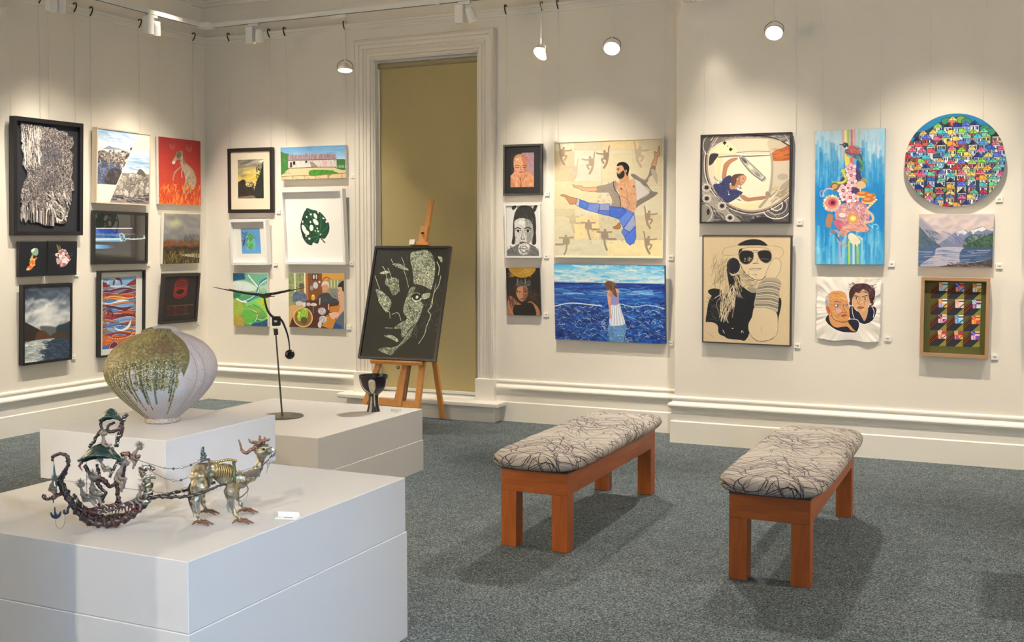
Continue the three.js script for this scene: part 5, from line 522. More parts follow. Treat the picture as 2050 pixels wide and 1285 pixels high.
  g.poly([250, 420, 300, 370, 320, 400, 300, 470, 310, 545, 250, 540], '#a8a4a4'); g.dabs(30, 252, 390, 305, 540, ['#d8d4d0', '#7d7a7e'], 30, 5, 1.4, 0.3, 0.7); g.poly([252, 580, 285, 560, 312, 600, 322, 670, 295, 680, 270, 640], '#b8604a'); g.line([268, 590, 295, 610, 300, 660], '#6a2c28', 7); g.line([395, 490, 440, 478, 500, 500], '#5a3428', 10); g.ell(442, 548, 42, 20, '#efe8dc', 0, '#4a2c28', 6); g.ell(452, 548, 14, 16, '#4a4a58'); g.ell(455, 548, 72, 50, null, 0.05, 'rgba(150,140,190,0.9)', 6); g.ell(605, 540, 22, 15, '#e8e0d4', 0, '#4a2c28', 6); g.ell(606, 540, 9, 11, '#3a3038'); g.ell(610, 540, 36, 48, null, 0, 'rgba(150,110,150,0.9)', 6); g.line([535, 545, 575, 520], '#8a6a8a', 6); g.poly([420, 610, 480, 600, 520, 640, 470, 680, 420, 660], '#d8a0a0'); g.line([540, 520, 560, 620, 590, 650, 600, 665, 560, 672, 530, 650], '#8a4a30', 9); g.line([530, 660, 470, 690, 460, 730], '#8a4a30', 8); g.poly([500, 710, 570, 695, 610, 705, 580, 730, 530, 735], '#a8543e'); g.line([510, 718, 600, 710], '#6a2c24', 6); g.line([330, 700, 390, 770, 480, 815, 570, 830, 630, 800], '#5a2c1c', 10); g.line([330, 620, 350, 700], '#9a5a30', 7); }
{ let g = A.cubes = new Paint(600, 700, [[145, 150], [920, 165], [910, 1055], [125, 1020]], 52);
  g.fill('#565a2c'); for (let i = 0; i < 150; i++) { const x = 110 + i * 5.6; g.line([x + g.R() * 3, 140, x + g.R() * 3, 1060], ['#4a5a2a', '#6a5a2c', '#5a6630', '#7a5424', '#44502c'][i % 5], 2.6, false); } g.dabs(500, 120, 150, 920, 1050, ['#3c4a24', '#7d7a3c', '#6a4a20'], 10, 2.4, 1.57, 0.1, 0.5);
  const F = [['#f0b0a0', '#e8f0f0', '#2a8a90', '#9ad4ec', '#f4d4d0'], ['#4a4ac0', '#e87050', '#7a2050', '#f08050', '#a0b8f0'], ['#d89a20', '#f8f0d8', '#c09040', '#f4e8d0', '#f0b848'], ['#f0a040', '#f8f4ec', '#3a2a50', '#a0a0e0', '#f4c060'], ['#f0b8b0', '#f8e8e0', '#8a3040', '#f4c8c8', '#f8e0d8'], ['#a0d8e0', '#8a2060', '#e0f4f4', '#a83a80', '#c0ecf0'], ['#8a1a50', '#f4e4e0', '#d090a8', '#f8ccd8', '#a03060'], ['#48a8e0', '#e0eef4', '#2a3a70', '#5aa8e8', '#a0e0f4'], ['#e85a20', '#f8c080', '#b84a20', '#f8a040', '#f06a3a'], ['#f4dcc0', '#d85a40', '#b02a40', '#f07a50', '#f8f0e4'], ['#f0b040', '#c03a30', '#a83a70', '#a03a90', '#f4c050'], ['#5a4ac8', '#f0dcd8', '#a83a5a', '#f0b8e0', '#6a5ad8']];
  const X = [320, 530, 745], Y = [178, 374, 562, 754];
  for (let r = 0; r < 4; r++) for (let c = 0; c < 3; c++) { const x = X[c] - r * 4, y = Y[r] + c * 6, w = 108, h = 102, k = F[r * 3 + c]; g.poly([x - 100, y + 85, x - 100, y + 190, x + 100, y + 10, x + 105, y + 100], '#20160f', false);
    g.poly([x, y, x - 104, y + 92, x - 104, y + 190, x, y + h], '#2a1c14', false); for (let j = 0; j < 4; j++) g.line([x, y + 14 + j * 26, x - 104, y + 108 + j * 24], ['#c07038', '#9a3a28', '#b8603a', '#7a3020'][j], 4.5, false); g.poly([x, y + h, x + w, y + h, x + 6, y + 192, x - 104, y + 190], '#242a36', false); for (let j = 1; j < 5; j++) g.line([x + j * 22, y + h, x - 104 + j * 22, y + 190], '#353d4c', 3, false); g.poly([x + w, y + h, x + w, y + 190, x + 6, y + 192], '#8a8a34', false);
    g.poly([x, y, x + w, y, x + w, y + h, x, y + h], k[1], false); g.poly([x, y, x + 50, y, x + 50, y + 50, x, y + 50], k[0], false); g.poly([x, y + 50, x + 50, y + 50, x + 50, y + h, x, y + h], k[3], false); g.poly([x + 54, y + 54, x + w, y + 54, x + w, y + h, x + 54, y + h], k[4], false); g.line([x + 54, y + 24, x + w, y + 24], k[2], 15, false); g.line([x, y + 4, x + 50, y + 46], '#f6f0e4', 5, false); g.line([x + 8, y + 4, x + 50, y + 40], '#2a2038', 4, false); g.line([x + 60, y + h - 6, x + w - 4, y + 60], k[2], 12, false); g.line([x + 18, y + 56, x + 18, y + h], '#f4ece0', 5, false); g.line([x + 34, y + 56, x + 34, y + h], k[0], 5, false); } }
{ let g = A.face = new Paint(640, 900, [[225, 75], [950, 65], [808, 1180], [65, 1150]], 53);
  g.fill('#101310'); const W = ['#c9d2b8', '#e8ecd8', '#9aa890', '#b4c0a0', '#dfe4cc'];
  const cl = (p, n, L = 16, w = 2.6) => g.clip(p, () => { g.alpha(0.55, () => g.fill('#a3ae94')); let x0 = 1e9, y0 = 1e9, x1 = 0, y1 = 0; for (let i = 0; i < p.length; i += 2) { x0 = Math.min(x0, p[i]); x1 = Math.max(x1, p[i]); y0 = Math.min(y0, p[i + 1]); y1 = Math.max(y1, p[i + 1]); } g.dabs(n, x0, y0, x1, y1, ['#22281f', '#3a4436', '#151a15'], L, w, 1.2, 1.6, 0.8, 1.2); g.dabs(n * 1.8, x0, y0, x1, y1, W, L, w * 1.2, 1.2, 1.6, 0.9, 1.2); });
  cl([565, 115, 640, 90, 720, 80, 775, 120, 805, 200, 812, 290, 795, 400, 770, 480, 715, 450, 650, 430, 600, 420, 590, 340, 575, 250, 560, 190], 900); cl([560, 470, 610, 450, 600, 500, 570, 560, 590, 610, 690, 625, 680, 700, 640, 790, 560, 870, 500, 960, 470, 940, 470, 880, 400, 870, 470, 810, 530, 770, 490, 690, 520, 570], 800); cl([215, 480, 290, 510, 370, 600, 350, 690, 320, 710, 270, 640, 235, 560], 260); cl([300, 1060, 390, 1060, 470, 1020, 520, 940, 590, 860, 560, 960, 430, 1080, 380, 1140, 330, 1130, 245, 1090], 260); cl([300, 940, 380, 940, 440, 980, 440, 1010, 380, 980, 330, 960], 120); cl([310, 380, 420, 365, 440, 440, 440, 510, 390, 540, 360, 490], 130, 14, 2); cl([680, 530, 760, 510, 750, 560, 690, 575], 80); cl([380, 225, 440, 220, 520, 260, 540, 290, 460, 270, 400, 245], 90); cl([255, 320, 310, 295, 350, 310, 300, 330], 50); cl([840, 140, 885, 160, 880, 210, 850, 170], 50, 12, 3);
  g.ell(622, 552, 56, 38, '#0b0d0c', 0.2); g.arc(628, 562, 46, 32, 0.2, 3.0, '#dfe6d0', 15); g.arc(618, 548, 50, 34, 3.3, 5.6, '#b4c0a4', 6); g.dabs(50, 565, 590, 690, 640, W, 18, 4, 0.2, 0.8, 0.8, 1); for (let k = 0; k < 5; k++) g.arc(350 + 4 * k, 405 + 3 * k, 50 - 4 * k, 36 - 3 * k, k * 1.4, k * 1.4 + 2.2, '#b9c4a8', 4); g.poly([610, 440, 660, 430, 760, 480, 740, 505, 640, 490], '#0d100e'); g.ell(630, 555, 14, 16, '#e8ecdc');
  for (const p of [[495, 290, 520, 360, 545, 460], [205, 345, 235, 430, 255, 480], [240, 590, 300, 680, 350, 705, 360, 768], [280, 250, 310, 300, 330, 400], [335, 270, 360, 330, 375, 380], [310, 865, 385, 868], [380, 730, 440, 715, 470, 790], [365, 180, 385, 215], [470, 160, 490, 200, 500, 240], [440, 380, 450, 500]]) g.line(p, '#d0d8c0', 5);
  g.line([830, 200, 855, 260, 845, 330], '#b9c4a8', 9); g.line([870, 340, 850, 430, 800, 520, 780, 640, 745, 690, 770, 740, 730, 850, 710, 930, 650, 1025], '#c4ceb4', 7); g.line([820, 420, 790, 560, 765, 660], '#aab69a', 6); g.line([640, 790, 590, 870, 520, 960, 450, 1040], '#aab69a', 5); g.dabs(110, 690, 380, 870, 900, W, 30, 1.4, 1.9, 0.5, 0.6); g.dabs(80, 230, 100, 560, 380, W, 26, 1, 1.2, 0.6, 0.35); g.dabs(60, 540, 840, 640, 960, W, 24, 1.3, 1, 0.6, 0.6); g.dabs(420, 420, 120, 830, 1000, ['#0f120f', '#161b15'], 22, 2.2, 1.2, 1.2, 0.8, 1.2); g.dabs(220, 200, 300, 460, 720, ['#0f120f', '#161b15'], 22, 2.2, 1.2, 1.2, 0.8, 1.2); g.dabs(240, 500, 90, 830, 900, W, 34, 1, 1.6, 1.0, 0.5, 1); }

// ---------------------------------------------------------------- hanging the pictures
const canvasEdge = std(lin(0.74, 0.71, 0.64), 0.8), blackFrame = std(lin(0.016, 0.015, 0.018), 0.35), whiteFrame = std(lin(0.80, 0.79, 0.76), 0.4), matWhite = std(lin(0.78, 0.76, 0.71), 0.9), matBlack = std(lin(0.02, 0.021, 0.026), 0.9), matCream = std(lin(0.74, 0.67, 0.5), 0.9), oak = std(lin(0.42, 0.25, 0.13), 0.5), paleWood = std(lin(0.68, 0.56, 0.42), 0.55), darkEdge = std(lin(0.04, 0.035, 0.03), 0.7), backing = std(lin(0.12, 0.09, 0.06), 0.9);
const glass = phys(0xffffff, 0.02, { transmission: 1, thickness: 0, ior: 1.5 });
const art = (k, rough = 0.65, o = {}) => std(0xffffff, rough, { map: A[k].tex(), ...o });
function ring2(w, h, b, depth, bevel = 0.0015) {             // mitred frame, front at z = 0, going back
  const s = new THREE.Shape([[-w / 2, 0], [w / 2, 0], [w / 2, h], [-w / 2, h]].map(p => new THREE.Vector2(...p))), i = bevel;
  s.holes.push(new THREE.Path([[-w / 2 + b, b], [-w / 2 + b, h - b], [w / 2 - b, h - b], [w / 2 - b, b]].map(p => new THREE.Vector2(...p))));
  const g = new THREE.ExtrudeGeometry(s, { depth: depth - 2 * i, bevelEnabled: true, bevelSize: -i + 0.0001, bevelThickness: i, bevelSegments: 1 }); g.translate(0, 0, -depth + i); return g;
}
function sheet(w, h, x = 0, y = 0, z = 0) { const g = new THREE.PlaneGeometry(w, h); g.translate(x, y + h / 2, z); return g; }
const WALL = { L: (c, y, n) => [[XL + n, y, -c], Math.PI / 2], B: (c, y, n) => [[c, y, ZB + n], 0], R: (c, y, n) => [[c, y, ZR + n], 0] };
function hang(name, label, category, wall, T, [c, y, w, h, tilt, roll], group) {
  const [p, turn] = WALL[wall](c, y, T + 0.005), g = thing(name, label, category, p, turn, group); g.rotation.order = 'YXZ'; g.rotation.set(tilt, turn, roll); return g;
}
function canvasPic(key, name, label, wall, T, fit, edge = canvasEdge, rough = 0.6, group = 'pictures hung on the walls') {
  const g = hang(name, label, 'painting', wall, T, fit, group), [, , w, h] = fit;
  M('stretched_canvas', at(rbox(w, h, T, 0.003), 0, h / 2, -T / 2), edge, g);
  M('painting_face', sheet(w - 0.003, h - 0.003, 0, 0.0015, 0.0006), art(key, rough), g); return g;
}
// o: b frame width, rec recess, mat material, m mat widths [left,right,top,bottom], glazed
function framedPic(key, name, label, wall, T, fit, frame, o = {}, group = 'pictures hung on the walls') {
  const g = hang(name, label, o.cat ?? 'picture', wall, T, fit, group), [, , w, h] = fit, b = o.b ?? 0.02, rec = o.rec ?? 0.01;
  M('frame', ring2(w, h, b, T), frame, g);
  M('backing_board', box(-w / 2 + b * 0.5, w / 2 - b * 0.5, b * 0.5, h - b * 0.5, -T + 0.001, -rec - 0.003), backing, g);
  const iw = w - 2 * b, ih = h - 2 * b;
  if (o.m) {
    const [l, r, t, d] = o.m, s = new THREE.Shape([[-iw / 2, b], [iw / 2, b], [iw / 2, b + ih], [-iw / 2, b + ih]].map(p => new THREE.Vector2(...p))), x0 = -iw / 2 + l, x1 = iw / 2 - r, y0 = b + d, y1 = b + ih - t;
    s.holes.push(new THREE.Path([[x0, y0], [x0, y1], [x1, y1], [x1, y0]].map(p => new THREE.Vector2(...p))));
    const mg = new THREE.ExtrudeGeometry(s, { depth: 0.002, bevelEnabled: false }); mg.translate(0, 0, -rec - 0.001); M('mat', mg, o.mat, g);
    M('print', sheet(x1 - x0, y1 - y0, (x0 + x1) / 2, y0, -rec - 0.0008), art(key, o.rough ?? 0.6), g);
  } else if (key) M('print', sheet(iw, ih, 0, b, -rec), art(key, o.rough ?? 0.6), g);
  if (o.glazed) M('glass', box(-iw / 2, iw / 2, b, b + ih, -0.0065, -0.005), glass, g);
  return g;
}
// left wall
{ const g = framedPic(null, 'woven_relief', 'torn silver and black weaving in a tall black frame on the left wall', 'L', 0.05, [6.515, 1.606, 0.706, 0.944, 0.037, 0.008], blackFrame, { b: 0.034, rec: 0.03, cat: 'artwork' });
  M('mount_board', box(-0.32, 0.32, 0.033, 0.911, -0.034, -0.03), std(lin(0.022, 0.024, 0.032), 0.85), g);
  const P = [203, 153, 280, 158, 365, 160, 440, 172, 520, 168, 560, 195, 610, 190, 645, 205, 660, 235, 695, 240, 705, 300, 690, 340, 665, 365, 705, 410, 690, 470, 700, 540, 690, 600, 680, 640, 705, 680, 715, 755, 690, 765, 685, 860, 675, 910, 655, 985, 640, 1040, 630, 1080, 590, 1090, 520, 1075, 515, 1110, 430, 1105, 345, 1070, 325, 1078, 320, 1050, 300, 1085, 270, 1040, 250, 1085, 232, 1040, 215, 1083, 205, 1040, 215, 900, 205, 890, 215, 780, 245, 690, 265, 650, 260, 600, 225, 540, 235, 460, 215, 390, 225, 340, 207, 325];
  const X = x => (x - 456) / 664 * 0.706, Y = y => (1196 - y) / 1103 * 0.944 + 0.004, sh = new THREE.Shape(); for (let i = 0; i < P.length; i += 2) i ? sh.lineTo(X(P[i]), Y(P[i + 1])) : sh.moveTo(X(P[i]), Y(P[i + 1]));
  const eg = new THREE.ExtrudeGeometry(sh, { depth: 0.009, bevelEnabled: true, bevelSize: 0.0015, bevelThickness: 0.0015, bevelSegments: 1 }); eg.translate(0, 0, -0.028);
  const uv = eg.attributes.uv, pp = eg.attributes.position; for (let i = 0; i < uv.count; i++) uv.setXY(i, (pp.getX(i) + 0.3) / 0.6, pp.getY(i) / 0.944);
  const w = new Paint(640, 1000, null, 61), bmp = new Paint(640, 1000, null, 61); w.fill('#6a6262'); bmp.fill('#555555');
  for (const [p, c] of [[w, ['#e8e0d8', '#a39a96', '#fbf7f0', '#3a3538', '#c9beb8', '#7a7276', '#1f1c1f', '#bcb0ac', '#2a272e']], [bmp, ['#ffffff', '#999999', '#ffffff', '#222222', '#cccccc', '#666666', '#000000', '#aaaaaa', '#000000']]]) { p.R = rng(62); p.dabs(4200, 0, 0, 1000, 860, c, 18, 4.2, 1.4, 0.45, 0.85, 0.8); p.dabs(5200, 0, 0, 1000, 860, c, 15, 3.8, 0.1, 0.7, 0.85, 1.4); p.dabs(160, 0, 100, 380, 400, [c[0], c[2], c[4]], 70, 8, 1.5, 0.3, 0.9, 1); p.dabs(160, 500, 640, 900, 900, c, 60, 14, 0.7, 0.8, 0.8, 1); p.dabs(160, 0, 820, 600, 1000, c, 170, 9, 1.57, 0.06, 0.95); }
  w.soft(30, () => w.alpha(0.4, () => { w.ell(560, 300, 130, 110, '#4a4a5c'); w.ell(600, 500, 120, 60, '#4a4650'); w.ell(430, 560, 90, 60, '#52505e'); }));
  const bt = bmp.tex(); bt.colorSpace = THREE.NoColorSpace;
  M('weaving', eg, std(0xffffff, 0.4, { map: w.tex(), bumpMap: bt, bumpScale: 0.004, metalness: 0.05 }), g);
}
framedPic('rocks', 'rocky_shore_painting', 'split painting of rocky shore and blue sky in a pale wood frame', 'L', 0.06, [7.333, 1.886, 0.644, 0.654, 0.033, -0.006], paleWood, { b: 0.012, rec: 0.006, cat: 'painting' });
canvasPic('horse', 'horse_painting', 'red canvas of a pale horse rearing above flames', 'L', 0.03, [8.087, 1.905, 0.577, 0.627, 0.01, 0.004]);
framedPic('glitch', 'light_streak_print', 'black framed print with blue and white streaks of light', 'L', 0.03, [7.321, 1.357, 0.653, 0.465, 0.025, -0.009], blackFrame, { b: 0.026, rec: 0.008, glazed: true, rough: 0.4 });
canvasPic('moor', 'moorland_painting', 'small canvas of brown moorland under a cloudy grey sky', 'L', 0.03, [8.09, 1.344, 0.503, 0.479, 0.048, -0.002]);
framedPic('waka', 'patterned_print', 'tall black framed print of colourful wavy bands with a white crescent boat', 'L', 0.045, [7.31, 0.545, 0.544, 0.755, 0.029, 0], blackFrame, { b: 0.014, rec: 0.03, mat: matWhite, m: [0.042, 0.075, 0.045, 0.05] });
framedPic('ring', 'red_ring_print', 'dark framed print of a red coiled ring above a wooden bench outline', 'L', 0.03, [8.049, 0.78, 0.509, 0.476, 0.095, -0.011], std(lin(0.03, 0.022, 0.026), 0.4), { b: 0.03, rec: 0.008 });
canvasPic('flow1', 'flower_canvas', 'small black canvas with an orange flower spray', 'L', 0.03, [6.356, 1.273, 0.272, 0.284, 0.042, 0.001], darkEdge);
canvasPic('flow2', 'flower_canvas', 'small black canvas with a pale pink flower head', 'L', 0.03, [6.66, 1.274, 0.301, 0.285, 0.051, -0.001], darkEdge);
framedPic('lake', 'stormy_lake_painting', 'black framed painting of a stormy lake between dark hills', 'L', 0.045, [6.481, 0.56, 0.503, 0.65, 0.036, 0.004], blackFrame, { b: 0.02, rec: 0.006, cat: 'painting' });
{ const f = [5.672, 1.8, 0.74, 0.82, 0.03, 0], g = hang('dark_framed_picture', 'dark framed picture cut off by the left edge of the photo', 'picture', 'L', 0.04, f, 'pictures hung on the walls'); M('frame', ring2(f[2], f[3], 0.03, 0.04), blackFrame, g); M('mat', box(-0.34, 0.34, 0.03, 0.79, -0.035, -0.012), matWhite, g); }
// back wall, left of the window
framedPic('sunset', 'sunset_picture', 'dark framed sunset landscape with a wide cream mat', 'B', 0.03, [-6.682, 1.831, 0.536, 0.623, 0.009, -0.007], std(lin(0.022, 0.014, 0.014), 0.35), { b: 0.034, rec: 0.01, mat: matCream, m: [0.082, 0.078, 0.078, 0.105] });
canvasPic('barn', 'barn_painting', 'wide canvas of a long white barn under a blue sky', 'B', 0.04, [-5.945, 2.134, 0.726, 0.308, 0.025, -0.004]);
framedPic('leaf', 'leaf_picture', 'white box frame holding a green leaf full of holes', 'B', 0.06, [-5.925, 1.34, 0.696, 0.701, 0.069, -0.001], whiteFrame, { b: 0.024, rec: 0.035 });
framedPic('blue', 'blue_leaf_print', 'white box frame with a small blue print of green leaves', 'B', 0.06, [-6.673, 1.329, 0.436, 0.438, 0.066, 0.01], whiteFrame, { b: 0.024, rec: 0.032, mat: matWhite, m: [0.088, 0.072, 0.065, 0.082] });
canvasPic('green', 'green_abstract_painting', 'green and teal abstract canvas behind the bird sculpture', 'B', 0.03, [-6.693, 0.737, 0.41, 0.516, -0.003, 0.003]);
canvasPic('lunch', 'lunch_table_painting', 'canvas of people at a lunch table with a bowl of green fruit', 'B', 0.025, [-5.933, 0.742, 0.627, 0.518, -0.005, 0]);
// back wall, right of the window
framedPic('hands', 'portrait_picture', 'black matted portrait of a bald head resting on two hands', 'B', 0.03, [-3.807, 1.945, 0.362, 0.434, 0.008, -0.006], blackFrame, { b: 0.016, rec: 0.008, mat: matBlack, m: [0.05, 0.06, 0.055, 0.055] });
framedPic('rose', 'portrait_picture', 'white framed black and white portrait of a woman with a rose at her mouth', 'B', 0.04, [-3.798, 1.414, 0.332, 0.459, 0.042, 0.001], whiteFrame, { b: 0.014, rec: 0.008 });
canvasPic('crown', 'portrait_painting', 'dark canvas of a crowned woman under a gold half disc', 'B', 0.03, [-3.794, 0.921, 0.31, 0.407, 0.058, 0.009], darkEdge);
{ const f = [-3.043, 1.418, 0.946, 0.967, 0.006, -0.003], g = hang('dancer_quilt', 'cream fabric wall hanging with a leaping barefoot dancer in blue trousers', 'wall hanging', 'B', 0.02, f, 'pictures hung on the walls'), [, , w, h] = f;
  const pg = new THREE.PlaneGeometry(w, h, 70, 70), p = pg.attributes.position; for (let i = 0; i < p.count; i++) { const x = p.getX(i), y = p.getY(i); p.setZ(i, 0.005 * N(x * 5, y * 5, 1) + 0.0022 * N(x * 22, y * 26, 5)); } pg.translate(0, h / 2, 0); pg.computeVertexNormals();
  M('cloth', pg, std(0xffffff, 0.95, { map: A.quilt.tex(), side: THREE.DoubleSide }), g);
  M('hem', merge([at(rbox(w + 0.006, 0.016, 0.008, 0.003), 0, 0.004, 0), at(rbox(w + 0.006, 0.014, 0.01, 0.003), 0, h - 0.003, 0), at(rbox(0.012, h, 0.008, 0.003), -w / 2, h / 2, 0), at(rbox(0.012, h, 0.008, 0.003), w / 2, h / 2, 0)]), std(lin(0.74, 0.68, 0.5), 0.95), g); }
canvasPic('sea', 'sea_painting', 'bright blue seascape of a woman in a white dress wading', 'B', 0.04, [-3.018, 0.727, 0.961, 0.635, 0.075, -0.007], std(lin(0.03, 0.06, 0.16), 0.7), 0.4);
// the projecting wall
framedPic('jar', 'reflection_painting', 'square dark framed painting of a woman mirrored in curved metal', 'R', 0.05, [-1.82, 1.684, 0.676, 0.665, 0.022, -0.01], std(lin(0.03, 0.024, 0.028), 0.4), { b: 0.013, rec: 0.008, cat: 'painting' });
framedPic('hat', 'sunglasses_portrait', 'ink portrait of a woman in a hat and sunglasses on cream canvas', 'R', 0.04, [-1.805, 0.782, 0.663, 0.815, 0.046, -0.009], std(lin(0.06, 0.045, 0.038), 0.5), { b: 0.009, rec: 0.004, cat: 'painting' });
canvasPic('tui', 'bird_and_flowers_painting', 'tall blue canvas of a bird above flowers, tentacles and crossed hands', 'R', 0.04, [-1.067, 1.385, 0.479, 0.959, 0.029, 0.003], std(lin(0.3, 0.42, 0.5), 0.7), 0.4);
{ const f = [-0.38, 1.785, 0.64, 0.64, 0.06, -0.004], g = hang('round_village_painting', 'round canvas crowded with bright little houses', 'painting', 'R', 0.03, f, 'pictures hung on the walls');
  const cg = new THREE.CylinderGeometry(0.32, 0.32, 0.03, 72, 1); cg.rotateX(Math.PI / 2); cg.translate(0, 0.32, -0.0152); M('stretched_canvas', cg, canvasEdge, g);
  const d = new THREE.CircleGeometry(0.3195, 72); d.translate(0, 0.32, 0.0006); M('painting_face', d, art('village', 0.5), g); }
canvasPic('fiord', 'fiord_painting', 'misty canvas of a lake between snowy mountains', 'R', 0.03, [-0.365, 1.373, 0.477, 0.366, 0.011, -0.01]);
{ const f = [-1.076, 0.837, 0.439, 0.45, 0.003, -0.012], g = hang('embroidered_cloth', 'white cloth embroidered with the heads of a bald man and a woman', 'wall hanging', 'R', 0.015, f, 'pictures hung on the walls'), [, , w, h] = f;
  const pg = new THREE.PlaneGeometry(w, h, 110, 110), p = pg.attributes.position;
  for (let i = 0; i < p.count; i++) { const x = p.getX(i), y = p.getY(i), u = x / w * 2, v = y / h * 2, r = Math.hypot(u, v), a = Math.atan2(v, u), e = Math.min(1, Math.max(0, (r - 0.55) / 0.6)); p.setXYZ(i, x * (1 + 0.012 * Math.sin(v * 9)), y + 0.006 * Math.sin(u * 6 + 1) * Math.abs(v), 0.009 * e * (N(a * 4.2, r * 1.1, 2) + 0.7 * N(a * 9, r * 1.4, 7)) + 0.004 * N(u * 2, v * 2, 9)); }
  pg.translate(0, h / 2, 0); pg.computeVertexNormals(); M('cloth', pg, std(0xffffff, 0.85, { map: A.couple.tex(), side: THREE.DoubleSide }), g); }
framedPic('cubes', 'stitched_cubes_picture', 'oak box frame with twelve stitched coloured cubes on olive cloth', 'R', 0.055, [-0.364, 0.75, 0.438, 0.55, 0.027, -0.01], oak, { b: 0.022, rec: 0.04, cat: 'artwork', rough: 0.9 });
for (const [f, l] of [[[0.44, 1.42, 0.7, 0.93, 0.03, 0], 'upper picture just outside the right edge of the photo'], [[0.46, 0.8, 0.72, 0.5, 0.05, 0], 'lower picture just outside the right edge of the photo']]) { const g = hang('dark_framed_picture', l, 'picture', 'R', 0.05, f, 'pictures hung on the walls'); M('frame', ring2(f[2], f[3], 0.02, 0.05), blackFrame, g); M('mat', box(-f[2] / 2 + 0.019, f[2] / 2 - 0.019, 0.019, f[3] - 0.019, -0.045, -0.012), matCream, g); }

// hanging wires with brass hooks on the picture rail: [wall, along, lowest y, whose]
const wires = [['L', 6.197, 2.548, 'left wire beside the silver weaving'], ['L', 6.485, 2.548, 'second wire above the silver weaving'], ['L', 6.576, 2.548, 'third wire above the silver weaving'], ['L', 6.85, 2.548, 'right wire above the silver weaving'], ['L', 7.027, 2.538, 'left wire beside the rocky shore painting'], ['L', 7.6, 2.538, 'right wire above the rocky shore painting'], ['L', 7.843, 2.53, 'left wire above the red horse canvas'], ['L', 8.312, 2.53, 'right wire above the red horse canvas'],
  ['B', -6.93, 2.452, 'left wire above the framed sunset landscape'], ['B', -6.45, 2.452, 'right wire above the framed sunset landscape'], ['B', -6.27, 2.44, 'left wire above the barn canvas'], ['B', -5.6, 2.44, 'right wire above the barn canvas'], ['B', -3.968, 2.377, 'left wire above the portrait with hands'], ['B', -3.635, 2.377, 'right wire above the portrait with hands'], ['B', -3.488, 2.383, 'left wire above the dancer wall hanging'], ['B', -2.563, 2.383, 'right wire above the dancer wall hanging'],
  ['R', -2.139, 2.347, 'left wire above the dark framed mirror reflection painting'], ['R', -1.458, 2.347, 'right wire above the dark framed mirror reflection painting'], ['R', -1.269, 2.342, 'left wire above the tall blue bird canvas'], ['R', -0.866, 2.342, 'right wire above the tall blue bird canvas'], ['R', -0.542, 2.36, 'left wire above the round village canvas'], ['R', -0.201, 2.36, 'right wire above the round village canvas']];
for (const [wl, c, y, l] of wires) {
  const [p, turn] = WALL[wl](c, 3.553, 0), g = thing('hanging_wire', l, 'wire', p, turn, 'picture hanging wires');
  M('hook', tube([[0, -0.01, 0.008], [0, 0.012, 0.012], [0, 0.012, 0.04], [0, -0.012, 0.043], [0, -0.04, 0.03], [0, -0.058, 0.012], [0, -0.05, 0.022]], 0.0055, 24, 8), hookMat, g);
  M('cord', rod([0, y - 3.553, 0.012], [0, -0.055, 0.012], 0.0016, 0.0016, 6), wireMat, g);
}
// number cards
const cards = [['L', 6.79, 0.573, '', 'stormy lake painting'], ['L', 6.837, 1.277, '', 'pink flower canvas'], ['L', 7.684, 1.348, '', 'light streak print'], ['L', 8.342, 0.766, '', 'red ring print'], ['B', -6.371, 1.838, '', 'framed sunset landscape'], ['B', -5.529, 2.157, '', 'barn canvas'], ['B', -5.552, 1.353, '', 'green leaf box frame'], ['B', -6.411, 1.342, '', 'blue leaf print'], ['B', -6.43, 0.742, '', 'green abstract canvas'], ['B', -5.585, 0.755, '', 'lunch table canvas'],
  ['B', -3.589, 1.955, '13', 'portrait with hands'], ['B', -3.594, 1.427, '68', 'portrait with a rose'], ['B', -3.598, 0.93, '49', 'crowned woman canvas'], ['B', -2.505, 1.42, '105', 'dancer wall hanging'], ['B', -2.506, 0.729, '145', 'blue seascape'], ['R', -1.423, 1.69, '107', 'dark framed mirror reflection painting'], ['R', -1.432, 0.784, '106', 'ink portrait with sunglasses'], ['R', -0.781, 1.388, '99', 'tall blue bird canvas'], ['R', -0.802, 0.859, '145', 'embroidered cloth'], ['R', -0.092, 1.835, '58', 'round village canvas'], ['R', -0.085, 1.38, '182', 'misty lake canvas'], ['R', -0.105, 0.758, '180', 'stitched cubes frame']];
{ const cv = new Paint(768, 512, null, 71), cx = cv.x; cv.fill('#f1ece0'); cx.textAlign = 'center'; cx.textBaseline = 'middle'; cx.font = 'bold 52px sans-serif';
  const cell = i => [(i % 6) * 128, Math.floor(i / 6) * 102.4];
  cards.forEach(([, , , n], i) => { const [x, y] = cell(i); if (n) { cx.fillStyle = '#4a4844'; cx.fillText(n, x + 64, y + 54); } else { cx.fillStyle = '#8a8478'; for (let k = 0; k < 2; k++) cx.fillRect(x + 40 + k * 28, y + 40, 18, 26); } });
  const cm = std(0xffffff, 0.8, { map: cv.tex() }), side = std(lin(0.82, 0.79, 0.72), 0.8);
  cards.forEach(([wl, c, y, n, of], i) => {
    const [p, turn] = WALL[wl](c, y, 0.001), g = thing('number_card', n ? `small white card numbered ${n} beside the ${of}` : `small white number card beside the ${of}`, 'card', p, turn, 'number cards beside the pictures');
    M('foam_board', at(rbox(0.044, 0.036, 0.009, 0.001), 0, 0, 0.0045), side, g);
    const f = new THREE.PlaneGeometry(0.042, 0.034), [x, yy] = cell(i), u = f.attributes.uv; for (let k = 0; k < 4; k++) u.setXY(k, (x + u.getX(k) * 128) / 768, 1 - (yy + (1 - u.getY(k)) * 102.4) / 512); f.translate(0, 0, 0.0095); M('printed_number', f, cm, g);
  }); }

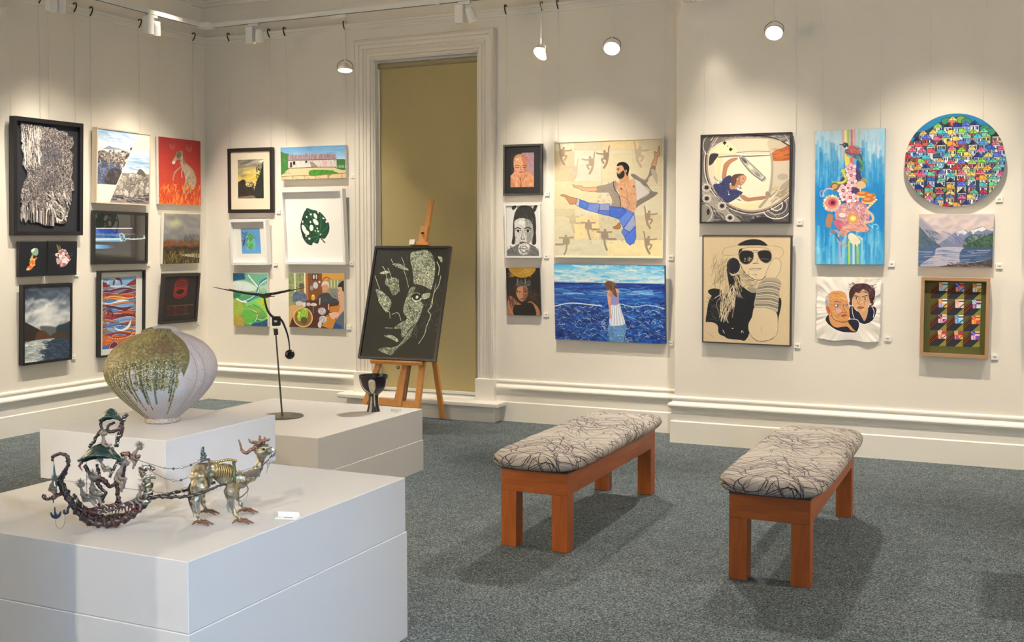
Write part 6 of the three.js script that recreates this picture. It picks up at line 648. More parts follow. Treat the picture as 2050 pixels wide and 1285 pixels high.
// ---------------------------------------------------------------- plinths
function plinth(name, label, x0, x1, z0, z1, levels) {          // the box below stands a little proud of the one above
  const g = thing(name, label, 'plinth', [(x0 + x1) / 2, levels[0], (z0 + z1) / 2], 0, 'white display plinths');
  const w = x1 - x0, d = z1 - z0;
  for (let i = 0; i < levels.length - 1; i++) { const h = levels[i + 1] - levels[i], b = rbox(w + (i < levels.length - 2 ? 0.009 : 0), h - 0.0005, d + (i < levels.length - 2 ? 0.009 : 0), 0.003); M('box_section', at(b, 0, levels[i] - levels[0] + h / 2, 0), plinthMat, g); }
  return g;
}
plinth('display_plinth', 'large white plinth in the foreground carrying the boat sculpture', -3.36, -2.14, -3.64, -2.41, [0, 0.42, 0.632]);
plinth('display_plinth', 'smaller white box plinth carrying the round vase', -3.43, -2.797, -3.69, -3.04, [0.632, 0.827]);
plinth('display_plinth', 'low white plinth carrying the bird sculpture and the goblet', -4.86, -3.62, -6.39, -5.172, [0, 0.209, 0.42]);
plinth('display_plinth', 'tall white plinth outside the frame at the left', -2.72, -2.2, -1.72, -1.3, [0, 1.42]);

plinth('display_plinth', 'low white plinth outside the frame at the right', 0.2, 0.85, -5.5, -4.9, [0, 0.42]);

// ---------------------------------------------------------------- benches
const wr = rng(81), benchTex = grainTex(512, (x, y) => { const n = N(x / 60, y / 9, 2) * 10 + N(x / 200, y / 30, 4) * 16 + (wr() - 0.5) * 10; return [150 + n, 77 + n * 0.7, 28 + n * 0.4]; }, true, 1.2);
const benchMat = std(0xffffff, 0.38, { map: benchTex });
const cush = new Paint(640, 1600, [[0, 0], [640, 0], [640, 1600], [0, 1600]], 82);
{ cush.fill('#a9a096'); cush.dabs(2600, 0, 0, 640, 1600, ['#b1a89e', '#9c9389', '#bab2a8', '#928a80'], 14, 2, 0, 1.6, 0.5);
  const R = cush.R; for (let k = 0; k < 170; k++) { const y0 = R() * 1640 - 20, x0 = -60 + R() * 120, a = 40 + R() * 60, ph = R() * 6.28 * 0.25 + (y0 / 200), pts = [], dark = R() < 0.3, n = 8 + Math.floor(R() * 8); for (let i = 0; i < n; i++) { const t = i / 7; pts.push(x0 + t * 640 + 26 * Math.sin(i * 2.1 + k), y0 + a * Math.sin(t * 11 + ph) - t * 60 + 40 * N(i * 0.7, k * 0.37)); } cush.line(pts, dark ? '#1c161e' : ['#3a323a', '#4a4044', '#564c4c'][k % 3], dark ? 3.6 : 1.7); }
  for (let k = 0; k < 46; k++) { const x = R() * 640, y = R() * 1600; cush.arc(x, y, 20 + R() * 40, 14 + R() * 30, R() * 6, R() * 6 + 4, '#3a333a', 2, R() * 3); } for (let k = 0; k < 40; k++) { const x = 70 + (k % 5) * 120 + 20 * R(), y = k * 40; cush.line([x, y, x + 10, y + 30, x - 8, y + 60, x + 20, y + 100], '#1c161e', 4.5); } }
const cushMat = std(0xffffff, 0.9, { map: cush.tex(true) });
function cushion(w, l, h) {
  const S = 120, e = 0.045, pos = [], uv = [], idx = [], rings = [];
  for (let k = 0; k <= 12; k++) { const q = k / 12; rings.push([(w / 2 - e) * q + 0.0005, l / 2 - e - (1 - q) * (w / 2 - e), h * (1 - 0.12 * q * q), 0]); }
  for (let k = 1; k <= 10; k++) { const a = k / 10 * Math.PI, d = e * Math.sin(a); rings.push([w / 2 - e + d, l / 2 - e + d, h * 0.5 + h * 0.38 * Math.cos(a), e * a * 0.9 - d]); }
  rings.push([0.001, l / 2 - w / 2, h * 0.12, 0.3]);
  const out = (a, hw, hl) => { const c = Math.cos(a), q = Math.sin(a), n = 7, r = 1 / Math.pow(Math.abs(c) ** n + Math.abs(q) ** n, 1 / n); return [c * r * hw, q * r * hl]; };
  for (const [hw, hl, y, ext] of rings) for (let j = 0; j <= S; j++) { const a = j / S * Math.PI * 2, [x, z] = out(a, hw, hl), [ux, uz] = out(a, hw + ext, hl + ext); pos.push(x, y + 0.003 * N(x * 6, z * 6, 3), z); uv.push(0.5 + ux / 0.62, 0.5 + uz / 1.8); }
  for (let k = 0; k < rings.length - 1; k++) for (let j = 0; j < S; j++) { const q = k * (S + 1) + j, t = q + S + 1; idx.push(q, q + 1, t, q + 1, t + 1, t); }
  const g = new THREE.BufferGeometry(); g.setAttribute('position', new THREE.Float32BufferAttribute(pos, 3)); g.setAttribute('uv', new THREE.Float32BufferAttribute(uv, 2)); g.setIndex(idx); g.computeVertexNormals(); return g;
}
function grainUV(g, s = 1) { const p = g.attributes.position, n = g.attributes.normal, u = g.attributes.uv; for (let i = 0; i < p.count; i++) { const ax = Math.abs(n.getX(i)), ay = Math.abs(n.getY(i)); if (ay > 0.6) u.setXY(i, p.getZ(i), p.getX(i)); else if (ax > 0.6) u.setXY(i, p.getZ(i), p.getY(i)); else u.setXY(i, p.getX(i), p.getY(i)); } return g; }
function bench(label, x, z) {
  const g = thing('upholstered_bench', label, 'bench', [x, 0, z], 0, 'gallery benches'), w = 0.366, l = 1.45;
  for (const sx of [-1, 1]) for (const sz of [-1, 1]) { const L = grainUV(rbox(0.085, 0.285, 0.085, 0.003)); const q = L.attributes.uv; for (let i = 0; i < q.count; i++) q.setXY(i, q.getY(i), q.getX(i)); M('leg', at(L, sx * (w / 2 - 0.0425), 0.1425, sz * (l / 2 - 0.0425)), benchMat, g); }
  for (const sx of [-1, 1]) M('side_rail', at(grainUV(rbox(0.022, 0.115, l - 0.046, 0.003)), sx * (w / 2 - 0.011), 0.3425, 0), benchMat, g);
  for (const sz of [-1, 1]) M('end_rail', at(grainUV(rbox(w, 0.115, 0.022, 0.003)), 0, 0.3425, sz * (l / 2 - 0.011)), benchMat, g);
  M('seat_board', at(rbox(w - 0.01, 0.015, l - 0.01, 0.003), 0, 0.395, 0), benchMat, g);
  const c = M('cushion', cushion(0.5, 1.6, 0.098), cushMat, g); c.position.y = 0.398;
  M('staple_edge', at(rbox(w + 0.004, 0.012, l + 0.004, 0.005), 0, 0.401, 0), std(lin(0.06, 0.05, 0.05), 0.9), g);
  return g;
}
bench('upholstered bench with patterned cushion on the left, beside the plinths', -2.173, -5.69);
bench('upholstered bench with patterned cushion on the right, nearer the right wall', -0.985, -5.63);

// ---------------------------------------------------------------- easel with the scraped face picture
const wrr = rng(83), pineTex = grainTex(512, (x, y) => { const n = N(x / 70, y / 7, 8) * 14 + N(x / 160, y / 24, 5) * 14 + (wrr() - 0.5) * 8; return [206 + n, 142 + n * 0.8, 74 + n * 0.5]; }, true, 1.5);
const pine = std(0xffffff, 0.5, { map: pineTex });
const LEAN = 0.318, EX = -4.60, EZ = -7.70, EY = 0.58;       // bottom edge of the picture
{
  const g = thing('easel', 'light wooden studio easel standing before the tall window', 'easel', [EX, 0, EZ]), tl = Math.tan(LEAN);
  const at2 = (x, y, off) => [x, y, (EY - y) * tl - off];     // a point in the leaning plane, `off` behind it
  M('mast', bar(at2(0.06, 0.2, 0.05), at2(0.06, 1.9, 0.05), 0.05, 0.024, 0.008), pine, g);
  M('mast_tip', at(rbox(0.05, 0.03, 0.024, 0.011, 4), ...at2(0.06, 1.9, 0.05)), pine, g);
  M('front_leg', bar(at2(0.24, 0.015, 0.045), at2(0.21, 0.6, 0.06), 0.048, 0.03), pine, g); M('front_leg', bar(at2(-0.30, 0.015, 0.045), at2(-0.13, 0.9, 0.06), 0.048, 0.03), pine, g);
  M('front_leg', bar(at2(0.21, 0.6, 0.06), at2(0.17, 1.0, 0.06), 0.048, 0.03), pine, g);
  M('cross_bar', bar(at2(-0.27, 0.235, 0.06), at2(0.235, 0.225, 0.06), 0.06, 0.02), pine, g);
  M('upper_cross_bar', bar(at2(-0.18, 0.85, 0.075), at2(0.2, 0.85, 0.075), 0.05, 0.02), pine, g);
  M('mast_rail', bar(at2(0.02, 0.25, 0.055), at2(0.045, 0.56, 0.05), 0.03, 0.02), pine, g); M('mast_rail', bar(at2(0.1, 0.25, 0.055), at2(0.1, 0.56, 0.05), 0.02, 0.02), std(lin(0.2, 0.09, 0.04), 0.6), g);
  M('rear_leg', bar([0.06, 1.25, -0.33], [0.1, 0.012, -0.6], 0.045, 0.028), pine, g);
  const tray = M('tray', at(rbox(0.46, 0.03, 0.075, 0.004), 0, EY - 0.022, 0.012), pine, g); M('tray_lip', at(rbox(0.46, 0.016, 0.01, 0.003), 0, EY - 0.012, 0.052), pine, tray);
  M('wing_nut', at(new THREE.TorusGeometry(0.012, 0.0035, 8, 18), 0.03, EY - 0.06, 0.035), blackMetal, g);
  const cl = M('top_clamp', bar(at2(0.06, 1.515, 0.012), at2(0.06, 1.68, 0.012), 0.075, 0.03, 0.006), pine, g); M('clamp_foot', bar(at2(-0.05, 1.533, 0.01), at2(0.13, 1.53, 0.01), 0.03, 0.05), pine, cl);
  M('knob', at(rod([0, 0, 0], [0, 0, 0.016], 0.011, 0.009, 14), 0.055, 1.625, (EY - 1.625) * tl + 0.004), blackMetal, g);
  const pic = thing('scraped_face_picture', 'large black picture of a scraped white face resting on the easel', 'picture', [EX - 0.005, EY, EZ + 0.012]); pic.rotation.set(-LEAN, 0.051, 0, 'YXZ');
  const w = 0.72, h = 0.985; M('frame', ring2(w, h, 0.02, 0.03), blackFrame, pic); M('backing_board', box(-w / 2 + 0.01, w / 2 - 0.01, 0.01, h - 0.01, -0.029, -0.012), backing, pic); M('print', sheet(w - 0.04, h - 0.04, 0, 0.02, -0.009), art('face', 0.5), pic);
  const cd = thing('number_card', 'small white card clipped to the top of the easel', 'card', [EX - 0.02, 1.53, EZ + (EY - 1.53) * tl + 0.03], 0, 'number cards'); cd.rotation.x = -LEAN; M('foam_board', at(rbox(0.05, 0.045, 0.005, 0.001), 0, 0.02, 0), std(lin(0.8, 0.77, 0.68), 0.8), cd);
}
for (const [p, l, t] of [[[-2.18, 0.632, -2.935], 'small white card lying on the front plinth beside the creature', 0.3], [[-3.72, 0.42, -6.2], 'small white card lying on the low plinth beside the goblet', 0.2]]) { const c = thing('number_card', l, 'card', p, t, 'number cards'); M('folded_card', merge([at(rbox(0.075, 0.003, 0.04, 0.001), 0, 0.0018, 0), bar([-0.0, 0.004, -0.018], [0, 0.018, -0.012], 0.075, 0.002)]), std(lin(0.85, 0.84, 0.8), 0.8), c); M('printed_line', at(new THREE.BoxGeometry(0.03, 0.0006, 0.006), 0.005, 0.0036, 0.004), std(lin(0.3, 0.3, 0.3), 0.9), c); }

// ---------------------------------------------------------------- ceramic vase
{
  const g = thing('ceramic_vase', 'large round stoneware vase with olive glaze running down its side', 'vase', [-3.108, 0.828, -3.363], 0.43);
  const prof = [[0, 0.002], [0.062, 0], [0.07, 0.004], [0.071, 0.012], [0.068, 0.018], [0.082, 0.03], [0.108, 0.052], [0.142, 0.083], [0.172, 0.115], [0.197, 0.148], [0.213, 0.18], [0.219, 0.208], [0.2175, 0.232], [0.209, 0.26], [0.192, 0.288], [0.166, 0.316], [0.135, 0.338], [0.105, 0.353], [0.084, 0.361], [0.077, 0.366], [0.078, 0.371], [0.074, 0.3745], [0.066, 0.373], [0.062, 0.366], [0.066, 0.352], [0.1, 0.34], [0.16, 0.3], [0.2, 0.22], [0.17, 0.12], [0, 0.03]];
  const pts = new THREE.SplineCurve(prof.map(p => new THREE.Vector2(...p))).getPoints(150), lg = new THREE.LatheGeometry(pts, 140), P = lg.attributes.position, U = lg.attributes.uv;
  for (let i = 0; i < P.count; i++) { const x = P.getX(i), y = P.getY(i), z = P.getZ(i), r = Math.hypot(x, z), a = Math.atan2(x, z), k = Math.min(1, r / 0.12) * (y > 0.02 && y < 0.35 ? 1 : 0.2), rib = 1 + 0.006 * k * Math.sin(a * 19 + 1.2 * Math.sin(a * 5)) + 0.012 * k * N(a * 1.5, y * 9, 3) + 0.003 * N(x * 40, y * 40, z * 40); P.setXYZ(i, x * rib, y + (y > 0.3 ? 0.006 * Math.sin(a * 2 + 1) * (y - 0.3) / 0.07 : 0), z * rib); U.setXY(i, a / (2 * Math.PI) + 0.5, y / 0.376); }
  // seam: the atan2 seam lies at the back of the vase
  const ix = lg.index.array; { const nu = [], np = [], ni = []; for (let t = 0; t < ix.length; t += 3) { const us = [0, 1, 2].map(k => U.getX(ix[t + k])), wrap = Math.max(...us) - Math.min(...us) > 0.5; for (let k = 0; k < 3; k++) { const v = ix[t + k]; np.push(P.getX(v), P.getY(v), P.getZ(v)); nu.push(wrap && us[k] < 0.5 ? us[k] + 1 : us[k], U.getY(v)); } }
    lg.setIndex(null); lg.setAttribute('position', new THREE.Float32BufferAttribute(np, 3)); lg.setAttribute('uv', new THREE.Float32BufferAttribute(nu, 2)); lg.deleteAttribute('normal');
    const mg = mergeVertices(lg, 1e-5); mg.computeVertexNormals(); lg.copy(mg); }
  // glaze: u 0.5 faces the camera, v up
  const q = new Paint(1536, 768, [[0, 0], [1000, 0], [1000, 500], [0, 500]], 91), bq = new Paint(1536, 768, [[0, 0], [1000, 0], [1000, 500], [0, 500]], 91); q.fill('#a9a0a2', '#b4aba9', '#a69e98'); bq.fill('#808080');
  q.dabs(9000, 0, 0, 1000, 500, ['#968d8f', '#c2bab7', '#827a7b', '#cdc6c0', '#a3999b'], 3, 2.2, 0, 1.6, 0.5);
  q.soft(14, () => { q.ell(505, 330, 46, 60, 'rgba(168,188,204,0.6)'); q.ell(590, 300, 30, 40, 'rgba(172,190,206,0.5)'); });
  const green = ['#6a6238', '#7d7448', '#544d2e', '#8c8358', '#463f26', '#968c62'];
  const front = x => x < 360 ? 265 : x < 470 ? 265 - (x - 360) * 0.75 : x < 590 ? 182 : x < 615 ? 240 : 60;    // lower limit of solid glaze
  q.clip([150, -10, 612, -10, 612, 225, 590, 190, 470, 188, 360, 260, 300, 300, 150, 320], () => { q.fill('#685f3a'); q.dabs(5200, 150, 0, 620, 330, green, 9, 4, 0.5, 1.6, 0.6, 1); q.soft(16, () => { q.ell(560, 80, 40, 30, 'rgba(96,72,52,0.7)'); q.ell(470, 40, 50, 20, 'rgba(150,140,90,0.5)'); }); }, true);
  q.dabs(2200, 160, 150, 600, 300, ['#3a3a20', '#2f3018', '#8c8650', '#c4bca0'], 7, 3, 1, 1.6, 0.55, 1.4);
  const R = q.R; for (let k = 0; k < 46; k++) { const x = 165 + k * 9.6 + (R() - 0.5) * 8, y0 = front(x) - 40, len = x < 420 ? 230 + 60 * R() : 130 + 150 * R(), w = 2.5 + 4.5 * R(), p = []; for (let i = 0; i < 9; i++) p.push(x + (x - 520) * -0.02 * i + 3 * N(i * 0.8, k * 1.7), y0 + len * i / 8); q.line(p, ['#7d7844', '#5a5a30', '#8e8a58', '#6a6c42', '#4d5434'][k % 5], x < 400 ? w * 1.6 : w); bq.line(p, '#ffffff', w * 1.5); for (let j = 0; j < 34; j++) { const t = R(); q.ell(x + (x - 520) * -0.02 * t * 8 + (R() - 0.5) * 6, y0 + len * t, 1.6, 2.4, ['#3a3c24', '#2c301e', '#b8b08c'][j % 3]); } }
  for (const x of [640, 668]) { const p = []; for (let i = 0; i < 10; i++) p.push(x + 14 * Math.sin(i * 0.35) + 2 * N(i, x), 60 + i * 42); q.line(p, '#6d6a58', 1.6); }
  q.dabs(700, 0, 470, 1000, 500, ['#8a6a4a', '#a88a6a', '#cfc4b4'], 12, 3, 0, 0.4, 0.5);
  const bt = bq.tex(true); bt.colorSpace = THREE.NoColorSpace; const gt = q.tex(true);
  M('glazed_body', lg, std(0xffffff, 0.62, { map: gt, bumpMap: bt, bumpScale: 0.004 }), g);
}
// ---------------------------------------------------------------- goblet
{
  const g = thing('ceramic_goblet', 'black and cream footed ceramic goblet on the low plinth', 'goblet', [-3.865, 0.42, -6.162], 0.43);
  const prof = [[0, 0.001], [0.043, 0], [0.045, 0.003], [0.043, 0.012], [0.037, 0.04], [0.033, 0.075], [0.032, 0.098], [0.036, 0.112], [0.05, 0.126], [0.068, 0.144], [0.082, 0.17], [0.091, 0.2], [0.095, 0.228], [0.0962, 0.24], [0.094, 0.243], [0.0915, 0.238], [0.086, 0.205], [0.074, 0.168], [0.05, 0.142], [0, 0.132]];
  const pts = new THREE.SplineCurve(prof.map(p => new THREE.Vector2(...p))).getPoints(90), lg = new THREE.LatheGeometry(pts, 64, Math.PI, Math.PI * 2), P = lg.attributes.position, U = lg.attributes.uv; for (let i = 0; i < P.count; i++) U.setXY(i, U.getX(i), P.getY(i) / 0.245);
  const q = new Paint(800, 400, [[0, 0], [1000, 0], [1000, 500], [0, 500]], 92); q.fill('#1d1a1c'); q.dabs(900, 0, 0, 1000, 500, ['#2c282a', '#141214', '#383335'], 14, 3, 0.4, 1.6, 0.5); const cr = ['#cfc4ac', '#b8ac94', '#e0d6c0'];
  q.poly([468, 60, 530, 55, 545, 150, 530, 220, 490, 250, 465, 200], '#cdc2aa'); q.dabs(50, 465, 60, 540, 240, ['#1d1a1c', '#9a8e78', '#e4dac6'], 16, 3, 1, 1.6, 0.8); q.poly([320, 60, 345, 60, 365, 150, 440, 240, 425, 250, 350, 190], '#b8ae9a'); q.poly([415, 300, 470, 290, 480, 380, 470, 490, 400, 495, 405, 400], '#bdb29c'); q.dabs(90, 400, 290, 480, 495, ['#1d1a1c', '#d8cebc', '#6a6258'], 22, 3, 0.2, 1.2, 0.85); q.poly([520, 260, 560, 250, 575, 400, 545, 420], '#c4baa6'); q.poly([480, 330, 510, 320, 560, 480, 520, 495], '#1a181a'); for (const x of [60, 180, 700, 860]) { q.poly([x, 70, x + 50, 65, x + 60, 200, x + 20, 240], cr[0]); q.poly([x + 20, 300, x + 60, 300, x + 50, 480, x, 480], cr[1]); }
  M('glazed_bowl_and_stem', lg, std(0xffffff, 0.3, { map: q.tex(true) }), g);
}
// ---------------------------------------------------------------- balancing bird sculpture
{
  const g = thing('bird_sculpture', 'black metal balancing bird sculpture on a thin rod', 'sculpture', [-4.285, 0.42, -5.725], 0.4326), K = 311, F = (px, py, z = 0) => [(px - 563) / K, (832 - py) / K, z];
  const steel = std(lin(0.05, 0.04, 0.035), 0.4, { metalness: 0.75 }), grey = std(lin(0.12, 0.105, 0.09), 0.4, { metalness: 0.8 });
  M('base_plate', lathe([[0, 0.008], [0.133, 0.008], [0.136, 0.006], [0.136, 0.001], [0.134, 0], [0, 0]].reverse(), 64), grey, g);
  M('rod', rod(F(563, 830), F(551, 655), 0.0062, 0.005, 12), grey, g);
  M('collar', rod(F(552.5, 667), F(551.5, 655), 0.0145, 0.0145, 16), steel, g);
  const bl = M('pivot_block', at(rbox(0.05, 0.062, 0.045, 0.006), ...F(553, 639)), steel, g); M('pivot_label', at(new THREE.BoxGeometry(0.02, 0.012, 0.002), ...F(553, 639, 0.0235)), std(lin(0.8, 0.8, 0.78), 0.5), bl);
  M('neck_arm', tube([F(529, 590), F(531, 602), F(536, 618), F(544, 629), F(553, 634)], t => 0.006 + 0.003 * t, 30, 8), steel, g);
  M('tail_arm', tube([F(553, 631, 0.01), F(563, 636, 0.01), F(572, 654, 0.01), F(578, 676, 0.01), F(580, 698, 0.01)], t => 0.008 - 0.004 * t, 30, 8), steel, g);
  const ball = new THREE.SphereGeometry(0.0315, 32, 20); ball.translate(...F(580, 706, 0.01)); M('counterweight_ball', ball, std(lin(0.02, 0.02, 0.025), 0.25, { metalness: 0.5 }), g);
  M('bird_body', tube([F(512, 584), F(520, 587), F(530, 589), F(539, 589), F(550, 589.5)], t => 0.003 + 0.011 * Math.sin(Math.min(1, t * 1.15) * Math.PI) * (t < 0.8 ? 1 : 0.6), 30, 10), grey, g);
  for (const [a, b, d] of [[[524, 587], [429, 570], -1], [[528, 587], [613, 571], 1]]) {
    const c = [F(...a), F((a[0] * 2 + b[0]) / 3, (a[1] * 2 + b[1]) / 3 + 1.5, 0.02), F((a[0] + b[0] * 2) / 3, (a[1] + b[1] * 2) / 3 + 1, 0.03), F(...b, 0.035)], w = M('wing', tube(c, t => 0.0085 * (1 - t * 0.85), 40, 8, 0, 1, 0.5), steel, g), cc = new THREE.CatmullRomCurve3(c.map(p => new THREE.Vector3(...p)));
    for (let k = 0; k < 17; k++) { const p = cc.getPointAt(0.06 + k * 0.037); const cone = new THREE.ConeGeometry(0.0055, 0.014, 6); cone.rotateZ(d * -0.7); cone.translate(p.x, p.y + 0.008, p.z); M('wing_tooth', cone, steel, w); }
  }
}

// ---------------------------------------------------------------- boat drawn by a long-necked creature (one sculpture)
{
  const g = thing('boat_sculpture', 'twisted metal and bone boat sculpture pulled by a long-necked creature', 'sculpture', [-2.627, 0.632, -2.588], 0.56);
  // pixel of the photo -> the sculpture's own frame (x along it, z towards the viewer)
  const B = (px, py, z = 0) => [(px - 215) / 636, (1056 + z * 200 - py) / 620, z];
  const iron = std(lin(0.09, 0.075, 0.065), 0.38, { metalness: 0.7 }), rust = std(lin(0.10, 0.035, 0.028), 0.55, { metalness: 0.3 }), greenLeaf = std(lin(0.03, 0.065, 0.05), 0.35, { metalness: 0.3 }), bone = std(lin(0.21, 0.165, 0.12), 0.6), hair = std(lin(0.24, 0.195, 0.155), 0.95), pewter = std(lin(0.42, 0.37, 0.29), 0.28, { metalness: 0.75 }), claw = std(lin(0.20, 0.085, 0.045), 0.45, { metalness: 0.35 }), copper = std(lin(0.26, 0.12, 0.07), 0.45, { metalness: 0.4 }), teal = std(lin(0.02, 0.15, 0.16), 0.5), blue = std(lin(0.04, 0.06, 0.12), 0.4, { metalness: 0.5 }), silver = std(lin(0.5, 0.48, 0.45), 0.3, { metalness: 0.85 }), gold = std(lin(0.5, 0.36, 0.14), 0.3, { metalness: 0.7 });
  const flecks = [silver, rust, std(lin(0.03, 0.03, 0.035), 0.4, { metalness: 0.6 })];
  const br = (name, pts, r, mat, parent = g, seed = 1, seg = 60, wob = 0.8) => {       // a gnarled branch with a thinner strand twisted round it
    const m = M(name, tube(pts, typeof r === 'function' ? t => r(t) * 0.8 : r * 0.8, seg, 9, wob, seed), mat, parent), c = new THREE.CatmullRomCurve3(pts.map(p => new THREE.Vector3(...p))), L = c.getLength(), n = Math.max(8, Math.round(L * 260)), R0 = typeof r === 'function' ? r : () => r;
    if (parent !== g || L < 0.03) return m;
    const hx = []; for (let i = 0; i <= n; i++) { const t = i / n, p = c.getPointAt(t), a = i * 0.9 + seed, k = R0(t) * 0.85, d = c.getTangentAt(t); hx.push([p.x - d.y * Math.cos(a) * k, p.y + d.x * Math.cos(a) * k, p.z + Math.sin(a) * k]); }
    M('twisted_strand', tube(hx, t => R0(t) * 0.34, n * 4, 6, 0.7, seed + 40), flecks[seed % 3], m); return m; };
  // hull: two curved branches side by side
  br('hull_branch', [B(118, 955, -0.02), B(135, 985, -0.015), B(155, 1018, -0.01), B(178, 1038, 0), B(208, 1045, 0), B(240, 1041, 0), B(268, 1026, 0), B(288, 1000, -0.005), B(300, 965, -0.01)], t => 0.0105 + 0.004 * Math.sin(t * Math.PI), iron, g, 1, 90);
  br('hull_branch', [B(140, 1000, -0.07), B(165, 1020, -0.075), B(195, 1030, -0.08), B(232, 1028, -0.08), B(262, 1018, -0.075), B(285, 1005, -0.06), B(298, 980, -0.04)], t => 0.008 + 0.003 * Math.sin(t * Math.PI), iron, g, 2, 80);
  br('hull_branch', [B(150, 985, 0.0), B(168, 1008, 0.01), B(190, 1022, 0.012), B(225, 1020, 0.012), B(255, 1008, 0.01), B(280, 995, 0)], 0.0055, iron, g, 3, 60);
  br('stern_loop', [B(152, 1012, -0.01), B(132, 985), B(124, 965), B(133, 945), B(140, 925), B(138, 908), B(128, 904.5), B(113, 908), B(109, 918)], t => 0.0085 - 0.003 * t, iron, g, 4, 80);
  br('stern_loop', [B(136, 990, 0.012), B(128, 965, 0.012), B(124, 955, 0.01), B(136, 935, 0.006), B(143, 918, 0.004), B(133, 906, 0.002), B(120, 904, 0)], 0.0042, iron, g, 5, 70);
  const fe = M('feather', tube([B(113, 924), B(113.5, 940), B(116, 956), B(117, 975)], t => 0.002 + 0.006 * Math.sin(Math.pow(t, 0.8) * Math.PI), 24, 8, 0.2, 6, 0.35), teal, g); M('feather_string', rod(B(112, 908), B(113, 926), 0.0008), iron, fe);
  br('stern_prow', [B(94, 985), B(98, 993), B(108, 992), B(124, 984), B(132, 978)], t => 0.004 + 0.005 * t, copper, g, 7, 40); br('stern_prow', [B(94, 984, 0.01), B(92, 990, 0.012), B(100, 996, 0.012), B(112, 988, 0.01)], 0.003, iron, g, 8, 30); br('stern_spike', [B(110, 993), B(111, 1003)], t => 0.004 * (1 - t * 0.8), iron, g, 9, 10, 0.2);
  // little bone riders: skull, rib cage, arms, legs, tuft of hair
  const rider = (x, y, s, z, lean, hairs, parent = g) => {
    const b = [], P = (dx, dy, dz = 0) => { const c = Math.cos(lean), n = Math.sin(lean), p = B(x, y, z); return [p[0] + (dx * c + dy * n) * s, p[1] + (dy * c - dx * n) * s, p[2] + dz * s]; }, bn = (p, r, q, e) => b.push([...p, r * s, ...q, e * s]);
    bn(P(0, 0), 0.006, P(0.004, 0.02), 0.0075); bn(P(0.004, 0.02), 0.0045, P(0.006, 0.036), 0.004); bn(P(0.008, 0.046), 0.0085, P(0.014, 0.044), 0.0065); bn(P(0, 0.02, 0.008), 0.003, P(0.012, 0.008, 0.016), 0.0024); bn(P(0.012, 0.008, 0.016), 0.003, P(0.026, 0.01, 0.012), 0.003); bn(P(0, 0.02, -0.008), 0.004, P(0.012, 0.006, -0.016), 0.003); bn(P(0, 0, 0.006), 0.0038, P(0.02, -0.006, 0.014), 0.003); bn(P(0.02, -0.006, 0.014), 0.004, P(0.024, -0.024, 0.014), 0.003); bn(P(0, 0, -0.006), 0.0038, P(0.02, -0.004, -0.014), 0.003); bn(P(0.02, -0.004, -0.014), 0.004, P(0.022, -0.022, -0.014), 0.003);
    const m = M('bone_rider', blobby(b, 52, 0.004, 0.004, 0.0012), bone, parent), c = P(0.008, 0.047), R = rng(Math.round(x * 7 + y));
    if (hairs) { const tufts = []; for (let k = 0; k < 90; k++) { const a = R() * 6.3, e = R() * 2.2 - 0.5, d = [Math.cos(a) * Math.cos(e), Math.sin(e), Math.sin(a) * Math.cos(e)], l = (0.004 + 0.005 * R()) * s * hairs; tufts.push(rod([c[0] + d[0] * 0.008 * s, c[1] + d[1] * 0.008 * s, c[2] + d[2] * 0.008 * s], [c[0] + d[0] * (0.008 * s + l), c[1] + d[1] * (0.008 * s + l), c[2] + d[2] * (0.008 * s + l)], 0.0006, 0.0003, 4)); } M('hair_tuft', merge(tufts), hair, m); }
    return m; };
  rider(104, 975, 0.85, 0, 0.2, 1.2); rider(186, 990, 1.3, 0.004, -0.1, 1.5); rider(176, 1000, 1.1, 0.03, -0.4, 1.3); rider(212, 898, 1.1, 0.01, -0.2, 0.6); rider(236, 958, 1.25, 0.015, 0.3, 1.3); rider(262, 915, 0.95, -0.01, 0.5, 1.5); rider(214, 942, 0.8, 0.02, -0.5, 1.2); rider(272, 1002, 0.95, 0, 0.3, 1.4);
  // mast frame, canopies
  for (const [p, r, s] of [[[B(172, 928), B(182, 945), B(192, 958), B(204, 975), B(212, 985), B(203, 1000), B(200, 1010)], 0.006, 11], [[B(191, 925, -0.03), B(195, 940, -0.03), B(198, 955, -0.03), B(205, 962, -0.02)], 0.0055, 12], [[B(240, 920), B(250, 935), B(246, 950), B(238, 962), B(236, 985), B(240, 1005)], 0.007, 13], [[B(232, 965, -0.03), B(233, 985, -0.03), B(231, 1005, -0.02)], 0.006, 14], [[B(244, 918, 0.02), B(234, 935, 0.02), B(224, 955, 0.02)], 0.005, 15], [[B(186, 962), B(205, 955), B(220, 972), B(240, 960), B(252, 955)], 0.006, 16]]) br('mast_branch', p, r, iron, g, s, 50);
  for (const [p, r, s] of [[[B(182, 893), B(192, 880), B(199, 868), B(206, 860)], 0.006, 17], [[B(235, 893), B(238, 878), B(243, 862), B(247, 848), B(252, 835), B(257, 828)], 0.0075, 18], [[B(200, 865), B(215, 861), B(232, 862), B(243, 855)], 0.006, 19], [[B(207, 862), B(206, 845), B(208, 835)], 0.0055, 20], [[B(214, 860, -0.02), B(218, 848, -0.02), B(230, 842, -0.02)], 0.005, 21]]) br('upper_mast_branch', p, r, iron, g, s, 40);
  br('mast_thorn', [B(245, 850, 0.01), B(250, 858, 0.012), B(247, 872, 0.01), B(241, 880, 0.01)], t => 0.006 * (1 - 0.7 * t), rust, g, 22, 24, 0.2); br('mast_thorn', [B(247, 843), B(252, 836), B(259, 827)], t => 0.006 * (1 - 0.85 * t), rust, g, 23, 20, 0.2);
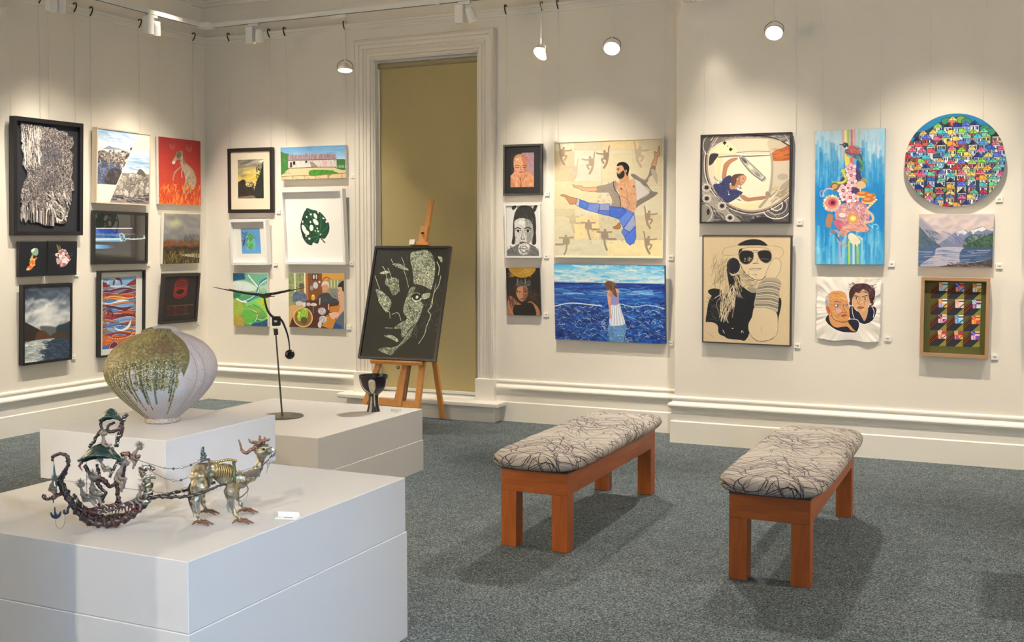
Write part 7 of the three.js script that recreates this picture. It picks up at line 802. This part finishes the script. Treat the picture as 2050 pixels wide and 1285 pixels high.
  const canopy = (x0, x1, yb, yt, zw, name) => {           // ridged leaf roof
    const nx = 40, nz = 20, pos = [], idx = [], uv = []; for (let i = 0; i <= nx; i++) for (let j = 0; j <= nz; j++) { const u = i / nx, v = j / nz * 2 - 1, x = x0 + (x1 - x0) * u, arch = Math.sin(Math.min(1, u * 1.05) * Math.PI * 0.96 + 0.1), y = yb + (yt - yb) * Math.max(0, arch) * (1 - v * v * 0.75) + 2.2 * Math.sin(v * 20) + 1.5 * N(u * 9, v * 7, 4), p = B(x, y, v * zw * (0.35 + 0.65 * arch)); pos.push(...p); uv.push(u, v); if (i < nx && j < nz) { const q = i * (nz + 1) + j, t = q + nz + 1; idx.push(q, t, q + 1, q + 1, t, t + 1); } }
    const s = new THREE.BufferGeometry(); s.setAttribute('position', new THREE.Float32BufferAttribute(pos, 3)); s.setAttribute('uv', new THREE.Float32BufferAttribute(uv, 2)); s.setIndex(idx); s.computeVertexNormals(); const m = M(name, s, new THREE.MeshStandardMaterial({ color: lin(0.02, 0.045, 0.036), roughness: 0.32, metalness: 0.3, side: THREE.DoubleSide }), g);
    br('canopy_rim', Array.from({ length: 12 }, (_, i) => { const u = i / 11, arch = Math.sin(Math.min(1, u * 1.05) * Math.PI * 0.96 + 0.1); return B(x0 + (x1 - x0) * u, yb + (yt - yb) * Math.max(0, arch) * 0.25, zw * (0.35 + 0.65 * arch)); }), 0.005, greenLeaf, m, 24, 50); return m; };
  canopy(164, 252, 922, 888, 0.055, 'lower_canopy'); canopy(205, 250, 842, 818, 0.035, 'upper_canopy');
  br('canopy_claw', [B(166, 922), B(163, 930), B(168, 940)], t => 0.006 * (1 - 0.8 * t), copper, g, 25, 16, 0.2); br('canopy_prow', [B(244, 908), B(258, 908), B(270, 918), B(281, 911)], t => 0.008 - 0.002 * t, copper, g, 26, 30);
  // deck with rust coloured hanging leaves
  br('deck', [B(166, 1014, 0.01), B(190, 1018, 0.012), B(215, 1012, 0.012), B(245, 1010, 0.01), B(280, 1006, 0)], 0.0065, rust, g, 27, 50, 0.8); br('deck', [B(172, 1018, 0.02), B(186, 1022, 0.022), B(198, 1026, 0.02)], 0.007, rust, g, 28, 24, 0.6); br('deck', [B(198, 966, 0.012), B(208, 958, 0.016), B(218, 966, 0.014), B(222, 972, 0.012)], 0.007, rust, g, 29, 24, 0.6);
  const R = rng(95); for (let k = 0; k < 15; k++) { const x = 196 + k * 6.3, y = 1012, l = 10 + 14 * R() * (k % 3 === 0 ? 1 : 0.6); const c = new THREE.ConeGeometry(0.005, l / 620, 6); c.scale(1, 1, 0.5); c.rotateZ(Math.PI + (R() - 0.5) * 0.5); c.translate(...B(x, y + l / 2, 0.012)); M('hanging_leaf', c, rust, g); }
  for (const [x, y0, y1] of [[181, 924, 985], [193, 945, 970]]) M('rigging_thread', rod(B(x, y0, 0.03), B(x, y1, 0.03), 0.0008, 0.0008, 5), iron, g);
  // dragon figurehead
  br('dragon_neck', [B(288, 1010), B(296, 985), B(296, 968), B(288, 955), B(286, 942), B(294, 935)], t => 0.014 - 0.005 * t, std(lin(0.16, 0.15, 0.08), 0.4, { metalness: 0.6 }), g, 30, 50, 0.6);
  const dh = br('dragon_head', [B(284, 942), B(292, 936), B(302, 937), B(310, 938)], t => 0.0125 - 0.006 * t, silver, g, 31, 30, 0.7); br('dragon_jaw', [B(290, 956), B(300, 953), B(312, 953)], t => 0.007 - 0.004 * t, silver, dh, 32, 20, 0.3); br('dragon_jaw', [B(292, 962), B(302, 957), B(312, 958)], t => 0.005 - 0.003 * t, iron, dh, 33, 20, 0.3);
  const sp = []; for (let k = 0; k < 9; k++) { const c = new THREE.ConeGeometry(0.0035, 0.013, 6), y = 1000 - k * 7; c.rotateZ(-1.3); c.translate(...B(301 + 3 * Math.sin(k), y, 0.004)); sp.push(c); } for (let k = 0; k < 6; k++) { const c = new THREE.ConeGeometry(0.003, 0.012, 6); c.rotateZ(1.2); c.translate(...B(279, 990 - k * 10, 0)); sp.push(c); } M('dragon_spines', merge(sp), gold, g);
  // anchor, hook and chain at the stern
  const an = M('anchor', tube([B(105, 1020), B(109, 1028), B(115, 1030), B(121, 1027), B(125, 1019)], t => 0.002 + 0.004 * Math.sin(t * Math.PI), 24, 8), blue, g); M('anchor_stem', tube([B(115, 1030), B(113.5, 1020), B(113, 1010)], t => 0.004 - 0.002 * t, 12, 7), blue, an); M('anchor_fluke', tube([B(115, 1030), B(117, 1024, 0.012), B(116, 1018, 0.02)], t => 0.0045 - 0.003 * t, 12, 7), blue, an);
  br('stern_hook', [B(147, 1005), B(139, 1012), B(138, 1022), B(133, 1023), B(131, 1016)], 0.0045, blue, g, 34, 24, 0.2); M('anchor_chain', tube([B(133, 1022), B(132, 1040), B(127, 1051), B(120, 1053), B(115, 1046), B(114, 1032)], 0.001, 30, 5), gold, g);
  // shafts and bead chains to the creature
  br('shaft', [B(296, 1000, 0.01), B(315, 996, 0.012), B(345, 998, 0.016), B(380, 997, 0.02), B(410, 990, 0.02), B(440, 978, 0.015), B(452, 974, 0)], t => 0.007 - 0.003 * t, iron, g, 35, 70); br('shaft', [B(296, 996, -0.02), B(318, 990, -0.05), B(345, 982, -0.09), B(380, 972, -0.12), B(420, 962, -0.12)], t => 0.007 - 0.002 * t, iron, g, 36, 60);
  for (const [p, beads] of [[[B(270, 918), B(300, 928, -0.02), B(325, 935, -0.04), B(350, 935, -0.06), B(375, 928, -0.07), B(398, 915, -0.07)], [325, 341, 358, 375, 388]], [[B(285, 930), B(310, 948, -0.02), B(330, 958, -0.03), B(350, 962, -0.04), B(372, 955, -0.05)], [342, 358]]]) { const ch = M('bead_chain', tube(p, 0.0009, 60, 5), iron, g), c = new THREE.CatmullRomCurve3(p.map(v => new THREE.Vector3(...v))); beads.forEach((bx, i) => { let best = 0, d = 9; for (let t = 0; t <= 1; t += 0.005) { const e = Math.abs(c.getPointAt(t).x - B(bx, 0)[0]); if (e < d) { d = e; best = t; } } const s = new THREE.SphereGeometry(0.0042, 14, 10); s.translate(...c.getPointAt(best).toArray()); M('bead', s, i % 2 ? iron : silver, ch); }); }
  // the creature: one continuous body with four legs, long neck and head
  const C = (px, py, z = 0) => [(px - 215) / 636, (1043 + (z + 0.07) * 200 - py) / 616, z], q = [], bn = (a, ra, b, rb) => q.push([...a, ra, ...b, rb]), cz = -0.07;
  bn(C(398, 946, cz), 0.034, C(422, 940, cz), 0.022); bn(C(422, 940, cz), 0.022, C(446, 952, cz), 0.034); bn(C(446, 952, cz), 0.034, C(474, 964, cz), 0.026); bn(C(474, 964, cz), 0.025, C(500, 955, cz), 0.016); bn(C(500, 955, cz), 0.016, C(513, 940, cz), 0.0125); bn(C(513, 940, cz), 0.0125, C(521, 918, cz), 0.0095);
  bn(C(519, 905, cz), 0.020, C(530, 901, cz), 0.017); bn(C(530, 903, cz), 0.015, C(541, 907, cz), 0.009); bn(C(521, 918, cz), 0.0095, C(521, 908, cz), 0.015);
  const CS = (px, py, z) => { const p = C(px, py, cz + Math.abs(z - cz)); p[2] = z; return p; };   // both sides of the creature alike
  for (const s of [1, -1]) { const z = cz + s * 0.05; bn(CS(394, 955, cz + s * 0.02), 0.029, CS(396, 980, z), 0.025); bn(CS(396, 980, z), 0.025, CS(390, 1006, z + s * 0.012), 0.011); bn(CS(390, 1006, z + s * 0.012), 0.0105, CS(392, 1028, z + s * 0.018), 0.0055); bn(CS(392, 1028, z + s * 0.018), 0.005, CS(397, 1046, z + s * 0.02), 0.0055); bn(CS(464, 966, cz + s * 0.016), 0.021, CS(460, 990, z), 0.019); bn(CS(460, 990, z), 0.019, CS(461, 1014, z + s * 0.01), 0.0085); bn(CS(461, 1014, z + s * 0.01), 0.007, CS(470, 1036, z + s * 0.018), 0.005); bn(CS(470, 1036, z + s * 0.018), 0.005, CS(478, 1046, z + s * 0.02), 0.006); }
  const cg = blobby(q, 120, 0.012, 0.011, 0.0035), cp = cg.attributes.position, cc = new Float32Array(cp.count * 3);
  for (let i = 0; i < cp.count; i++) { const x = cp.getX(i), y = cp.getY(i), z = cp.getZ(i), a = Math.max(0, Math.min(1, 0.5 + 1.3 * N(x * 22, y * 22, z * 22))), b = Math.max(0, Math.min(1, 0.5 + 1.6 * N(x * 60 + 9, y * 60, z * 60))), A1 = [0.46, 0.36, 0.2], A2 = [0.34, 0.34, 0.28], A3 = [0.13, 0.1, 0.065]; for (let k = 0; k < 3; k++) cc[i * 3 + k] = (A1[k] * a + A2[k] * (1 - a)) * (0.35 + 0.65 * b) + A3[k] * (1 - b) * 0.5; }
  cg.setAttribute('color', new THREE.BufferAttribute(cc, 3));
  const body = M('creature_body', cg, std(0xffffff, 0.38, { metalness: 0.6, vertexColors: true }), g);
  for (const s of [1, -1]) for (const [fx, fz] of [[397, cz + s * 0.07], [478, cz + s * 0.07]]) { const ft = []; const y = 1050 + 0; const o = C(fx, y, fz); o[1] = 0.008; for (const [dx, dz, l] of [[1, 0.05, 0.042], [0.9, 0.5, 0.034], [0.9, -0.45, 0.036], [-1, 0.1, 0.02]]) ft.push(tube([[o[0], 0.013, o[2]], [o[0] + dx * l * 0.35, 0.013, o[2] + dz * l * 0.4], [o[0] + dx * l * 0.7, 0.01, o[2] + dz * l * 0.75], [o[0] + dx * l * 1.1, 0.003, o[2] + dz * l]], t => 0.0062 * (1 - 0.7 * t) * (1 + 0.25 * Math.sin(t * 14)), 20, 8)); M('clawed_foot', merge(ft), claw, body); }
  for (const [p, s] of [[[C(512, 896, cz), C(498, 902, cz), C(488, 908, cz), C(480, 902, cz), C(476, 888, cz), C(473, 880, cz)], 41], [[C(516, 890, cz + 0.01), C(506, 888, cz + 0.02), C(500, 888, cz + 0.03), C(496, 882, cz + 0.03)], 42], [[C(518, 888, cz - 0.01), C(516, 878, cz - 0.02), C(515, 870, cz - 0.03)], 43], [[C(524, 888, cz), C(528, 880, cz), C(526, 876, cz)], 44], [[C(512, 892, cz), C(522, 884, cz), C(534, 882, cz), C(538, 880, cz)], 45], [[C(508, 897, cz + 0.008), C(518, 887, cz + 0.012), C(530, 884, cz + 0.01)], 46]]) M('horn', tube(p, t => 0.0068 * (1 - 0.75 * t) + 0.0008, 30, 8, 0.6, s), copper, body);
  for (const s of [1, -1]) { const e = new THREE.TorusGeometry(0.0068, 0.0034, 8, 20); e.translate(...C(526, 903, cz + s * 0.0185)); M('eye_socket', e, gold, body); const k = new THREE.SphereGeometry(0.0055, 14, 10); k.translate(...C(526, 903, cz + s * 0.016)); M('eye', k, std(lin(0.005, 0.005, 0.005), 0.2), body); }
  M('muzzle', tube([C(540, 900, cz), C(545, 904, cz), C(544, 911, cz), C(539, 916, cz)], 0.0085, 20, 10, 0.4, 47), silver, body);
  M('bridle', tube([C(543, 912, cz + 0.01), C(535, 924, cz + 0.012), C(522, 936, cz + 0.014)], 0.0022, 20, 6), iron, body); for (const [x, y0, y1] of [[532, 924, 952], [536, 920, 940], [490, 980, 1002]]) M('tassel', tube([C(x, y0, cz + 0.012), C(x + 1.5, (y0 + y1) / 2, cz + 0.014), C(x - 1, y1, cz + 0.012)], t => 0.0022 * (1 - 0.7 * t), 14, 5), silver, body);
  M('rein', tube([C(488, 972, cz + 0.02), C(494, 985, cz + 0.03), C(484, 998, cz + 0.04), C(475, 1003, cz + 0.04)], 0.0018, 20, 5), iron, body);
  M('saddle_girth', tube(Array.from({ length: 17 }, (_, i) => { const a = i / 16 * Math.PI * 2, p = C(463, 955, cz); return [p[0] + 0.006 * Math.sin(a), p[1] + 0.045 * Math.cos(a), p[2] + 0.042 * Math.sin(a)]; }), 0.0055, 60, 7, 0.6, 48), std(lin(0.1, 0.12, 0.06), 0.5, { metalness: 0.4 }), body);
  M('rump_girth', tube(Array.from({ length: 17 }, (_, i) => { const a = i / 16 * Math.PI * 2, p = C(412, 946, cz); return [p[0] + 0.006 * Math.sin(a), p[1] + 0.043 * Math.cos(a), p[2] + 0.042 * Math.sin(a)]; }), 0.004, 60, 7, 0.6, 49), std(lin(0.12, 0.12, 0.1), 0.4, { metalness: 0.5 }), body);
  M('saddle_post', tube([C(402, 922, cz), C(400, 910, cz), C(399, 900, cz), C(401, 893, cz)], t => 0.011 * (1 - 0.8 * t) + 0.001, 24, 9, 0.7, 50), std(lin(0.08, 0.1, 0.085), 0.4, { metalness: 0.5 }), body);
  const rib = []; for (let k = 0; k < 7; k++) { const p = C(430 + k * 4.6, 945 + k * 1.2, cz + 0.038); rib.push(tube([[p[0], p[1] + 0.02, p[2] - 0.004], [p[0] + 0.005, p[1] + 0.003, p[2] + 0.005], [p[0] + 0.001, p[1] - 0.018, p[2] + 0.002]], 0.0024, 12, 6)); } M('ribs', merge(rib), gold, body);
  const spine = []; for (let k = 0; k < 12; k++) { const s = new THREE.SphereGeometry(0.0052, 10, 8); s.translate(...C(412 + k * 5, 923 + 2 * Math.sin(k * 0.6), cz)); spine.push(s); } M('spine_beads', merge(spine), gold, body);
  const RR = rng(97), tail = []; for (let k = 0; k < 46; k++) { const z = cz + (RR() - 0.5) * 0.07, x = 376 + RR() * 12, y = 955 + RR() * 25, l = 26 + 34 * RR(); tail.push(tube([C(x, y, z), C(x - 8, y + l * 0.4, z), C(x - 3 + 4 * RR(), y + l, z)], t => 0.0022 * (1 - 0.8 * t), 10, 5)); } M('feathered_tail', merge(tail), iron, body);
  const fr = []; for (const [x, y] of [[392, 1010], [461, 1008]]) for (let k = 0; k < 16; k++) { const a = k / 16 * 6.28, z = cz + 0.062 + 0.012 * Math.sin(a), xx = x + 7 * Math.cos(a); fr.push(tube([C(xx, y, z), C(xx - 1, y + 12, z), C(xx + 1, y + 22 + 6 * RR(), z)], t => 0.0017 * (1 - 0.7 * t), 8, 5)); } M('leg_feathers', merge(fr), silver, body);
  const nk = []; for (let k = 0; k < 16; k++) { const x = 486 + k * 1.9, y = 950 - k * 0.6; nk.push(tube([C(x, y, cz + 0.02), C(x + 3, y + 8, cz + 0.022), C(x + 2, y + 17, cz + 0.014)], 0.0013, 8, 5)); } M('neck_quills', merge(nk), bone, body);
}
renderer.render(scene, camera);
